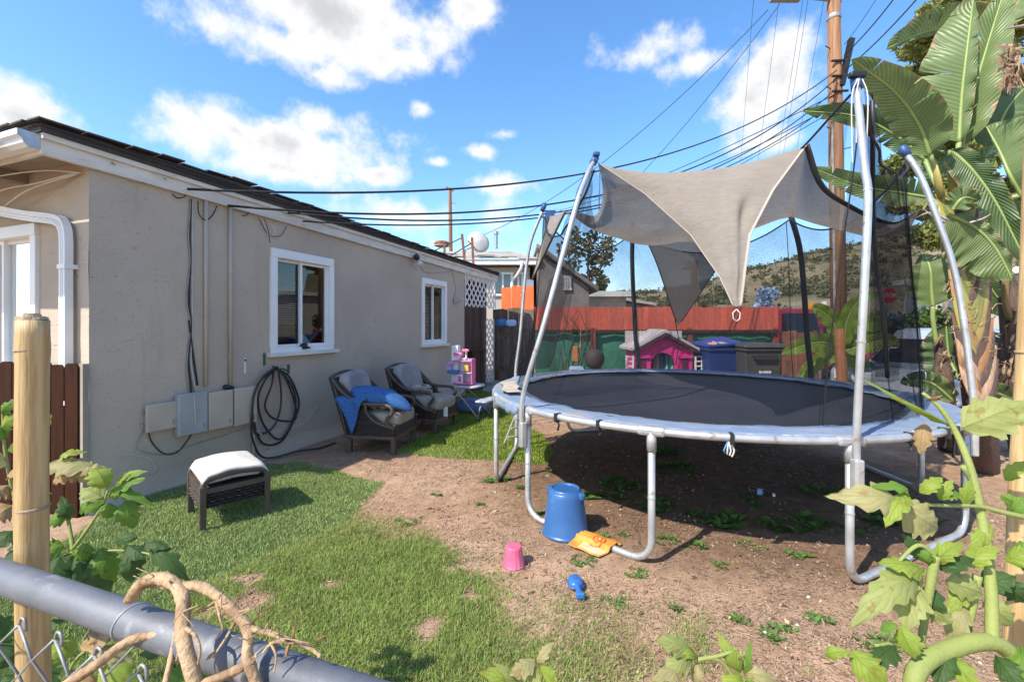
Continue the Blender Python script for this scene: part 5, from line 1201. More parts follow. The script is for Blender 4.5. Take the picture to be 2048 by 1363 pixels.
m_net = net_mat('net_mesh', .40); m_netd = net_mat('net_bunched', .50)
def net_panel(k0, k1, sag, name='net', mat=m_net, bulge=-.1, fold=.03, zdrop=.08, rb=1.80, n=30, zlo=TH + .03, top_pull=0.0):
    a0, a1 = POLES[k0][0], POLES[k1][0]
    if a1 < a0: a1 += 360
    T0, T1 = TOPS[k0] - V(0, 0, zdrop), TOPS[k1] - V(0, 0, zdrop)
    def f(u, v):
        a = a0 + (a1 - a0) * u; bpt = rim(a, rb, zlo); tpt = T0.lerp(T1, u); tpt.z -= sag * 4 * u * (1 - u)
        p = bpt.lerp(tpt, v); c = (TC - p); c.z = 0; c.normalize()
        p += c * (-bulge * math.sin(math.pi * v) * 0 + bulge * 4 * u * (1 - u) * v * .5)
        p += c * fold * (nse(u * 7 + k0, v * 2, 1) + .5 * math.sin(u * 40 + k0) * (1 - v) * .5)
        return p
    b = MB(); b.grid(f, n, 18); o = b.build(name, mat, tp, smooth=True)
    e = MB(); e.tube([f(i / n, 1) for i in range(n + 1)], .009, 5); e.build('net_hem', m_black, o)
    e = MB(); e.tube([f(0.02, j / 18) for j in range(19)], .0045, 5); e.build('net_seam', m_black, o); return o
net_panel(3, 6, .30); net_panel(6, 5, .35); net_panel(5, 4, .35); net_panel(4, 1, .40, fold=.05); net_panel(2, 3, .30, fold=.06)
# gathered net by the right poles and at the left entrance
def gather(pts_top, pts_bot, mat, name='gathered_net', n=24, amp=.05):
    A0, A1, B0, B1 = [Vector(p) for p in (*pts_top, *pts_bot)]
    b = MB(); b.grid(lambda u, v: (B0.lerp(B1, u)).lerp(A0.lerp(A1, u), v) + V(0, amp * .4 * math.sin(u * 13 + v * 2), 0) + V(.03 * nse(u * 5, v * 3, 1), 0, 0), n, 16); o = b.build(name, mat, tp, smooth=True); return o
gather((at(1738, 400, 3.1), at(1850, 430, 3.6)), (at(1742, 765, 3.3), at(1835, 760, 3.7)), m_netd)
gather((at(1745, 440, 3.4), at(1830, 450, 3.9)), (at(1750, 755, 3.5), at(1800, 750, 3.9)), m_netd)
gather((at(1730, 180, 2.8), at(1745, 190, 2.85)), (at(1738, 470, 3.05), at(1790, 440, 3.3)), m_netd, n=10, amp=.02)
gather((at(1168, 345, 3.85), at(1182, 345, 3.85)), (at(1120, 470, 4.0), at(1190, 470, 4.2)), m_netd, n=10, amp=.02)
gather((at(1098, 560, 4.7), at(1160, 500, 4.3)), (at(1050, 740, 4.4), at(1100, 735, 4.2)), m_netd, n=14, amp=.03)
for pts in (((1098, 420, 5.3), (1103, 470, 5.3), (1085, 520, 5.2)),):
    b = MB(); b.grid(lambda u, v: at(1090 + 22 * u * (1 - v), 420 + 70 * v, 5.4), 4, 6); b.build('blue_sleeve', m_capb, tp, smooth=True)
for k, pts in enumerate((((1745, 200, 2.85), (1748, 470, 3.1), (1768, 640, 3.2), (1775, 755, 3.25)), ((1350, 640, 6.2), (1357, 680, 6.2), (1352, 730, 6.1)))):
    b = MB(); b.tube(smooth_path([at(*p) for p in pts], 5), [.014 if k == 0 else .006] * (5 * (len(pts) - 1) + 1), 6); b.build('net_cord', m_black, tp, smooth=True)

# ---- shade sail
m_sail = pm('sail_cloth', (.45, .39, .33), (.40, .345, .29), scale=14, rough=.9, transl=.32, alpha=.95, wave=(60, 'DIAGONAL', 8.0), bump=.6, stretch=(1, 1, 4), bdist=.004, spots=((.35, .30, .25), 1.5, .60, .14))
m_hem = pm('sail_hem', (.44, .385, .325), (.39, .335, .28), rough=.85, transl=.1)
m_hemd = pm('sail_hem_dark', (.06, .05, .048), (.05, .045, .04), rough=.85)
sail = thing('shade_sail', 'taupe shade sail draped over the trampoline poles with pointed corners hanging down', 'shade sail', V(2.0, 4.6, 1.6))
PT1 = at(1197, 327, 3.80); PT2 = at(1612, 290, 3.25)
def ridge(u):
    p = PT1.lerp(PT2, u); p.z -= .18 * 4 * u * (1 - u) * (1 - .25 * u); return p
back = [TOPS[4] + V(.12, -.1, -.02), TOPS[5] + V(-.3, -.15, -.04), TOPS[5] + V(.75, -.2, -.08), TOPS[6] + V(-.1, -.05, -.05)]
backp = smooth_path(back, 10)
def bk(u): x = u * (len(backp) - 1); i = min(int(x), len(backp) - 2); return backp[i].lerp(backp[i + 1], x - i)
def sheet(u, v):
    p = ridge(u).lerp(bk(u), v); s = math.sin(math.pi * v)
    p.z -= s * (.20 + .16 * math.sin(u * 3.1)) + .05 * s * nse(u * 4, v * 3, 1) + .03 * s * abs(math.sin(u * 14 + v * 3 + nse(u * 3, v * 2, 1)))
    if u < .12: p.x += .25 * s * (.12 - u) / .12
    return p
b = MB(); b.grid(sheet, 44, 24); b.build('canopy', m_sail, sail, smooth=True)
TIP = at(1473, 624, 3.02)
def flap(u, v):
    # v from ridge (0) to the hanging tip (1); concave sides
    r0 = ridge(u); w = (1 - v)
    L_ = ridge(0); Rr = ridge(1)
    le = [L_, at(1290, 388, 3.62), at(1382, 470, 3.35), at(1440, 555, 3.12), at(1466, 612, 3.02)]; re_ = [Rr, at(1546, 380, 3.13), at(1499, 470, 3.06), at(1488, 545, 3.03), at(1480, 612, 3.02)]
    def pl(P, t): x = t * (len(P) - 1); i = min(int(x), len(P) - 2); f = x - i; return P[i].lerp(P[i + 1], f)
    lp, rp_ = pl(le, v), pl(re_, v); p = lp.lerp(rp_, u)
    if v < .25: p = r0.lerp(p, v / .25) if v > 0 else r0
    p.y += -.05 * math.sin(math.pi * u) * math.sin(math.pi * min(1, v * 1.1)) + .015 * math.sin(u * 13 + v * 4) * v * (1 - v) * 2 + .05 * math.exp(-((u - .83) ** 2 / .004 + (v - .38) ** 2 / .006)) - .035 * abs(math.sin((u * 1.0 + v * .35) * 9)) * (1 - v) * math.sin(math.pi * u) * .6
    return p
b = MB(); b.grid(flap, 40, 40); fl_o = b.build('hanging_corner', m_sail, sail, smooth=True)
for u0 in (0, 1):
    b = MB(); pts = [flap(u0, j / 40) for j in range(1, 41)]; b.tube([p - V(0, .004, 0) for p in pts], .014, 6, flat=.35); b.build('hem', m_hem, fl_o, smooth=True)
b = MB(); b.tube([TIP + V(0, 0, .02), TIP + V(-.025, -.0, -.005), TIP + V(-.022, 0, -.045), TIP + V(0, 0, -.062), TIP + V(.022, 0, -.045), TIP + V(.025, 0, -.005), TIP + V(0, 0, .02)], .004, 6); b.build('corner_ring', m_tie, fl_o, smooth=True)
# right wing running back to the right pole, with its dark concave edge
W0, W1_ = PT2, at(1850, 400, 3.62)
def wing(u, v):
    top_e = smooth_path([PT2, at(1640, 368, 3.35), at(1690, 408, 3.4), at(1780, 447, 3.5), at(1838, 420, 3.58)], 6)
    x = u * (len(top_e) - 1); i = min(int(x), len(top_e) - 2); a = top_e[i].lerp(top_e[i + 1], x - i)
    c = bk(1).lerp(at(1795, 470, 4.6), u) if u > .0 else bk(1)
    p = a.lerp(c, v); p.z -= .16 * math.sin(math.pi * v) * (1 - .5 * u) ; return p
b = MB(); b.grid(wing, 26, 14); wg = b.build('right_wing', m_sail, sail, smooth=True)
b = MB(); b.tube([wing(i / 26, 0) - V(0, .005, 0) for i in range(27)], .022, 6, flat=.35); b.build('hem', m_hemd, wg, smooth=True)
# back and left corners hanging down
def tri_flap(name, A, B_, T, sag, parent=sail):
    A, B_, T = Vector(A), Vector(B_), Vector(T); cen = (A + B_ + T) / 3
    def f(u, v):
        e0, e1 = A.lerp(T, v), B_.lerp(T, v); k = sag * 4 * v * (1 - v); mid_ = (A + B_) / 2
        e0 = e0 + ((mid_.lerp(T, v)) - e0) * k; e1 = e1 + ((mid_.lerp(T, v)) - e1) * k
        p = e0.lerp(e1, u); p.y += .03 * math.sin(u * 6 + v * 3) * (1 - v); return p
    b = MB(); b.grid(f, 16, 20); o = b.build(name, m_sail, parent, smooth=True)
    for u0 in (0, 1):
        b = MB(); b.tube([f(u0, j / 20) for j in range(20)], .016, 5, flat=.4); b.build('hem', m_hemd, o, smooth=True)
    return o
tri_flap('hanging_corner', at(1280, 458, 6.2), at(1500, 462, 5.8), at(1356, 652, 6.15), .12)
tri_flap('hanging_corner', at(1098, 432, 5.2), at(1130, 425, 4.9), at(1062, 566, 5.3), .05)

# front net: its top edge hangs just inside the sail's front edge
ftop = smooth_path([TOPS[1] - V(0, 0, .06)] + [ridge(u) + V(0, .14, -.05) for u in (.05, .3, .6, .95)] + [TOPS[2] + V(-.02, .02, -.05)], 8)
def fnet(u, v):
    x = u * (len(ftop) - 1); i = min(int(x), len(ftop) - 2); a = ftop[i].lerp(ftop[i + 1], x - i); p = rim(212 + 62 * u, 1.80, TH + .03)
    q = p.lerp(a, v); q.y += .03 * nse(u * 7, v * 3, 1); return q
b = MB(); b.grid(fnet, 40, 18); fn_ = b.build('net', net_mat('net_front', .24), tp, smooth=True)
b = MB(); b.tube([fnet(.75 + .25 * i / 12, 1) for i in range(13)], .008, 5); b.build('net_hem', m_black, fn_)
# ================================================================= FURNITURE AND TOYS
m_wick = pm('wicker_brown', (.075, .055, .048), (.045, .033, .03), scale=30, rough=.6, wave=(38, 'Z', 3.0), bump=.9, bdist=.006)
m_frameb = pm('frame_brown', (.088, .062, .045), (.065, .047, .035), scale=8, rough=.5, bump=.1)
m_cush = pm('cushion_beige', (.36, .315, .26), (.27, .235, .195), scale=5, rough=.92, bump=.3, bscale=160, spots=((.24, .17, .11), 3.5, .60, .12))
m_cushg = pm('cushion_grey', (.30, .29, .285), (.24, .23, .23), scale=5, rough=.92, bump=.3, bscale=160)
m_otto = pm('ottoman_cloth', (.60, .56, .50), (.50, .46, .41), scale=4, rough=.95, bump=.35, bscale=190, spots=((.36, .32, .30), 5, .60, .09))
m_ottop = pm('ottoman_print', (.33, .29, .31), (.50, .46, .47), scale=55, rough=.95, bump=.3)
m_pat, nt, out = new_mat('pillow_print'); N, L = nt.nodes.new, nt.links.new
tcn = N('ShaderNodeTexCoord'); wv = N('ShaderNodeTexVoronoi'); wv.inputs['Scale'].default_value = 16; L(tcn.outputs['Object'], wv.inputs['Vector']); cr = N('ShaderNodeValToRGB'); cr.color_ramp.interpolation = 'CONSTANT'
cr.color_ramp.elements[0].color = (.5, .46, .4, 1); e_ = cr.color_ramp.elements.new(.3); e_.color = (.05, .045, .05, 1); e_ = cr.color_ramp.elements.new(.45); e_.color = (.5, .46, .4, 1); e_ = cr.color_ramp.elements.new(.62); e_.color = (.06, .05, .06, 1)
L(wv.outputs['Distance'], cr.inputs[0]); p_ = N('ShaderNodeBsdfPrincipled'); p_.inputs['Roughness'].default_value = .95; L(cr.outputs[0], p_.inputs['Base Color']); L(p_.outputs[0], out.inputs['Surface'])
def woven(b, P, nu, nv, r):
    """basket weave on a patch P(u,v,off): horizontal strands bobbing past upright stakes"""
    for j in range(nv):
        pts = []
        for i in range(nu * 2 + 1): u = i / (nu * 2); pts.append(P(u, (j + .5) / nv, r * 1.3 * math.sin(math.pi * (i / 1.0) + math.pi * j) * (1 if i % 2 == 0 else 0) + (r * .9 if (i // 2 + j) % 2 else -r * .9)))
        b.tube(pts, r, 4, flat=.6)
# ---- ottoman
oc = gp(462, 1005)
def ott():
    lf, rf_ = gp(405, 1062), gp(534, 1027); ax = (rf_ - lf); wd = ax.length; rz = math.atan2(ax.y, ax.x)
    dep = .50; ay = V(-math.sin(rz), math.cos(rz), 0)
    c = (lf + rf_) / 2 + ay * dep / 2
    t = thing('ottoman', 'brown wicker ottoman with a sun-bleached cream cushion on the turf', 'ottoman', (c.x, c.y, 0), rz)
    W2, D2, H = wd / 2, dep / 2, .36
    for sx in (-1, 1):
        for sy in (-1, 1):
            b = MB(); b.beam(V(sx * W2, sy * D2, -.005), V(sx * W2, sy * D2, H * .93), .045, .045, up=(0, 1, 0)); b.build('leg', m_frameb, t, world=False, bevel=.006)
    for sy in (-1, 1):      # arched top rails
        b = MB(); pts = [V(x, sy * D2, z) for x, z in ((-W2, H * .85), (-W2, H * .93), (-W2 * .92, H * 1.02), (-W2 * .7, H * 1.07), (0, H * 1.11), (W2 * .7, H * 1.07), (W2 * .92, H * 1.02), (W2, H * .93), (W2, H * .85))]; b.tube(smooth_path(pts, 4), .02, 8); b.build('top_rail', m_frameb, t, world=False, smooth=True)
        b = MB(); b.beam(V(-W2, sy * D2, H * .82), V(W2, sy * D2, H * .82), .03, .04); b.build('rail', m_frameb, t, world=False)
        b = MB(); woven(b, lambda u, v, o: V(-W2 + .03 + (2 * W2 - .06) * u, sy * (D2 + .004 + o), H * .44 + H * .36 * v), 13, 6, .0105); b.build('wicker_panel', m_wick, t, world=False, smooth=True)
    for sx in (-1, 1):
        b = MB(); b.beam(V(sx * W2, -D2, H * .86), V(sx * W2, D2, H * .86), .03, .04); b.build('rail', m_frameb, t, world=False)
        b = MB(); woven(b, lambda u, v, o: V(sx * (W2 + .004 + o), -D2 + .03 + (2 * D2 - .06) * u, H * .44 + H * .36 * v), 12, 6, .0105); b.build('wicker_panel', m_wick, t, world=False, smooth=True)
    b = MB(); b.box((0, 0, H * .66), (2 * W2 - .03, 2 * D2 - .03, H * .40)); b.build('seat_deck', m_wick, t, world=False)
    b = MB(); b.pillow((0, 0, H * 1.0), (W2 * .93, D2 * .98, .055), n=14, e1=.5, e2=.3, fn=lambda p: p + V(0, 0, .03 * (1 - (p.x / W2) ** 2))); cu = b.build('cushion', m_ottop, t, world=False, smooth=True)
    b = MB(); b.grid(lambda u, v: (lambda x, y: V(x, y, H * 1.15 + .030 * (1 - (x / W2) ** 2) - .10 * max(0, abs(x) / W2 - .86) ** 1.0 * 3 - .02 * max(0, abs(y) / D2 - .85) * 5 + .006 * nse(x * 9, y * 9, 1)))((u - .5) * 2.02 * W2, (v - .5) * 2.12 * D2), 24, 24); b.build('top_cover', m_otto, t, world=False, smooth=True, solid=.02)
    return t
ott()
# ---- armchairs
def armchair(label, fl, face, grey, cush_c):
    """fl: place of the chair's front-left leg as seen; face: direction it faces"""
    f = Vector(face).normalized(); rz = math.atan2(f.y, f.x); lf = V(-f.y, f.x, 0)   # local x forward, y = left (away from camera)
    c = Vector(fl) - f * .27 + lf * .30
    t = thing('wicker_armchair', label, 'armchair', (c.x, c.y, 0), rz, 'wicker armchairs against the house wall')
    bw = dict(world=False)
    for sx, sy in ((.27, -.3), (.27, .3), (-.30, -.3), (-.30, .3)):
        b = MB(); b.beam(V(sx, sy, -.005), V(sx, sy, .24), .055, .055, up=(0, 1, 0)); b.build('leg', m_frameb, t, bevel=.006, **bw)
    for sy in (-1, 1):
        # side panel: flares back and sweeps down from the back post to the arm
        poly = [(.30, .20), (-.33, .20), (-.37, .4), (-.46, .72), (-.52, .90), (-.47, .885), (-.36, .72), (-.22, .62), (-.08, .575), (-.04, .48), (.04, .39), (.18, .34), (.30, .33)]
        b = MB(); b.prism([V(x, sy * .33, z) for x, z in poly], V(0, -sy * .035, 0)); sp = b.build('side_panel', m_wick, t, **bw)
        b = MB()
        for z in np.arange(.215, .86, .0155):
            xs = [-.33 if z < .3 else -.33 - (z - .3) * .32, .30 if z < .33 else (.18 - (z - .34) * 1.1 if z < .5 else (-.06 if z < .57 else -.08 - (z - .57) * 1.15))]
            if xs[1] - xs[0] < .03: continue
            b.tube([V(x, sy * (.333 + .004 * (k % 2)), z) for k, x in enumerate(np.linspace(xs[0], xs[1], 14))], .0062, 4)
        b.build('woven_strands', m_wick, sp, smooth=True, **bw)
        b = MB(); b.tube([V(x, sy * .335, z) for x, z in smooth_path2([(-.33, .19), (-.37, .4), (-.46, .72), (-.53, .91)])], .014, 6); b.build('edge_rail', m_frameb, t, smooth=True, **bw)
        b = MB(); b.tube([V(x, sy * .335, z) for x, z in smooth_path2([(-.53, .91), (-.38, .74), (-.22, .64), (-.06, .60), (.12, .60), (.24, .575), (.27, .51), (.20, .42), (.215, .35), (.28, .335), (.305, .365)])], .023, 8); b.build('arm', m_frameb, t, smooth=True, **bw)
        b = MB(); b.tube([V(x, sy * .335, z) for x, z in smooth_path2([(-.08, .59), (-.06, .50), (.02, .41), (.14, .355), (.30, .31)])], .02, 8); b.build('arm_scroll', m_frameb, t, smooth=True, **bw)
        b = MB(); b.beam(V(-.36, sy * .335, .205), V(.31, sy * .335, .205), .04, .035); b.build('base_rail', m_frameb, t, **bw)
    b = MB(); b.box((.285, 0, .265), (.03, .66, .13)); b.build('front_skirt', m_wick, t, **bw)
    b = MB(); b.beam(V(.29, -.35, .205), V(.29, .35, .205), .04, .035); b.build('base_rail', m_frameb, t, **bw)
    b = MB(); b.prism([V(-.33, -.31, .2), V(-.33, .31, .2), V(-.53, .34, .9), V(-.53, -.34, .9)], V(-.03, 0, 0)); b.build('back_panel', m_wick, t, **bw)
    b = MB(); b.tube(smooth_path([V(-.54, -.34, .905), V(-.55, -.2, .94), V(-.555, 0, .955), V(-.55, .2, .94), V(-.54, .34, .905)], 5), .02, 8); b.build('back_rail', m_frameb, t, smooth=True, **bw)
    b = MB(); b.box((-.02, 0, .30), (.58, .60, .06)); b.build('seat_deck', m_wick, t, **bw)
    b = MB(); b.pillow((.0, 0, .41), (.33, .29, .095), n=14, e1=.42, e2=.3, fn=lambda p: p + V(0, 0, .012 * nse(p.x * 5, p.y * 5, 1))); b.build('seat_cushion', m_cush, t, smooth=True, **bw)
    def tuft(p):
        d = 0
        for ty in (-.12, .12):
            for tz in (-.06, .15): d += math.exp(-((p.y - ty) ** 2 + (p.z - tz) ** 2) / .004)
        return p - V(.05 * d * (1 if p.x > 0 else 0), 0, 0)
    b = MB(); b.pillow((0, 0, 0), (.085, .29, .30), n=18, e1=.5, e2=.42, fn=tuft); M = Matrix.Rotation(R(-16), 3, 'Y'); b.v = [tuple(M @ Vector(p) + V(-.36, 0, .68)) for p in b.v]; b.build('back_cushion', m_cushg, t, smooth=True, **bw)
    return t
def smooth_path2(pts): return [(p.x, p.y) for p in smooth_path([V(a, c, 0) for a, c in pts], 5)]
f1 = (.985, -.17, 0)
ch1 = armchair('brown wicker armchair half covered by the blue knitted blanket', gp(787, 908), f1, False, None)
ch2 = armchair('brown wicker armchair with a tufted grey back cushion beside the kids table', gp(869, 868), (.93, -.36, 0), True, None)
def loc(t, x, y, z): return Matrix.Translation(t.location) @ t.rotation_euler.to_matrix().to_4x4() @ V(x, y, z)
b = MB(); b.pillow((0, 0, 0), (.17, .06, .13), n=12, e1=.7, e2=.6); M = Matrix.Rotation(ch1.rotation_euler.z + R(10), 3, 'Z') @ Matrix.Rotation(R(55), 3, 'X'); P0 = loc(ch1, .02, -.10, .535); b.v = [tuple(M @ Vector(p) + P0) for p in b.v]; o = b.build('patterned_pillow', m_pat, origin=P0 - V(0, 0, .08), smooth=True); tag(o, 'small black and cream patterned pillow on the blanket-covered armchair', 'pillow')
b = MB(); b.pillow((0, 0, 0), (.17, .06, .13), n=12, e1=.7, e2=.6); M = Matrix.Rotation(ch2.rotation_euler.z + R(30), 3, 'Z') @ Matrix.Rotation(R(40), 3, 'X'); P0 = loc(ch2, -.12, -.04, .56); b.v = [tuple(M @ Vector(p) + P0) for p in b.v]; o = b.build('patterned_pillow', m_pat, origin=P0 - V(0, 0, .08), smooth=True); tag(o, 'small black and cream patterned pillow on the tufted armchair', 'pillow')
b = MB(); P0 = loc(ch2, .30, -.10, .22); b.prism([P0 + V(0, 0, 0), P0 + V(.06, -.02, 0), P0 + V(.06, -.02, .14), P0 + V(0, 0, .14)], V(.004, .01, 0)); o = b.build('care_tag', m_vinyl, ch2)
# blue knitted blanket: bundled over a pillow, one corner hanging down the side of the chair
m_blank, nt, out = new_mat('blue_knit'); N, L = nt.nodes.new, nt.links.new
tcn = N('ShaderNodeTexCoord'); ck = N('ShaderNodeTexVoronoi'); ck.inputs['Scale'].default_value = 62; L(tcn.outputs['Object'], ck.inputs['Vector'])
cr = N('ShaderNodeMix'); cr.data_type = 'RGBA'; L(ck.outputs['Distance'], cr.inputs[0]); cr.inputs[6].default_value = (.05, .175, .42, 1); cr.inputs[7].default_value = (.018, .07, .22, 1)
p_ = N('ShaderNodeBsdfPrincipled'); p_.inputs['Roughness'].default_value = .9; L(cr.outputs[2], p_.inputs['Base Color']); bp = N('ShaderNodeBump'); bp.inputs['Strength'].default_value = .8; bp.inputs['Distance'].default_value = .01; bp.invert = True
L(ck.outputs['Distance'], bp.inputs['Height']); L(bp.outputs[0], p_.inputs['Normal']); L(p_.outputs[0], out.inputs['Surface'])
bl = thing('blue_blanket', 'bright blue knitted blanket bundled over the left armchair with a corner hanging down', 'blanket', loc(ch1, -.05, -.1, .5))
b = MB(); M4 = Matrix.Translation(ch1.location) @ ch1.rotation_euler.to_matrix().to_4x4()
def bund(p):
    k = p.x / .42; w = 1 - .55 * max(0, k) ** 1.5
    return V(p.x, p.y * w, p.z * w - .10 * max(0, k) ** 2 + .012 * nse(p.x * 8, p.y * 8, 1))
b.pillow((0, 0, 0), (.42, .19, .105), n=16, e1=.75, e2=.65, fn=bund); b.v = [tuple(M4 @ (Matrix.Rotation(R(8), 3, 'Y') @ Vector(p) + V(.03, -.13, .66))) for p in b.v]; b.build('bundle', m_blank, bl, smooth=True)
def drape(u, v):
    top = V(-.40 + .42 * u, -.20 - .06 * math.sin(u * 3.1), .76 - .02 * u)
    side = V(-.46 + .36 * u, -.375 - .015 * math.sin(u * 9), .66 - .03 * u)
    tip = V(-.30 + .30 * u * .6, -.385 - .02 * math.sin(u * 7), .62 - .38 * (1 - abs(u - .42) / .62))
    p = top.lerp(side, min(v / .3, 1)) if v < .3 else side.lerp(tip, (v - .3) / .7)
    return M4 @ p
b = MB(); b.grid(drape, 22, 24); b.build('hanging_corner', m_blank, bl, smooth=True, solid=.012)
# ---- kids' folding picnic table
m_ptop = pm('lavender_plastic', (.46, .45, .50), (.40, .39, .44), rough=.5); m_pblue = pm('bench_blue', (.14, .22, .42), (.1, .17, .35), rough=.5)
ktc = V(-.86, 7.62, 0); kt = thing('kids_table', 'small folding kids picnic table with a lavender-grey top', 'table', ktc, R(-22))
b = MB(); b.pillow((0, 0, .52), (.36, .27, .025), n=10, e1=.5, e2=.35); b.build('tabletop', m_ptop, kt, world=False, smooth=True)
for sx in (-1, 1):
    b = MB(); b.pillow((sx * .48, -.0, .30), (.12, .30, .022), n=8, e1=.5, e2=.4); b.build('bench', m_ptop if sx > 0 else m_pblue, kt, world=False, smooth=True)
    for sy in (-1, 1):
        b = MB(); b.tube(smooth_path([V(-sx * .1, sy * .2, .5), V(sx * .15, sy * .22, .3), V(sx * .42, sy * .22, .02), V(sx * .5, sy * .22, .015)], 4), .012, 6); b.build('leg', m_boxg, kt, world=False, smooth=True)
        b = MB(); b.tube([V(sx * .48, sy * .22, .29), V(sx * .40, sy * .22, .03)], .011, 6); b.build('leg', m_boxg, kt, world=False, smooth=True)
    b = MB(); b.tube([V(sx * .46, -.3, .016), V(sx * .46, .3, .016)], .014, 6); b.build('foot_bar', m_black, kt, world=False)
b = MB(); b.pillow((-.62, .35, .12), (.28, .24, .12), n=10, e1=.6, e2=.6); b.v = [tuple(Matrix.Rotation(R(-22), 3, 'Z') @ Vector(p) + ktc + V(.6, -.25, 0)) for p in b.v]; o = b.build('blue_basin', m_pblue, origin=ktc + V(.1, .2, 0), smooth=True); tag(o, 'blue plastic basin under the kids table', 'basin')
# dollhouse on the table
dh = thing('toy_dollhouse', 'pink and white plastic toy house standing on the kids table', 'toy house', V(-.92, 7.55, .55), R(-15))
m_tp = pm('toy_pink', (.72, .16, .38), (.66, .14, .34), rough=.45); m_tl = pm('toy_lilac', (.48, .34, .58), (.44, .3, .53), rough=.5); m_ty = pm('toy_yellow', (.75, .45, .06), (.7, .4, .05), rough=.5)
for nm, m_, c, s in (('tower', m_vinyl, (-.06, .04, .33), (.12, .12, .66)), ('back_wall', m_vinyl, (.14, .08, .22), (.24, .02, .44)), ('side_wall', m_tp, (.27, 0, .22), (.02, .18, .44)), ('floor', m_tp, (.11, 0, .02), (.36, .2, .03)), ('floor', m_tl, (.13, 0, .20), (.3, .2, .02)), ('floor', m_tp, (.10, 0, .40), (.36, .2, .025)), ('balcony', m_bluep, (-.05, -.1, .22), (.2, .1, .06)), ('stair', m_tl, (-.14, -.05, .30), (.1, .08, .12)), ('slide', m_tp, (.02, -.06, .52), (.16, .05, .05)), ('slide', m_tp, (.14, -.02, .58), (.12, .06, .04)), ('column', m_vinyl, (.12, .06, .5), (.03, .03, .2)), ('lamp', m_ty, (.17, -.04, .28), (.08, .06, .1)), ('door', m_vinyl, (.06, -.09, .10), (.12, .015, .16)), ('sign', m_tp, (.06, -.1, .10), (.07, .012, .1)), ('roof_rail', m_tl, (-.1, -.1, .36), (.1, .02, .05))):
    b = MB(); b.box(c, s); b.build(nm, m_, dh, world=False, bevel=.008)
# ---- buckets, scoop, cloth, bottle
def bucket(name, label, c, r0, r1, h, mat, ribs=0, ring=True):
    t = thing(name, label, 'bucket', (c.x, c.y, 0), R(20))
    prof = [(r0 * 1.07, .0), (r0 * 1.08, h * .03), (r0 * 1.02, h * .05), (r0, h * .07), ((r0 * .55 + r1 * .45), h * .5), (r1 * 1.03, h * .86), (r1 * .99, h * .94), (r1 * .90, h * .985), (r1 * .8, h * .985), (r1 * .3, h * .98), (.001, h * .98)]
    b = MB(); b.lathe(prof, (0, 0, 0), 40 if not ribs else 60)
    if ribs: b.v = [(x * (1 + .018 * math.cos(math.atan2(y, x) * ribs)), y * (1 + .018 * math.cos(math.atan2(y, x) * ribs)), z) for x, y, z in b.v]
    b.build('body', mat, t, world=False, smooth=True)
    if ring:
        b = MB(); b.lathe([(r1 * .72, h * .975), (r1 * .78, h * 1.02), (r1 * .84, h * 1.02), (r1 * .86, h * .975)], (0, 0, 0), 30, caps=False); b.build('base_ring', mat, t, world=False, smooth=True)
        for k in range(2):
            b = MB(); a = math.pi * k + 2.2; b.box((math.cos(a) * r1 * .98, math.sin(a) * r1 * .98, h * .9), (.05, .07, .05)); b.build('moulded_grip', mat, t, world=False, bevel=.015)
    return t
m_bkt = pm('bucket_blue', (.028, .10, .27), (.036, .12, .30), scale=5, rough=.38, spots=((.08, .19, .36), 6, .60, .14), bump=.05)
m_bkp = pm('bucket_pink', (.62, .10, .20), (.66, .16, .27), scale=6, rough=.45, transl=.1)
bucket('blue_bucket', 'large blue plastic bucket upside down beside a trampoline leg', gp(1131, 1062), .165, .128, .325, m_bkt)
pb = bucket('pink_bucket', 'small pink toy bucket upside down on the dirt', gp(1028, 1128), .068, .05, .125, m_bkp, ribs=14, ring=False)
b = MB(); b.tube(smooth_path([V(.07, .0, .01), V(.09, -.03, .008), V(.08, -.06, .006), V(.03, -.085, .006)], 5), .0025, 5); b.build('handle', m_rust, pb, world=False, smooth=True)
sc0, sc1 = gp(1151, 1172), gp(1165, 1212); ax = (sc1 - sc0).normalized(); rzs = math.atan2(ax.y, ax.x)
sc = thing('toy_scoop', 'small blue plastic toy scoop lying on the dirt', 'toy scoop', (sc0.x, sc0.y, .01), rzs)
m_scp = pm('scoop_blue', (.03, .12, .36), (.04, .15, .4), rough=.32)
b = MB(); b.pillow((-.005, 0, .012), (.058, .042, .030), n=12, e1=.7, e2=.75, fn=lambda p: V(p.x, p.y * (1 - .25 * max(0, -p.x / .058) ** 2), max(p.z, -.004))); b.build('bowl', m_scp, sc, world=False, smooth=True)
b = MB(); b.tube([V(-.005 + .061 * math.copysign(abs(math.cos(a)) ** .75, math.cos(a)), .045 * math.copysign(abs(math.sin(a)) ** .75, math.sin(a)) * (1 - .22 * max(0, -math.cos(a))), .010) for a in np.linspace(0, 6.283, 33)], .004, 6); b.build('bowl_rim', m_scp, sc, world=False, smooth=True)
b = MB(); b.tube([V(.045, 0, .02), V(.06, 0, .022), V(.075, 0, .016), V(.09, 0, .024), V(.105, 0, .016), V(.12, 0, .022)], [.016, .02, .014, .019, .014, .017], 10); b.build('handle', m_scp, sc, world=False, smooth=True)
b = MB(); b.box((.132, 0, .018), (.026, .05, .034)); b.build('grip_end', m_scp, sc, world=False, bevel=.008)
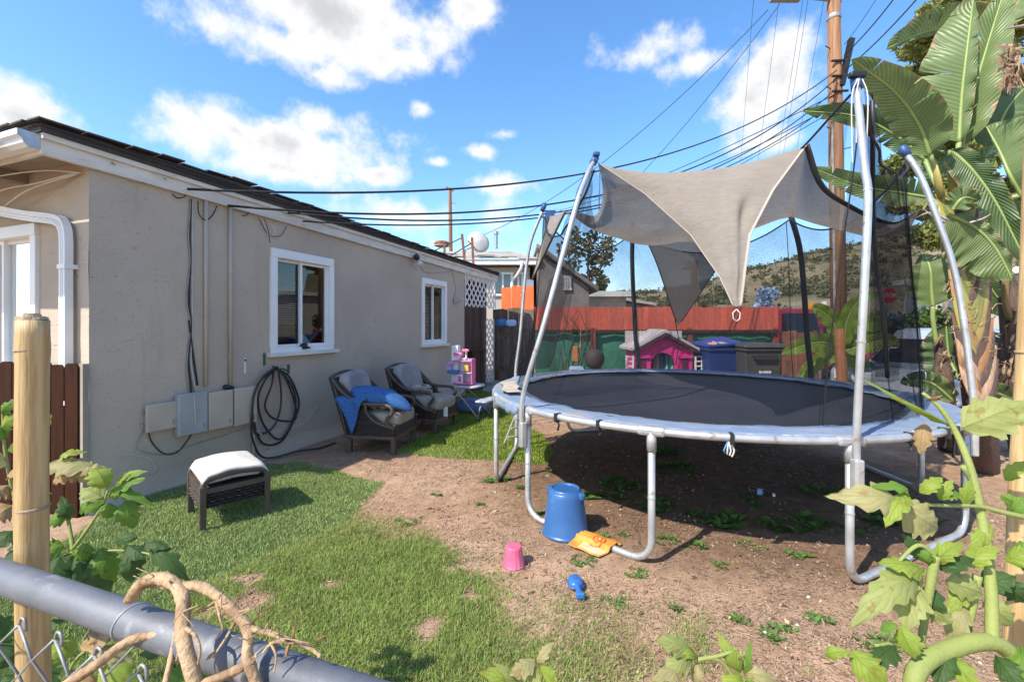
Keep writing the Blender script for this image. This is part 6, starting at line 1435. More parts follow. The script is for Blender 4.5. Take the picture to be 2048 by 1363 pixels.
# orange cloth draped over the leg bar with a painted spiral
m_or = pm('orange_cloth', (.72, .33, .06), (.62, .24, .03), scale=14, rough=.8, transl=.1)
A, B_ = rim(212, TR, 0), rim(242, TR, 0); mid_ = A.lerp(B_, .60); t_ = (B_ - A).normalized(); nn = V(t_.y, -t_.x, 0)
cl = thing('orange_cloth', 'orange and cream cloth with a spiral draped over the trampoline foot bar', 'cloth', mid_)
def clo(u, v):
    s = (u - .5) * .30; o = (v - .42) * .27; ar = abs(o)
    z = .058 - min(ar, .07) * .55 + .012 * nse(s * 12, o * 12, 1); z = max(z, .012) if ar > .05 else max(z, .052)
    return mid_ + t_ * (s * (1 - .35 * max(0, v - .5))) + nn * o + V(0, 0, z)
b = MB(); b.grid(clo, 24, 24); b.build('sheet', m_or, cl, smooth=True, solid=.004)
b = MB(); sp = [clo(.62 + .016 * a * math.cos(a) * .82, .48 + .016 * a * math.sin(a)) + V(0, 0, .006) for a in np.arange(1.2, 15, .35)]; b.tube(sp, .0045, 5); b.build('spiral_print', pm('orange_dark', (.55, .11, .03), (.5, .1, .03)), cl, smooth=True)
b = MB(); b.grid(lambda u, v: clo(.30 + .68 * u, .66 + .3 * v) + V(0, 0, .005), 10, 6); b.build('cream_band', pm('cream_cloth', (.62, .50, .30), (.55, .42, .24)), cl, smooth=True)
# plastic bottle
bt0, bt1 = gp(1498, 985), gp(1546, 996); ax = (bt1 - bt0).normalized(); Mb = V(0, 0, 1).rotation_difference(ax).to_matrix()
m_pet, nt, out = new_mat('clear_plastic'); N, L = nt.nodes.new, nt.links.new
gl = N('ShaderNodeBsdfGlossy'); gl.inputs['Roughness'].default_value = .08; tr = N('ShaderNodeBsdfTransparent'); tr.inputs['Color'].default_value = (.85, .9, .92, 1); ms = N('ShaderNodeMixShader'); lw_ = N('ShaderNodeLayerWeight'); lw_.inputs[0].default_value = .45
L(lw_.outputs['Facing'], ms.inputs[0]); L(tr.outputs[0], ms.inputs[1]); L(gl.outputs[0], ms.inputs[2]); L(ms.outputs[0], out.inputs['Surface'])
bo = thing('plastic_bottle', 'clear plastic water bottle with a blue label lying under the trampoline', 'bottle', bt0)
b = MB(); b.lathe([(.005, 0), (.028, .0), (.032, .01), (.031, .05), (.032, .12), (.025, .155), (.013, .18), (.013, .2)], bt0 + V(0, 0, .032), 18, Mb); b.build('body', m_pet, bo, smooth=True)
b = MB(); b.lathe([(.033, .075), (.033, .115)], bt0 + V(0, 0, .032), 18, Mb, caps=False); b.build('label_band', pm('label_blue', (.05, .15, .5), (.3, .4, .6)), bo, smooth=True)
b = MB(); b.lathe([(.015, .195), (.015, .212)], bt0 + V(0, 0, .032), 14, Mb); b.build('bottle_cap', m_vinyl, bo)
# ladder-like grey frame behind the left trampoline legs
ld = thing('trampoline_ladder', 'small folding ladder standing behind the left trampoline legs', 'ladder', gp(1030, 890))
for k, (x0, y0, x1, y1) in enumerate(((1035, 818, 1008, 888), (1062, 822, 1045, 880))):
    A = gp(x1, y1); b = MB(); d_ = A.y; b.tube([A, at(x0, y0, d_ + .1)], .014, 6); b.build('rail', m_greyc, ld)
for k in range(3):
    b = MB(); y = 834 + 18 * k; b.tube([at(1030 - 7 * k, y + 4, 5.35), at(1058 - 4 * k, y, 5.5)], .013, 6); b.build('rung', m_boxg, ld)
# ================================================================= PLANTS
def big_leaf_mat(name, c1, c2, ribs=34, transl=.3):
    m, nt, out = new_mat(name); N, L = nt.nodes.new, nt.links.new
    uv = N('ShaderNodeTexCoord'); sp = N('ShaderNodeSeparateXYZ'); L(uv.outputs['UV'], sp.inputs[0])
    # ribs run from the midrib outwards and sweep towards the tip: wave of (v - .35 |u|)
    ab = N('ShaderNodeMath'); ab.operation = 'ABSOLUTE'; sb = N('ShaderNodeMath'); sb.operation = 'SUBTRACT'; L(sp.outputs[0], sb.inputs[0]); sb.inputs[1].default_value = .5; L(sb.outputs[0], ab.inputs[0])
    ma = N('ShaderNodeMath'); ma.operation = 'MULTIPLY_ADD'; L(ab.outputs[0], ma.inputs[0]); ma.inputs[1].default_value = -.22; L(sp.outputs[1], ma.inputs[2])
    nz = N('ShaderNodeTexNoise'); nz.inputs['Scale'].default_value = 2.2; L(uv.outputs['Object'], nz.inputs['Vector'])
    sc = N('ShaderNodeMath'); sc.operation = 'MULTIPLY'; L(ma.outputs[0], sc.inputs[0]); sc.inputs[1].default_value = ribs * 6.283
    ad = N('ShaderNodeMath'); ad.operation = 'MULTIPLY_ADD'; L(nz.outputs[0], ad.inputs[0]); ad.inputs[1].default_value = 7.0; L(sc.outputs[0], ad.inputs[2])
    si = N('ShaderNodeMath'); si.operation = 'SINE'; L(ad.outputs[0], si.inputs[0])
    mr = N('ShaderNodeMapRange'); mr.inputs['From Min'].default_value = -1; mr.inputs['From Max'].default_value = 1; L(si.outputs[0], mr.inputs['Value'])
    n2 = N('ShaderNodeTexNoise'); n2.inputs['Scale'].default_value = 5; n2.inputs['Detail'].default_value = 5; L(uv.outputs['Object'], n2.inputs['Vector'])
    mx = N('ShaderNodeMix'); mx.data_type = 'RGBA'; L(n2.outputs[0], mx.inputs[0]); mx.inputs[6].default_value = (*c1, 1); mx.inputs[7].default_value = (*c2, 1)
    m2 = N('ShaderNodeMix'); m2.data_type = 'RGBA'; m2.blend_type = 'MULTIPLY'; L(mr.outputs[0], m2.inputs[0]); L(mx.outputs[2], m2.inputs[6]); m2.inputs[7].default_value = (.72, .78, .7, 1)
    n3 = N('ShaderNodeTexNoise'); n3.inputs['Scale'].default_value = 9; n3.inputs['Detail'].default_value = 6; L(uv.outputs['Object'], n3.inputs['Vector'])
    ed = N('ShaderNodeMath'); ed.operation = 'MULTIPLY_ADD'; L(n3.outputs[0], ed.inputs[0]); ed.inputs[1].default_value = .55; L(ab.outputs[0], ed.inputs[2])
    er = N('ShaderNodeMapRange'); er.inputs['From Min'].default_value = .74; er.inputs['From Max'].default_value = .80; L(ed.outputs[0], er.inputs['Value'])
    m4 = N('ShaderNodeMix'); m4.data_type = 'RGBA'; L(er.outputs[0], m4.inputs[0]); L(m2.outputs[2], m4.inputs[6]); m4.inputs[7].default_value = (.30, .20, .09, 1); m2 = m4
    p = N('ShaderNodeBsdfPrincipled'); p.inputs['Roughness'].default_value = .42; L(m2.outputs[2], p.inputs['Base Color'])
    bp = N('ShaderNodeBump'); bp.inputs['Strength'].default_value = .55; bp.inputs['Distance'].default_value = .008; L(mr.outputs[0], bp.inputs['Height']); L(bp.outputs[0], p.inputs['Normal'])
    t = N('ShaderNodeBsdfTranslucent'); L(m2.outputs[2], t.inputs['Color']); ms = N('ShaderNodeMixShader'); ms.inputs[0].default_value = transl; L(p.outputs[0], ms.inputs[1]); L(t.outputs[0], ms.inputs[2]); L(ms.outputs[0], out.inputs['Surface']); return m
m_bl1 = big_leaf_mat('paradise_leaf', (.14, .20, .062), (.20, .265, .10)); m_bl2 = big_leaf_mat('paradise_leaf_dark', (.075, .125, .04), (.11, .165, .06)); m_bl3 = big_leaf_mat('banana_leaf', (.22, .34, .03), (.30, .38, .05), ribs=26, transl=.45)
m_rib = pm('leaf_midrib', (.30, .38, .12), (.25, .33, .10), rough=.45, transl=.1)
def big_leaf(parent, mid, wl, wr, mat, fold=.5, roll=0.0, tears=5, name='leaf', seed=0, tip=.6, petiole=None, curl=.0, wavy=.02):
    """paddle leaf: mid = 3-D midrib points, wl / wr half-widths left and right of it as seen by the camera"""
    r = random.Random(seed); P = smooth_path(mid, 10); n = len(P) - 1; b = MB()
    view = V(0, 0, CH); segs = 6
    for side, w in ((1, wl), (-1, wr)):
        if w <= 0: continue
        cuts = sorted(r.randint(3, n - 3) for _ in range(tears)); prev = 0; cuts = [c for i, c in enumerate(cuts) if i == 0 or c - cuts[i - 1] > 1] + [n]
        for c in cuts:
            gap0 = r.uniform(.0, .25) if prev else 0; lift = r.uniform(-.12, .12)
            vs = []; uv = []
            for i in range(prev, c + 1):
                t = (P[min(i + 1, n)] - P[max(i - 1, 0)]).normalized(); vd = (P[i] - view).normalized()
                s = t.cross(vd).normalized() * side; nrm = s.cross(t).normalized()
                if nrm.dot(vd) > 0: nrm = -nrm
                v = i / n; prof = (math.sin(math.pi * min(1, v ** .75 * .94 + .04)) ** .55) * (1 - .12 * v)
                if v > .86: prof *= math.sqrt(max(0, 1 - ((v - .86) / .14) ** 2)) * .98 + .02
                if v < .06: prof *= (v / .06) ** .6
                a = fold + roll * side
                for j in range(segs + 1):
                    q = j / segs; wj = w * prof * q; aa = a * (1 - .4 * q) + curl * q * q
                    sweep = t * (wj * .25)
                    off = s * (wj * math.cos(aa)) + nrm * (wj * math.sin(aa)) + nrm * (wavy * math.sin(i * 1.1 + side) * q * q + lift * wj * q * .5)
                    # edges of a torn strip draw apart towards the margin
                    if i == prev and prev: off += t * (.05 * q * q * gap0 * 4)
                    vs.append(P[i] + off + sweep * .6); uv.append((.5 + side * .5 * q, v))
            m = c - prev; k = segs + 1
            b.add(vs, [(i * k + j, (i + 1) * k + j, (i + 1) * k + j + 1, i * k + j + 1) for i in range(m) for j in range(segs)], uv)
            prev = c
    lf = b.build(name, mat, parent, smooth=True)
    q = MB(); q.tube([p for p in P], [.016 * (1 - .75 * i / n) + .003 for i in range(n + 1)], 6)
    if petiole: q.tube(smooth_path(petiole, 6), [.022] * (6 * (len(petiole) - 1)) + [.017], 8)
    q.build('midrib', m_rib, lf, smooth=True); return lf
bp_ = thing('bird_of_paradise', 'giant bird-of-paradise plant with broad paddle leaves towering at the right', 'plant', gp(1965, 935, 0))
A3 = lambda *l: [at(*p) for p in l]
D = 4.5
crownp = at(1912, 440, D)
LV = [  # midrib, left, right half-widths, material, fold, tears, petiole start
    (A3((1918, 285, D), (1924, 190, D), (1934, 100, D), (1947, -5, D + .1)), .40, .10, m_bl1, .25, 3),
    (A3((1925, 292, D + .1), (1952, 170, D + .1), (1975, 90, D + .15), (2012, -30, D + .2)), .22, .24, m_bl1, .75, 3),
    (A3((1860, 310, D - .2), (1838, 250, D - .25), (1790, 185, D - .35), (1702, 118, D - .5)), .20, .24, m_bl1, .35, 2),
    (A3((1975, 48, D + .5), (1900, 55, D + .5), (1840, 68, D + .45), (1772, 98, D + .4)), .06, .26, m_bl1, .5, 2),
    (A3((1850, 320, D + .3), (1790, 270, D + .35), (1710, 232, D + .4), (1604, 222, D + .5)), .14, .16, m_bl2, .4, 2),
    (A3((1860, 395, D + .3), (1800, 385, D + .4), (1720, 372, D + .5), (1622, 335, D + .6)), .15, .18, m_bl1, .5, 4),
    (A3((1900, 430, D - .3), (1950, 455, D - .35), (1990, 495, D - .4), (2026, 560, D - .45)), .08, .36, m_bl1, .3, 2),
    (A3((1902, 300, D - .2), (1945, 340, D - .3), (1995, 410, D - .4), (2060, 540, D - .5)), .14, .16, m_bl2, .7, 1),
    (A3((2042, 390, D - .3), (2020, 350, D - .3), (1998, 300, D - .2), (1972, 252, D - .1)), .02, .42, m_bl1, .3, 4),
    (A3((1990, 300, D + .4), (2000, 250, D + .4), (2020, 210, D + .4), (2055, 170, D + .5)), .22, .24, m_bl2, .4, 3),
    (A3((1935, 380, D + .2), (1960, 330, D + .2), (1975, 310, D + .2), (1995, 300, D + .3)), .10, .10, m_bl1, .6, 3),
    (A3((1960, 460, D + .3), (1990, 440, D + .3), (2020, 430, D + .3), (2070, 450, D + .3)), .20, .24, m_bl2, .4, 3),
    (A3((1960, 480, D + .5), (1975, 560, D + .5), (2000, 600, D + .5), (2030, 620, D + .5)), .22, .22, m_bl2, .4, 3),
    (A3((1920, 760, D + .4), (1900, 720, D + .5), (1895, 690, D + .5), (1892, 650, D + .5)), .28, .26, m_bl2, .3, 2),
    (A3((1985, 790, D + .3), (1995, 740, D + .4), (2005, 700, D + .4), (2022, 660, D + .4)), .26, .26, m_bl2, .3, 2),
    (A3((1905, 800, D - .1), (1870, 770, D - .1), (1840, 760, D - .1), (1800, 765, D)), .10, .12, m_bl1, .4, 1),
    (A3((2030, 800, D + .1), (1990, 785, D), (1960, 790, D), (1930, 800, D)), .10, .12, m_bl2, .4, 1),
    (A3((1885, 300, D + .6), (1870, 330, D + .6), (1850, 300, D + .7), (1822, 270, D + .8)), .18, .18, m_bl1, .4, 2),
    (A3((1905, 420, D - .35), (1920, 400, D - .4), (1935, 395, D - .4), (1955, 400, D - .4)), .12, .14, m_bl1, .4, 3),
    (A3((2000, 60, D + .6), (2025, 20, D + .6), (2050, -10, D + .6), (2080, -30, D + .6)), .2, .2, m_bl1, .5, 2)]
for k, (mid, wl, wr, m_, fo, te) in enumerate(LV):
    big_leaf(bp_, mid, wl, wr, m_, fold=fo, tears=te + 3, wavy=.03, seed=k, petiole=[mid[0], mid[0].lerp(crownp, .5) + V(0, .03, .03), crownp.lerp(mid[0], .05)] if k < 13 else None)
# trunk of stacked, overlapping leaf sheaths
m_sh = [pm('sheath_yellow', (.36, .31, .07), (.27, .19, .06), scale=6, rough=.5, stretch=(1, 1, .4), spots=((.20, .09, .035), 7, .60, .08)), pm('sheath_orange', (.36, .19, .075), (.20, .10, .05), scale=8, rough=.7, stretch=(3, 3, .5), spots=((.12, .06, .035), 8, .58, .08)),
        pm('sheath_green', (.13, .17, .04), (.20, .19, .05), scale=6, rough=.5, spots=((.10, .06, .03), 7, .62, .06)), pm('sheath_dry', (.50, .33, .22), (.30, .19, .12), scale=12, rough=.9, stretch=(5, 5, .5), bump=.6, bscale=40), pm('sheath_brown', (.13, .085, .06), (.08, .05, .04), scale=12, rough=.9, stretch=(5, 5, .5), bump=.6, bscale=40)]
base_p = gp(1968, 940, 0); b = MB(); tk = [base_p, at(1962, 850, 4.45), at(1950, 740, 4.45), at(1935, 620, 4.5), at(1918, 500, 4.5), at(1908, 420, 4.5)]
b.tube(smooth_path(tk, 5), [.12] * 5 + [.12] * 5 + [.12] * 5 + [.10] * 5 + [.08] * 5 + [.05], 14); b.build('trunk', m_sh[4], bp_, smooth=True)
def sheath(p0, p1, w, mat, out_, side, thick=.03):
    """curved tongue hugging the trunk from p0 up to p1"""
    p0, p1 = Vector(p0), Vector(p1)
    def f(u, v):
        c = p0.lerp(p1, v); t = (p1 - p0).normalized(); vd = V(.72, .69, 0).cross(t).normalized(); vd = V(0, -1, 0); s = t.cross(V(0, 1, 0)).normalized()
        ww = w * (1 - .80 * v ** 1.1); a = (u - .5) * 2.3
        return c + s * (math.sin(a) * ww) + V(0, -1, 0) * (math.cos(a) * ww * .75 + out_) + V(0, 0, .02 * math.sin(a * 3))
    b = MB(); b.grid(f, 10, 10); o = b.build('leaf_sheath', mat, bp_, smooth=True, solid=.012); return o
def strap(pts, rs, mat, fl=.32):
    p = smooth_path([at(*q) for q in pts], 5); n = len(p); rr_ = np.interp(np.linspace(0, 1, n), np.linspace(0, 1, len(rs)), rs)
    vs = []; k = 9
    for i, c in enumerate(p):
        t = (p[min(i + 1, n - 1)] - p[max(i - 1, 0)]).normalized(); s_ = t.cross(V(0, 1, 0)).normalized()
        for j in range(k):
            a_ = -1.25 + 2.5 * j / (k - 1); vs.append(c + s_ * (math.sin(a_) * rr_[i] * 1.05) + V(0, -1, 0) * (math.cos(a_) * rr_[i] * .55) + V(0, 0, .004 * math.sin(i * 2.3 + j)))
    b = MB(); b.add(vs, [(i * k + j, (i + 1) * k + j, (i + 1) * k + j + 1, i * k + j + 1) for i in range(n - 1) for j in range(k - 1)]); return b.build('leaf_sheath', mat, bp_, smooth=True, solid=.008)
for i in range(13):
    y = 470 + 27 * i; xc = 1962 - (815 - y) * .13; dd = 4.36 - .012 * i
    up_l = 70 if i > 8 else 110
    strap([(xc + 14, y + 62, dd), (xc - 8, y + 5, dd), (xc - 29, y - up_l * .6, dd + .02), (xc - 42 - (13 - i) * .8, y - up_l * 1.25, dd + .05)], [.04, .058, .048, .016], m_sh[(0, 2, 0, 0, 2, 0, 0, 1, 0, 4, 3, 1, 3)[i]])
    strap([(xc - 12, y + 72, dd - .006), (xc + 12, y + 15, dd - .006), (xc + 24, y - up_l * .5, dd + .02), (xc + 34, y - up_l * 1.1, dd + .05)], [.04, .058, .048, .016], m_sh[(2, 4, 2, 2, 4, 2, 2, 0, 4, 1, 4, 3, 4)[i]])
for k, (a, c, mi) in enumerate((((1882, 395), (1868, 320), 0), ((1906, 388), (1903, 302), 0), ((1926, 392), (1930, 330), 0))):
    b = MB(); p0, p1 = at(*a, 4.35), at(*c, 4.35); b.tube([p0, p0.lerp(p1, .5), p1], [.045, .04, .022], 8, flat=.5); b.build('petiole', m_sh[0], bp_, smooth=True)
b = MB()        # frayed fibres on the trunk
for k in range(90):
    y = random.uniform(560, 830); x = 1945 - (y - 700) * -.10 + random.uniform(-55, 50); p = at(x, y, 4.28 + random.uniform(-.05, .12)); l = random.uniform(.05, .16)
    b.tube(smooth_path([p, p + V(random.uniform(-.04, .04), -.02, l * .5), p + V(random.uniform(-.09, .07), -.03, l * random.uniform(.4, 1))], 3), [.006, .005, .005, .004, .003, .002, .001], 4)
b.build('frayed_fibres', m_sh[3], bp_, kind='stuff')
# dry flower heads and spathes
b = MB()
for k in range(110):
    c = at(2022 + random.uniform(-14, 22), 128 + random.uniform(-40, 45), 4.1); a = random.uniform(1.6, 5.0); l = random.uniform(.08, .2); p1 = c + V(math.cos(a) * l * .8 - .02, random.uniform(-.1, .05), math.sin(a) * l * .7 - .04)
    s = V(random.uniform(-.012, .012), .0, .012); b.add([c - s, c + s, p1 + s * .4, p1 - s * .4], [(0, 1, 2, 3)])
o = b.build('dry_flower_head', m_sh[3], bp_, kind='stuff')
m_spathe = pm('spathe', (.52, .47, .44), (.35, .3, .32), rough=.6)
for k, pts in enumerate((((1895, 440), (1860, 425), (1828, 437)), ((1890, 445), (1862, 430), (1845, 415)), ((1940, 445), (1965, 437), (1983, 427)), ((2048, 52), (2020, 56), (2005, 60)))):
    b = MB(); b.tube(smooth_path([at(*p, 4.1) for p in pts], 5), [.022 - .002 * i for i in range(11)], 6, flat=.5); b.build('spathe', m_spathe, bp_, smooth=True)
# second stem at the frame edge
b2 = thing('paradise_offshoot', 'second dark shaggy stem of bird-of-paradise at the right edge', 'plant', gp(2050, 900, 0)); b = MB(); b.tube(smooth_path([gp(2050, 900, 0), at(2035, 780, 4.7), at(2028, 680, 4.7), at(2020, 580, 4.7), at(2005, 540, 4.7)], 5), [.14] * 10 + [.1] * 5 + [.06] * 5 + [.03], 10); b.build('trunk', m_sh[4], b2, smooth=True)
for k in range(22):
    p = at(2030 + random.uniform(-25, 20), random.uniform(640, 790), 4.55); b = MB(); b.tube(smooth_path([p, p + V(random.uniform(-.05, .03), -.03, .12), p + V(random.uniform(-.12, .03), -.05, .16)], 3), [.022, .02, .016, .012, .008, .006, .003], 5, flat=.4); b.build('dry_sheath', m_sh[3] if k % 3 == 0 else m_sh[4], b2, smooth=True)
b = MB(); b.tube(smooth_path(A3((2020, 640, 4.65), (2010, 590, 4.65), (2022, 500, 4.6), (2060, 430, 4.6)), 5), .03, 8); b.build('petiole', m_bl1, b2, smooth=True)
# upright young leaf with its own stalk
yl = thing('young_paradise_shoot', 'single upright paddle leaf on a yellow stalk left of the big trunk', 'plant', gp(1890, 900, 0))
big_leaf(yl, A3((1866, 612, 4.9), (1863, 580, 4.9), (1861, 540, 4.9), (1850, 508, 5.0)), .20, .20, m_bl1, fold=.2, tears=1, seed=50, petiole=A3((1885, 740, 4.9), (1874, 690, 4.9), (1866, 640, 4.9), (1866, 612, 4.9)))
b = MB(); b.tube(smooth_path([gp(1895, 900, 0), at(1892, 800, 4.9), at(1882, 720, 4.9), at(1876, 680, 4.9)], 4), [.09] * 4 + [.08] * 4 + [.05] * 4 + [.02], 8); b.build('stem', m_sh[4], yl, smooth=True)
for k in range(8):
    p = at(1882 + random.uniform(-15, 15), random.uniform(680, 770), 4.85); b = MB(); b.tube([p, p + V(random.uniform(-.06, .05), -.03, .1), p + V(random.uniform(-.1, .08), -.04, .13)], [.018, .014, .003], 5, flat=.4); b.build('dry_sheath', m_sh[3], yl, smooth=True)
# banana plant behind the net
bn = thing('banana_plant', 'young yellow-green banana plant behind the right part of the net', 'plant', gp(1690, 800, 0)); bc = at(1684, 700, 7.6)
b = MB(); b.tube([V(bc.x, bc.y, 0), bc + V(0, 0, -.3), bc], [.1, .085, .05], 10); b.build('stem', m_sh[0], bn, smooth=True)
for k, (pts, w) in enumerate((([(1682, 700), (1650, 685), (1610, 690), (1562, 708)], .17), ([(1684, 700), (1670, 650), (1640, 620), (1622, 618)], .16), ([(1688, 700), (1720, 660), (1750, 645), (1785, 650)], .19), ([(1688, 702), (1730, 690), (1770, 680), (1800, 690)], .16), ([(1683, 703), (1650, 715), (1620, 735), (1595, 760)], .15), ([(1690, 705), (1720, 730), (1750, 750), (1770, 770)], .16), ([(1686, 698), (1695, 640), (1720, 600), (1760, 585)], .14))):
    big_leaf(bn, [at(x, y, 7.6 + .15 * (k % 3 - 1) * i) for i, (x, y) in enumerate(pts)], w, w, m_bl3, fold=.45, tears=2, seed=80 + k)
# ---- trees
def tree(name, label, trunk, clumps, per, size, cols, seed, mat=m_leaf, bark=None, squash=.8, elong=1.2, cat='tree', group=None):
    t = thing(name, label, cat, Vector(trunk[0]), group=group); bark = bark or pm('bark', (.12, .085, .06), (.07, .05, .035), scale=6, rough=.95, bump=.6)
    b = MB(); n = len(trunk); b.tube(smooth_path(trunk, 4), [.28 * (1 - .75 * i / (4 * (n - 1))) * max(size, .12) * 2.2 for i in range(4 * (n - 1) + 1)], 8); b.build('trunk', bark, t, smooth=True)
    b = MB(); r = random.Random(seed)
    for c, rad in clumps:
        c = Vector(c); q = min(trunk[1:], key=lambda p: (Vector(p) - c).length); b.tube([Vector(q), Vector(q).lerp(c, .55) + V(0, 0, .1 * rad), c], [.09 * size * 2, .05 * size * 2, .015 * size * 2], 5)
    b.build('limbs', bark, t, smooth=True)
    v, tr_, c = leaf_soup([list(c) for c, _ in clumps], [r_ for _, r_ in clumps], per, size, seed, *cols, squash=squash, elong=elong)
    v = v - np.array(trunk[0]); o = np_mesh('crown', v, tr_, c, mat); o.parent = t; return t
rr = random.Random(4)
d = 15.0
cl = []
for k in range(62):
    px_ = rr.uniform(1805, 2080); lo = 20 + max(0, 1860 - px_) * 1.7; py_ = rr.uniform(lo if px_ < 1900 else -60, 470); cl.append((at(px_, py_, d + rr.uniform(-1.5, 2.5)), rr.uniform(.5, .95)))
tree('pine_tree', 'tall pine tree behind the bird-of-paradise', [at(1960, 720, d), at(1950, 500, d), at(1945, 250, d), at(1950, 20, d)], cl, 1000, .085, ((.10, .13, .035), (.36, .38, .10)), 61, squash=.6, elong=3.2)
cl = []
for (x, y, r_) in ((1150, 500, .8), (1140, 530, .8), (1165, 480, .7), (1180, 500, .8), (1190, 545, .6), (1212, 500, .75), (1210, 520, .6), (1170, 560, .6), (1205, 560, .5), (1190, 470, .6), (1145, 470, .7), (1130, 500, .7), (1215, 485, .6), (1185, 520, .5), (1200, 575, .5)): cl.append((at(x, y, 30 + rr.uniform(-1, 1)), r_))
tree('eucalyptus_tree', 'dark loose tree seen through the net behind the grey gabled house', [at(1180, 640, 30), at(1178, 580, 30), at(1176, 520, 30), at(1180, 490, 30)], cl, 120, .22, ((.07, .075, .035), (.20, .175, .08)), 62)
cl = [(at(x, y, 13.5 + rr.uniform(-.5, .5)), rr.uniform(.25, .4)) for x, y in ((1838, 640), (1852, 628), (1866, 640), (1880, 632), (1826, 650), (1898, 645), (1845, 655))]
tree('street_bush', 'dark green bush beside the parked silver car', [at(1860, 690, 13.5), at(1860, 660, 13.5), at(1860, 640, 13.5)], cl, 160, .10, ((.03, .06, .015), (.12, .2, .05)), 63, cat='bush')
cl = [(at(x, y, 20), rr.uniform(.5, .8)) for x, y in ((1820, 640), (1845, 620), (1790, 650), (1760, 640), (1880, 610), (1900, 630))]
tree('hedge_bush', 'brownish bush on the far side of the street behind the net', [at(1820, 690, 20), at(1820, 650, 20), at(1820, 630, 20)], cl, 130, .16, ((.05, .05, .02), (.15, .13, .06)), 64, cat='bush')
# climbing twigs by the red fence
tw = MB()
for k in range(10):
    x = random.uniform(.75, 1.75); tw.tube(smooth_path([V(x, 9.95, 0), V(x + random.uniform(-.2, .2), 9.95, .7), V(x + random.uniform(-.3, .3), 9.97, 1.3), V(x + random.uniform(-.4, .4), 9.95, 1.9)], 4), [.012] * 6 + [.008] * 6 + [.005], 5)
o = tw.build('bare_twigs', m_sh[4], origin=(1.2, 9.95, 0), smooth=True); tag(o, 'bare dark twigs climbing in front of the left end of the red fence', 'twigs')
# ================================================================= FOREGROUND: FENCE, STAKES, TOMATO PLANTS
RZ = 1.125
def railp(px, py): d = F * (CH - RZ) / (py - HY); return V((px - HX) / F * d, d, RZ)
ra, rb = railp(0, 1150), railp(700, 1150 + .345 * 700); rd = (rb - ra).normalized(); ra2, rb2 = ra - rd * 1.6, rb + rd * 1.1
m_rail = pm('rail_steel', (.165, .172, .19), (.115, .12, .135), scale=10, rough=.6, metal=.25, bump=.1, bscale=80, spots=((.30, .30, .31), 22, .57, .10))
m_wire = pm('wire_steel', (.34, .345, .35), (.25, .255, .26), scale=30, rough=.5, metal=.35, spots=((.30, .22, .16), 20, .66, .1))
nf = thing('near_chainlink', 'grey chain-link fence with a round top rail in the lower left foreground', 'chain-link fence', V(ra2.x, ra2.y, 0))
b = MB(); b.tube([ra2, rb2], .0235, 20); b.build('top_rail', m_rail, nf, smooth=True)
for q in (ra2 + rd * .05, rb2 - rd * .05): b = MB(); b.tube([V(q.x, q.y, 0), V(q.x, q.y, RZ)], .024, 12); b.build('post', m_rail, nf, smooth=True)
rn = V(rd.y, -rd.x, 0)
if rn.y > 0: rn = -rn
pit = .095; x = 0; L_ = (rb2 - ra2).length; top = RZ - .045
while x < L_:
    b = MB(); pts = []
    for k in range(19):
        z = top - k * pit * .42; sgn = 1 if k % 2 else -1
        pts.append(ra2 + rd * (x + (pit / 2 if k % 2 else 0)) + rn * (.024 + .0026 * sgn) + V(0, 0, z - RZ))
    b.tube(pts, .0021, 6)
    hk = pts[0]; b.tube(smooth_path([hk, hk + rd * .006 + V(0, 0, .012), hk + rd * .016 + V(0, 0, .01), hk + rd * .018 - V(0, 0, .006)], 3), .0021, 6)
    b.build('link_wire', m_wire, nf, smooth=True)
    b = MB(); b.tube([ra2 + rd * (x + (pit / 2 if k % 2 else pit)) + rn * (.024 + .0026 * (1 if k % 2 else -1)) + V(0, 0, top - k * pit * .42 - RZ) for k in range(19)], .0021, 6); b.build('link_wire', m_wire, nf, smooth=True)
    x += pit
for px_ in (262, 520):
    q = railp(px_, 1150 + .345 * px_); b = MB(); b.tube([q + rn * (.0235 * math.cos(a)) + V(0, 0, .0235 * math.sin(a)) + rd * .004 * a for a in np.arange(-1.6, 4.2, .25)] + [q + rn * .02 - V(0, 0, .07) - rd * .02], .0018, 6); b.build('tie_wire', m_wire, nf, smooth=True)
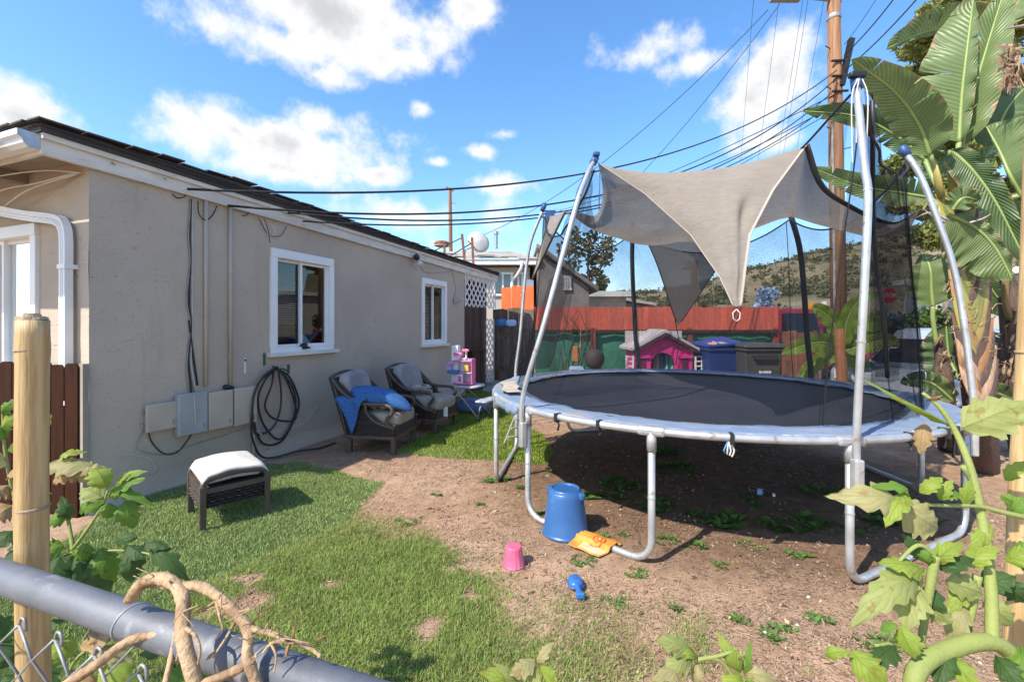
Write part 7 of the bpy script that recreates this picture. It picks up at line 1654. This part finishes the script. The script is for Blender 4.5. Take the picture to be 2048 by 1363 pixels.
# bamboo stakes
m_bam = pm('bamboo', (.52, .37, .175), (.39, .245, .10), scale=16, rough=.5, stretch=(6, 6, .35), bump=.25, bscale=60, band=(.4, .62), spots=((.27, .17, .085), 9, .58, .12))
m_bamt = pm('bamboo_cut', (.42, .33, .22), (.28, .2, .13), scale=30, rough=.95, bump=.6)
def bamboo(label, p0, p1, r, nodes, cat='stake'):
    p0, p1 = Vector(p0), Vector(p1); t = thing('bamboo_stake', label, cat, p0, group='bamboo stakes'); ax = (p1 - p0).normalized(); Ln = (p1 - p0).length
    pts = []; rs = []; ks = sorted(set([0, Ln] + [n for n in nodes if n < Ln]))
    for k in np.linspace(0, Ln, 60):
        dn = min(abs(k - n) for n in nodes); pts.append(p0 + ax * k + V(.0015 * math.sin(k * 9), 0, 0)); rs.append(r * (1 + .05 * math.exp(-(dn / .012) ** 2) - .01 * math.sin(k * 5)))
    b = MB(); b.tube(pts, rs, 24); b.build('culm', m_bam, t, smooth=True)
    for n in nodes:
        b = MB(); q = p0 + ax * n; b.tube([q - ax * .0025, q, q + ax * .0025], [r * 1.03, r * 1.075, r * 1.03], 24); b.build('node_ring', m_bamt, t, smooth=True)
    b = MB(); b.lathe([(r * .99, .0), (r * .9, .006), (r * .62, .004), (r * .5, .012), (r * .3, .002), (.0005, .003)], p1, 20, V(0, 0, 1).rotation_difference(ax).to_matrix()); b.v = [(x, y, z + .004 * nse(x * 90, y * 90, 1)) for x, y, z in b.v]; b.build('cut_end', m_bamt, t)
    return t
dB = .80
bx = at(64, 651, dB)
bamboo('thick bamboo stake standing behind the fence rail at the left', V(bx.x + .004, dB, 0), V(bx.x, dB, CH - (640 - HY) / F * dB), .0225, [.35, .78, 1.22, 1.505])
bx = at(2060, 651, .85); bamboo('bamboo stake at the right edge behind the tomato leaves', V(bx.x - .075, .85, 0), V(bx.x + .03, .85, 2.3), .0155, [.4, .8, 1.15, 1.5, 1.9])
# ---- tomato leaves
def tom_mat(name, c1, c2, transl=.5):
    m, nt, out = new_mat(name); N, L = nt.nodes.new, nt.links.new
    uv = N('ShaderNodeTexCoord'); sp = N('ShaderNodeSeparateXYZ'); L(uv.outputs['UV'], sp.inputs[0])
    def M_(op, a, b=None, c=None):
        n = N('ShaderNodeMath'); n.operation = op
        for i, v in enumerate((a, b, c)):
            if v is None: continue
            if isinstance(v, (int, float)): n.inputs[i].default_value = v
            else: L(v, n.inputs[i])
        return n.outputs[0]
    au = M_('ABSOLUTE', M_('SUBTRACT', sp.outputs[0], .5))
    ph = M_('SUBTRACT', sp.outputs[1], M_('MULTIPLY', au, .55))
    side = M_('POWER', M_('ABSOLUTE', M_('SINE', M_('MULTIPLY', ph, 22.0))), 9.0)          # bright where a lateral vein runs
    side = M_('SUBTRACT', 1.0, M_('POWER', M_('ABSOLUTE', M_('SINE', M_('MULTIPLY', ph, 20.0))), .28))
    midv = M_('SUBTRACT', 1.0, M_('MULTIPLY', au, 22.0)); mx_ = M_('MAXIMUM', side, midv); cl_ = N('ShaderNodeClamp'); L(mx_, cl_.inputs[0])
    nz = N('ShaderNodeTexNoise'); nz.inputs['Scale'].default_value = 22; nz.inputs['Detail'].default_value = 6; L(uv.outputs['Object'], nz.inputs['Vector'])
    mr = N('ShaderNodeMapRange'); mr.inputs['From Min'].default_value = .3; mr.inputs['From Max'].default_value = .7; L(nz.outputs[0], mr.inputs['Value'])
    mx = N('ShaderNodeMix'); mx.data_type = 'RGBA'; L(mr.outputs[0], mx.inputs[0]); mx.inputs[6].default_value = (*c1, 1); mx.inputs[7].default_value = (*c2, 1)
    m2 = N('ShaderNodeMix'); m2.data_type = 'RGBA'; sc = N('ShaderNodeMath'); sc.operation = 'MULTIPLY'; L(cl_.outputs[0], sc.inputs[0]); sc.inputs[1].default_value = .45; L(sc.outputs[0], m2.inputs[0]); L(mx.outputs[2], m2.inputs[6]); m2.inputs[7].default_value = (c2[0] * .6, c2[1] * .85, c2[2] * .5, 1)
    nb = N('ShaderNodeTexNoise'); nb.inputs['Scale'].default_value = 60; nb.inputs['Detail'].default_value = 5; L(uv.outputs['Object'], nb.inputs['Vector']); rb_ = N('ShaderNodeMapRange'); rb_.inputs['From Min'].default_value = .60; rb_.inputs['From Max'].default_value = .68; rb_.inputs['To Max'].default_value = .8; L(nb.outputs[0], rb_.inputs['Value'])
    m3 = N('ShaderNodeMix'); m3.data_type = 'RGBA'; L(rb_.outputs[0], m3.inputs[0]); L(m2.outputs[2], m3.inputs[6]); m3.inputs[7].default_value = (c1[0] * .75 + .04, c1[1] * .55 + .02, c1[2] * .5, 1); m2 = m3
    p = N('ShaderNodeBsdfPrincipled'); p.inputs['Roughness'].default_value = .6; L(m2.outputs[2], p.inputs['Base Color']); bp = N('ShaderNodeBump'); bp.inputs['Strength'].default_value = .5; bp.inputs['Distance'].default_value = .0015; bp.invert = True; L(cl_.outputs[0], bp.inputs['Height']); L(bp.outputs[0], p.inputs['Normal'])
    t = N('ShaderNodeBsdfTranslucent'); L(m2.outputs[2], t.inputs['Color']); ms = N('ShaderNodeMixShader'); ms.inputs[0].default_value = transl; L(p.outputs[0], ms.inputs[1]); L(t.outputs[0], ms.inputs[2]); L(ms.outputs[0], out.inputs['Surface']); return m
TM = {'p': tom_mat('tomato_pale', (.33, .38, .11), (.42, .44, .16)), 'y': tom_mat('tomato_yellow', (.36, .44, .07), (.28, .38, .055)), 'g': tom_mat('tomato_green', (.13, .26, .03), (.20, .33, .05)), 'd': tom_mat('tomato_dark', (.05, .11, .025), (.08, .15, .04)), 'b': tom_mat('tomato_dry', (.40, .26, .12), (.30, .18, .08), .2), 'c': tom_mat('tomato_cream', (.42, .40, .16), (.48, .42, .21))}
m_stem = pm('tomato_stem', (.30, .34, .09), (.24, .28, .08), scale=14, rough=.7, bump=.2, bscale=200, transl=.1)
def leaflet(b, base, tip, hw_, nrm, fold=.35, droop=.25, seed=0, lobes=4, twist=0.0):
    r = random.Random(seed); base, tip, nrm = Vector(base), Vector(tip), Vector(nrm).normalized(); L_ = (tip - base).length; t = (tip - base).normalized()
    s = t.cross(nrm).normalized(); nrm = s.cross(t).normalized(); n = 18; sg = 4
    ph = r.uniform(-.3, .3)
    pts = [base + t * (L_ * i / n) - nrm * (droop * L_ * (i / n) ** 2) + nrm * (droop * L_ * .5 * math.sin(math.pi * i / n)) for i in range(n + 1)]
    for side in (-1, 1):
        vs = []; uv = []
        for i in range(n + 1):
            v = i / n; pr = math.sin(math.pi * v ** .72) ** .8 * (1 - .25 * v); lob = .5 + .5 * math.cos((v * lobes + ph * side) * 2 * math.pi); pr *= .66 + .34 * lob ** .55 + .05 * math.cos(v * lobes * 6 * math.pi)
            pr = max(pr, .0)
            for j in range(sg + 1):
                q = j / sg; w = hw_ * pr * q; a = fold + .4 * q * fold + twist * side
                vs.append(pts[i] + s * side * w * math.cos(a) - nrm * w * math.sin(a) * (1 if fold > 0 else 1) + t * (w * .28) + nrm * .22 * hw_ * nse(v * 5 + seed, q * 2.5 * side, 1) * q); uv.append((.5 + side * .5 * q, v))
        k = sg + 1; b.add(vs, [(i * k + j, (i + 1) * k + j, (i + 1) * k + j + 1, i * k + j + 1) for i in range(n) for j in range(sg)], uv)
def cam_n(p): return (V(0, 0, CH) - Vector(p)).normalized()
def tomato(label, stems, leaves, base):
    t = thing('tomato_plant', label, 'plant', base, group='tomato plants along the near fence')
    for pts, r0, r1 in stems:
        p = smooth_path([at(*q) for q in pts], 6); n = len(p); b = MB(); b.tube(p, [(r0 + (r1 - r0) * i / (n - 1)) * .66 for i in range(n)], 10); b.build('stem', m_stem, t, smooth=True)
    for k, lf in enumerate(leaves):
        (x0, y0), (x1, y1), d0, d1, w, c = lf[:6]; tilt = lf[6] if len(lf) > 6 else .3; fold = lf[7] if len(lf) > 7 else .3
        A, B_ = at(x0, y0, d0), at(x1, y1, d1); nr = (cam_n(A) + V(0, 0, tilt) + V(-.2, 0, 0)).normalized(); big = 1.0 if base.x > 0 else 1.12; B_ = A + (B_ - A) * big; b = MB(); leaflet(b, A, B_, w * 1.12 * big / F * d0, nr, fold=fold, seed=k * 7 + 1, droop=.15 + .35 * ((k * 37 % 10) / 10), twist=.25 * math.sin(k * 2.1), lobes=5 if w > 30 else 4); b.build('leaf', TM[c], t, smooth=True)
    return t
tomato('tomato plant with pale veined leaves arching across the right foreground',
    [([(1830, 1440, .62), (1830, 1350, .62), (1880, 1305, .64), (1985, 1283, .66), (2060, 1345, .66)], .018, .018), ([(1985, 1285, .66), (1982, 1180, .68), (1968, 1060, .70), (1945, 950, .72), (1915, 870, .74), (1880, 815, .75), (1845, 785, .76)], .013, .004),
     ([(2080, 1040, .70), (2010, 1025, .70), (1955, 1012, .70), (1880, 1010, .69), (1830, 1008, .68)], .007, .003), ([(1870, 1110, .66), (1862, 1160, .66), (1850, 1230, .66), (1840, 1300, .66)], .010, .007), ([(1870, 1110, .66), (1835, 1090, .66), (1790, 1130, .66)], .006, .003),
     ([(1925, 930, .72), (1960, 1000, .72), (1970, 1075, .7)], .006, .004), ([(1850, 1290, .64), (1800, 1285, .64), (1750, 1290, .63)], .006, .003), ([(1955, 1150, .68), (1945, 1210, .68), (1935, 1260, .68)], .009, .007)],
    [((1922, 856), (2062, 800), .74, .70, 50, 'p', .2), ((1900, 850), (1764, 778), .75, .74, 20, 'y', .1, .9), ((1850, 800), (1880, 790), .76, .74, 14, 'b', .1, .9), ((1850, 845), (1838, 905), .76, .75, 22, 'b', .1, .5), ((1800, 1003), (1697, 985), .68, .66, 38, 'c', .2), ((1800, 1010), (1893, 1068), .68, .66, 44, 'c', .2),
     ((1815, 985), (1772, 1040), .67, .64, 22, 'y', .4), ((1815, 985), (1765, 962), .68, .66, 16, 'g', .5), ((1840, 985), (1880, 950), .68, .67, 18, 'y', .5), ((1880, 990), (1925, 985), .69, .68, 14, 'g', .5), ((1930, 1010), (1940, 960), .7, .69, 14, 'y', .3),
     ((1835, 1160), (1722, 1212), .66, .62, 34, 'p', .4), ((1835, 1165), (1808, 1250), .66, .63, 34, 'p', .2), ((1850, 1140), (1770, 1120), .66, .65, 26, 'y', .4), ((1860, 1130), (1836, 1090), .66, .66, 16, 'g', .3), ((1880, 1140), (1950, 1110), .67, .66, 20, 'd', .3), ((1890, 1160), (1980, 1190), .68, .66, 30, 'p', .3), ((1930, 1210), (1900, 1275), .68, .66, 26, 'c', .2),
     ((1860, 1170), (1870, 1250), .67, .66, 24, 'd', .1), ((1800, 1250), (1830, 1320), .63, .61, 26, 'y', .3), ((1760, 1260), (1790, 1245), .63, .62, 14, 'g', .4), ((1700, 1300), (1775, 1375), .62, .58, 34, 'y', .4), ((2000, 1160), (2060, 1210), .70, .68, 26, 'd', .3), ((2010, 1120), (2060, 1100), .70, .68, 28, 'y', .4), ((2010, 960), (2048, 920), .78, .76, 16, 'y', .4), ((2000, 990), (2040, 1010), .78, .76, 14, 'g', .4),
     ((1985, 1050), (1940, 1100), .7, .69, 16, 'y', .4), ((1900, 1310), (1950, 1375), .64, .6, 24, 'y', .4), ((1990, 1310), (2040, 1375), .64, .6, 26, 'd', .3), ((1930, 1100), (1985, 1130), .69, .67, 18, 'y', .3), ((2040, 1080), (2070, 1160), .7, .68, 24, 'g', .3), ((1650, 1310), (1690, 1300), .62, .6, 14, 'y', .4),
     ((1845, 1150), (1760, 1170), .67, .65, 30, 'p', .5), ((1850, 1200), (1905, 1250), .67, .65, 26, 'p', .3), ((1870, 1125), (1920, 1080), .67, .66, 20, 'y', .4), ((1930, 1130), (1990, 1090), .69, .67, 22, 'y', .4), ((1960, 1170), (2030, 1150), .69, .67, 26, 'd', .3), ((1965, 1200), (2030, 1250), .69, .66, 28, 'p', .3), ((1940, 1180), (1900, 1210), .69, .67, 20, 'y', .3), ((1850, 1120), (1815, 1075), .67, .66, 18, 'd', .4), ((1790, 1290), (1740, 1330), .63, .6, 26, 'd', .4), ((2020, 1030), (2060, 990), .72, .7, 20, 'g', .4), ((1880, 1000), (1900, 960), .69, .68, 14, 'y', .4), ((1900, 1300), (1870, 1370), .64, .61, 24, 'd', .3), ((2040, 1290), (2060, 1370), .66, .62, 26, 'g', .3)], V(.55, .66, 0))
tomato('low tomato shoots rising into the bottom edge of the frame',
    [([(1480, 1450, .60), (1480, 1380, .60), (1440, 1320, .60), (1395, 1318, .60)], .006, .003), ([(1080, 1450, .62), (1075, 1380, .62), (1065, 1330, .62)], .006, .003), ([(1480, 1400, .6), (1500, 1360, .6), (1480, 1300, .6)], .006, .003), ([(1395, 1318, .60), (1440, 1310, .6), (1475, 1296, .6)], .004, .003)],
    [((1388, 1300), (1320, 1278), .60, .59, 24, 'p', .4), ((1395, 1312), (1352, 1292), .60, .59, 12, 'y', .3), ((1385, 1315), (1330, 1340), .60, .58, 24, 'p', .3), ((1380, 1335), (1310, 1350), .60, .57, 20, 'c', .4), ((1395, 1325), (1388, 1372), .60, .59, 16, 'c', .2), ((1480, 1345), (1442, 1278), .60, .60, 20, 'y', .3), ((1490, 1350), (1500, 1285), .60, .60, 10, 'g', .3), ((1490, 1345), (1555, 1358), .60, .58, 16, 'c', .4), ((1485, 1350), (1450, 1385), .60, .58, 26, 'y', .4), ((1490, 1360), (1530, 1390), .60, .58, 20, 'g', .4),
     ((1070, 1320), (1020, 1345), .62, .60, 22, 'c', .4), ((1075, 1325), (1100, 1285), .62, .62, 14, 'c', .3), ((1075, 1330), (1060, 1375), .62, .60, 18, 'p', .3), ((1080, 1330), (1115, 1372), .62, .60, 16, 'y', .3), ((1020, 1370), (980, 1345), .62, .60, 26, 'y', .4), ((1040, 1370), (1000, 1330), .62, .6, 14, 'p', .4)], V(.25, .6, 0))
tomato('leafy green tomato plant beside the left bamboo stake',
    [([(150, 1180, 1.30), (147, 1110, 1.30), (140, 1060, 1.32), (135, 1030, 1.33)], .010, .006), ([(148, 1095, 1.30), (180, 1050, 1.32), (205, 1010, 1.34), (215, 980, 1.35)], .008, .004), ([(60, 1100, 1.2), (30, 1000, 1.2), (10, 900, 1.2), (5, 810, 1.2)], .008, .004), ([(150, 1110, 1.3), (220, 1100, 1.28), (290, 1105, 1.26), (350, 1125, 1.25)], .005, .003)],
    [((215, 985), (272, 955), 1.35, 1.33, 18, 'g', .6), ((215, 990), (285, 992), 1.35, 1.33, 13, 'g', .7), ((250, 1000), (265, 1050), 1.34, 1.33, 22, 'g', .2), ((205, 995), (165, 975), 1.34, 1.34, 20, 'p', .6), ((215, 975), (190, 930), 1.35, 1.36, 22, 'y', .5), ((210, 1000), (150, 1015), 1.34, 1.33, 20, 'g', .6), ((220, 1005), (212, 1035), 1.34, 1.33, 18, 'g', .4), ((140, 1040), (125, 1000), 1.32, 1.31, 14, 'd', .4), ((135, 1035), (95, 1040), 1.32, 1.30, 16, 'g', .4), ((230, 965), (275, 940), 1.35, 1.34, 12, 'y', .6),
     ((185, 930), (95, 925), 1.38, 1.35, 26, 'c', .6), ((180, 935), (100, 955), 1.38, 1.34, 22, 'b', .5), ((180, 930), (170, 965), 1.37, 1.36, 26, 'c', .3), ((195, 925), (185, 950), 1.37, 1.36, 16, 'c', .4), ((120, 915), (150, 900), 1.38, 1.37, 12, 'y', .5),
     ((150, 1105), (110, 1150), 1.3, 1.25, 30, 'd', .5), ((160, 1100), (165, 1160), 1.3, 1.26, 24, 'd', .4), ((200, 1095), (225, 1150), 1.28, 1.26, 24, 'g', .3), ((175, 1085), (155, 1120), 1.29, 1.27, 22, 'g', .5), ((230, 1085), (260, 1072), 1.28, 1.27, 14, 'd', .5), ((255, 1090), (285, 1110), 1.27, 1.25, 20, 'd', .4), ((270, 1100), (255, 1165), 1.27, 1.25, 22, 'd', .3), ((300, 1095), (365, 1145), 1.26, 1.23, 18, 'd', .4), ((290, 1085), (330, 1090), 1.26, 1.25, 14, 'd', .5), ((185, 1110), (210, 1185), 1.29, 1.25, 22, 'd', .4), ((120, 1110), (90, 1180), 1.28, 1.22, 30, 'd', .5), ((130, 1090), (95, 1100), 1.3, 1.27, 22, 'g', .5),
     ((5, 830), (28, 800), 1.2, 1.19, 12, 'g', .4), ((8, 860), (30, 830), 1.2, 1.18, 14, 'y', .4), ((10, 880), (-20, 850), 1.2, 1.18, 16, 'g', .4), ((15, 900), (40, 880), 1.2, 1.18, 14, 'g', .4), ((15, 930), (-30, 910), 1.2, 1.16, 22, 'c', .5), ((20, 950), (50, 930), 1.2, 1.17, 18, 'b', .5), ((20, 970), (-15, 985), 1.2, 1.16, 24, 'b', .4), ((25, 990), (60, 975), 1.2, 1.17, 20, 'c', .4), ((30, 1010), (-10, 1030), 1.2, 1.16, 24, 'b', .4), ((30, 1030), (70, 1040), 1.2, 1.17, 22, 'd', .4), ((35, 1060), (-5, 1080), 1.2, 1.15, 28, 'd', .4), ((40, 1070), (80, 1095), 1.2, 1.16, 26, 'd', .4), ((20, 1100), (50, 1130), 1.18, 1.13, 28, 'd', .4), ((95, 820), (88, 870), 1.25, 1.24, 8, 'y', .3)], V(-1.2, 1.3, 0))
tomato('withering yellowed tomato leaves behind the chain-link mesh',
    [([(120, 1420, .95), (150, 1320, .95), (230, 1270, .97)], .006, .003), ([(40, 1450, .95), (60, 1350, .95), (20, 1250, .97)], .006, .003)],
    [((160, 1290), (230, 1260), .96, .95, 22, 'b', .4), ((150, 1310), (110, 1280), .96, .95, 24, 'y', .4), ((180, 1300), (250, 1320), .96, .94, 24, 'c', .4), ((60, 1330), (100, 1370), .95, .92, 30, 'd', .4), ((50, 1320), (10, 1290), .95, .93, 28, 'd', .4), ((60, 1280), (100, 1245), .96, .95, 20, 'd', .4), ((20, 1280), (-10, 1240), .96, .94, 24, 'd', .4), ((200, 1330), (260, 1370), .95, .92, 26, 'y', .4), ((280, 1310), (330, 1290), .95, .93, 20, 'd', .4), ((330, 1340), (380, 1370), .94, .92, 22, 'g', .4), ((140, 1340), (170, 1400), .95, .92, 26, 'b', .4), ((420, 1340), (460, 1365), .92, .9, 18, 'd', .4), ((10, 1350), (40, 1400), .95, .92, 28, 'd', .4), ((220, 1280), (180, 1265), .96, .95, 16, 'b', .4)], V(-.85, .95, 0))
# dried vine gripping the rail
m_vine = pm('dry_vine', (.45, .315, .18), (.34, .215, .11), scale=30, rough=.75, stretch=(1, 1, 1), bump=.45, bscale=160, spots=((.20, .115, .06), 34, .50, .16))
vn = thing('dried_vine', 'thick dried tan vine twisted over the chain-link top rail', 'vine', railp(400, 1262))
def vtube(pts, r0, r1, name='branch'):
    p = smooth_path([at(x_, y_, d_ * .925) for x_, y_, d_ in pts], 7); n = len(p); b = MB(); b.tube(p, [(r0 + (r1 - r0) * i / (n - 1)) * .60 * (1 + .14 * nse(i * .3, r0 * 900, 1) + (.12 if i % 11 == 5 else 0)) for i in range(n)], 12); b.build(name, m_vine, vn, smooth=True)
vtube([(262, 1195, .66), (285, 1165, .645), (318, 1155, .63), (350, 1168, .62), (366, 1200, .60), (365, 1255, .575), (372, 1300, .56), (392, 1370, .55), (400, 1440, .55)], .0125, .0135)
vtube([(255, 1200, .665), (272, 1180, .66), (300, 1165, .65), (340, 1170, .63)], .008, .010)
vtube([(355, 1172, .62), (400, 1172, .615), (440, 1195, .605), (475, 1230, .59), (497, 1262, .575), (495, 1310, .56), (515, 1370, .55), (540, 1430, .55)], .0105, .010)
vtube([(497, 1255, .578), (530, 1262, .57), (575, 1277, .565), (620, 1295, .56), (642, 1312, .555)], .006, .0035)
vtube([(490, 1330, .56), (460, 1345, .56), (420, 1362, .55), (395, 1375, .55)], .008, .009)
vtube([(575, 1277, .565), (545, 1285, .56), (525, 1305, .555)], .004, .0025)
vtube([(440, 1195, .605), (412, 1215, .60), (400, 1222, .6)], .003, .0015, 'twig'); vtube([(432, 1200, .603), (440, 1235, .59), (445, 1260, .585), (430, 1280, .58)], .0035, .001, 'twig')
vtube([(475, 1232, .59), (455, 1270, .58), (435, 1300, .57), (425, 1315, .565)], .0035, .0015, 'twig'); vtube([(372, 1255, .57), (390, 1270, .562), (400, 1300, .556), (395, 1330, .555)], .004, .002, 'twig')
vtube([(540, 1283, .56), (552, 1310, .553), (548, 1345, .55)], .0025, .0015, 'twig'); vtube([(365, 1270, .57), (358, 1300, .565), (352, 1322, .56)], .003, .0015, 'twig'); vtube([(100, 1390, .62), (190, 1330, .62), (260, 1280, .64), (330, 1265, .64)], .011, .009); vtube([(330, 1370, .6), (345, 1300, .62), (352, 1262, .63)], .006, .004)
for k, (x0, y0, x1, y1, w) in enumerate(((412, 1213, 382, 1222, 7), (585, 1278, 592, 1245, 6), (580, 1280, 570, 1320, 9), (560, 1270, 545, 1305, 8), (630, 1285, 642, 1270, 7), (500, 1250, 525, 1222, 6), (515, 1235, 520, 1215, 5), (430, 1300, 412, 1318, 8), (610, 1290, 645, 1305, 6), (525, 1225, 545, 1205, 4))):
    b = MB(); A = at(x0, y0, .525); leaflet(b, A, at(x1, y1, .515), w * 1.25 / F * .52, cam_n(A) + V(.2, 0, .5), fold=.8, seed=k + 300, lobes=2); b.build('withered_leaf', TM['b'], vn, smooth=True)

rv = random.Random(12)          # fine dry tendrils on the vine
for k in range(16):
    x0, y0 = rv.choice(((370, 1230), (372, 1280), (440, 1200), (470, 1228), (495, 1280), (500, 1320), (530, 1264), (580, 1280), (350, 1172), (300, 1160))); x0 += rv.uniform(-8, 8); y0 += rv.uniform(-8, 8)
    vtube([(x0, y0, .56), (x0 + rv.uniform(-22, 26), y0 + rv.uniform(-16, 14), .555), (x0 + rv.uniform(-40, 46), y0 + rv.uniform(-22, 34), .55)], .0022, .0008, 'tendril')
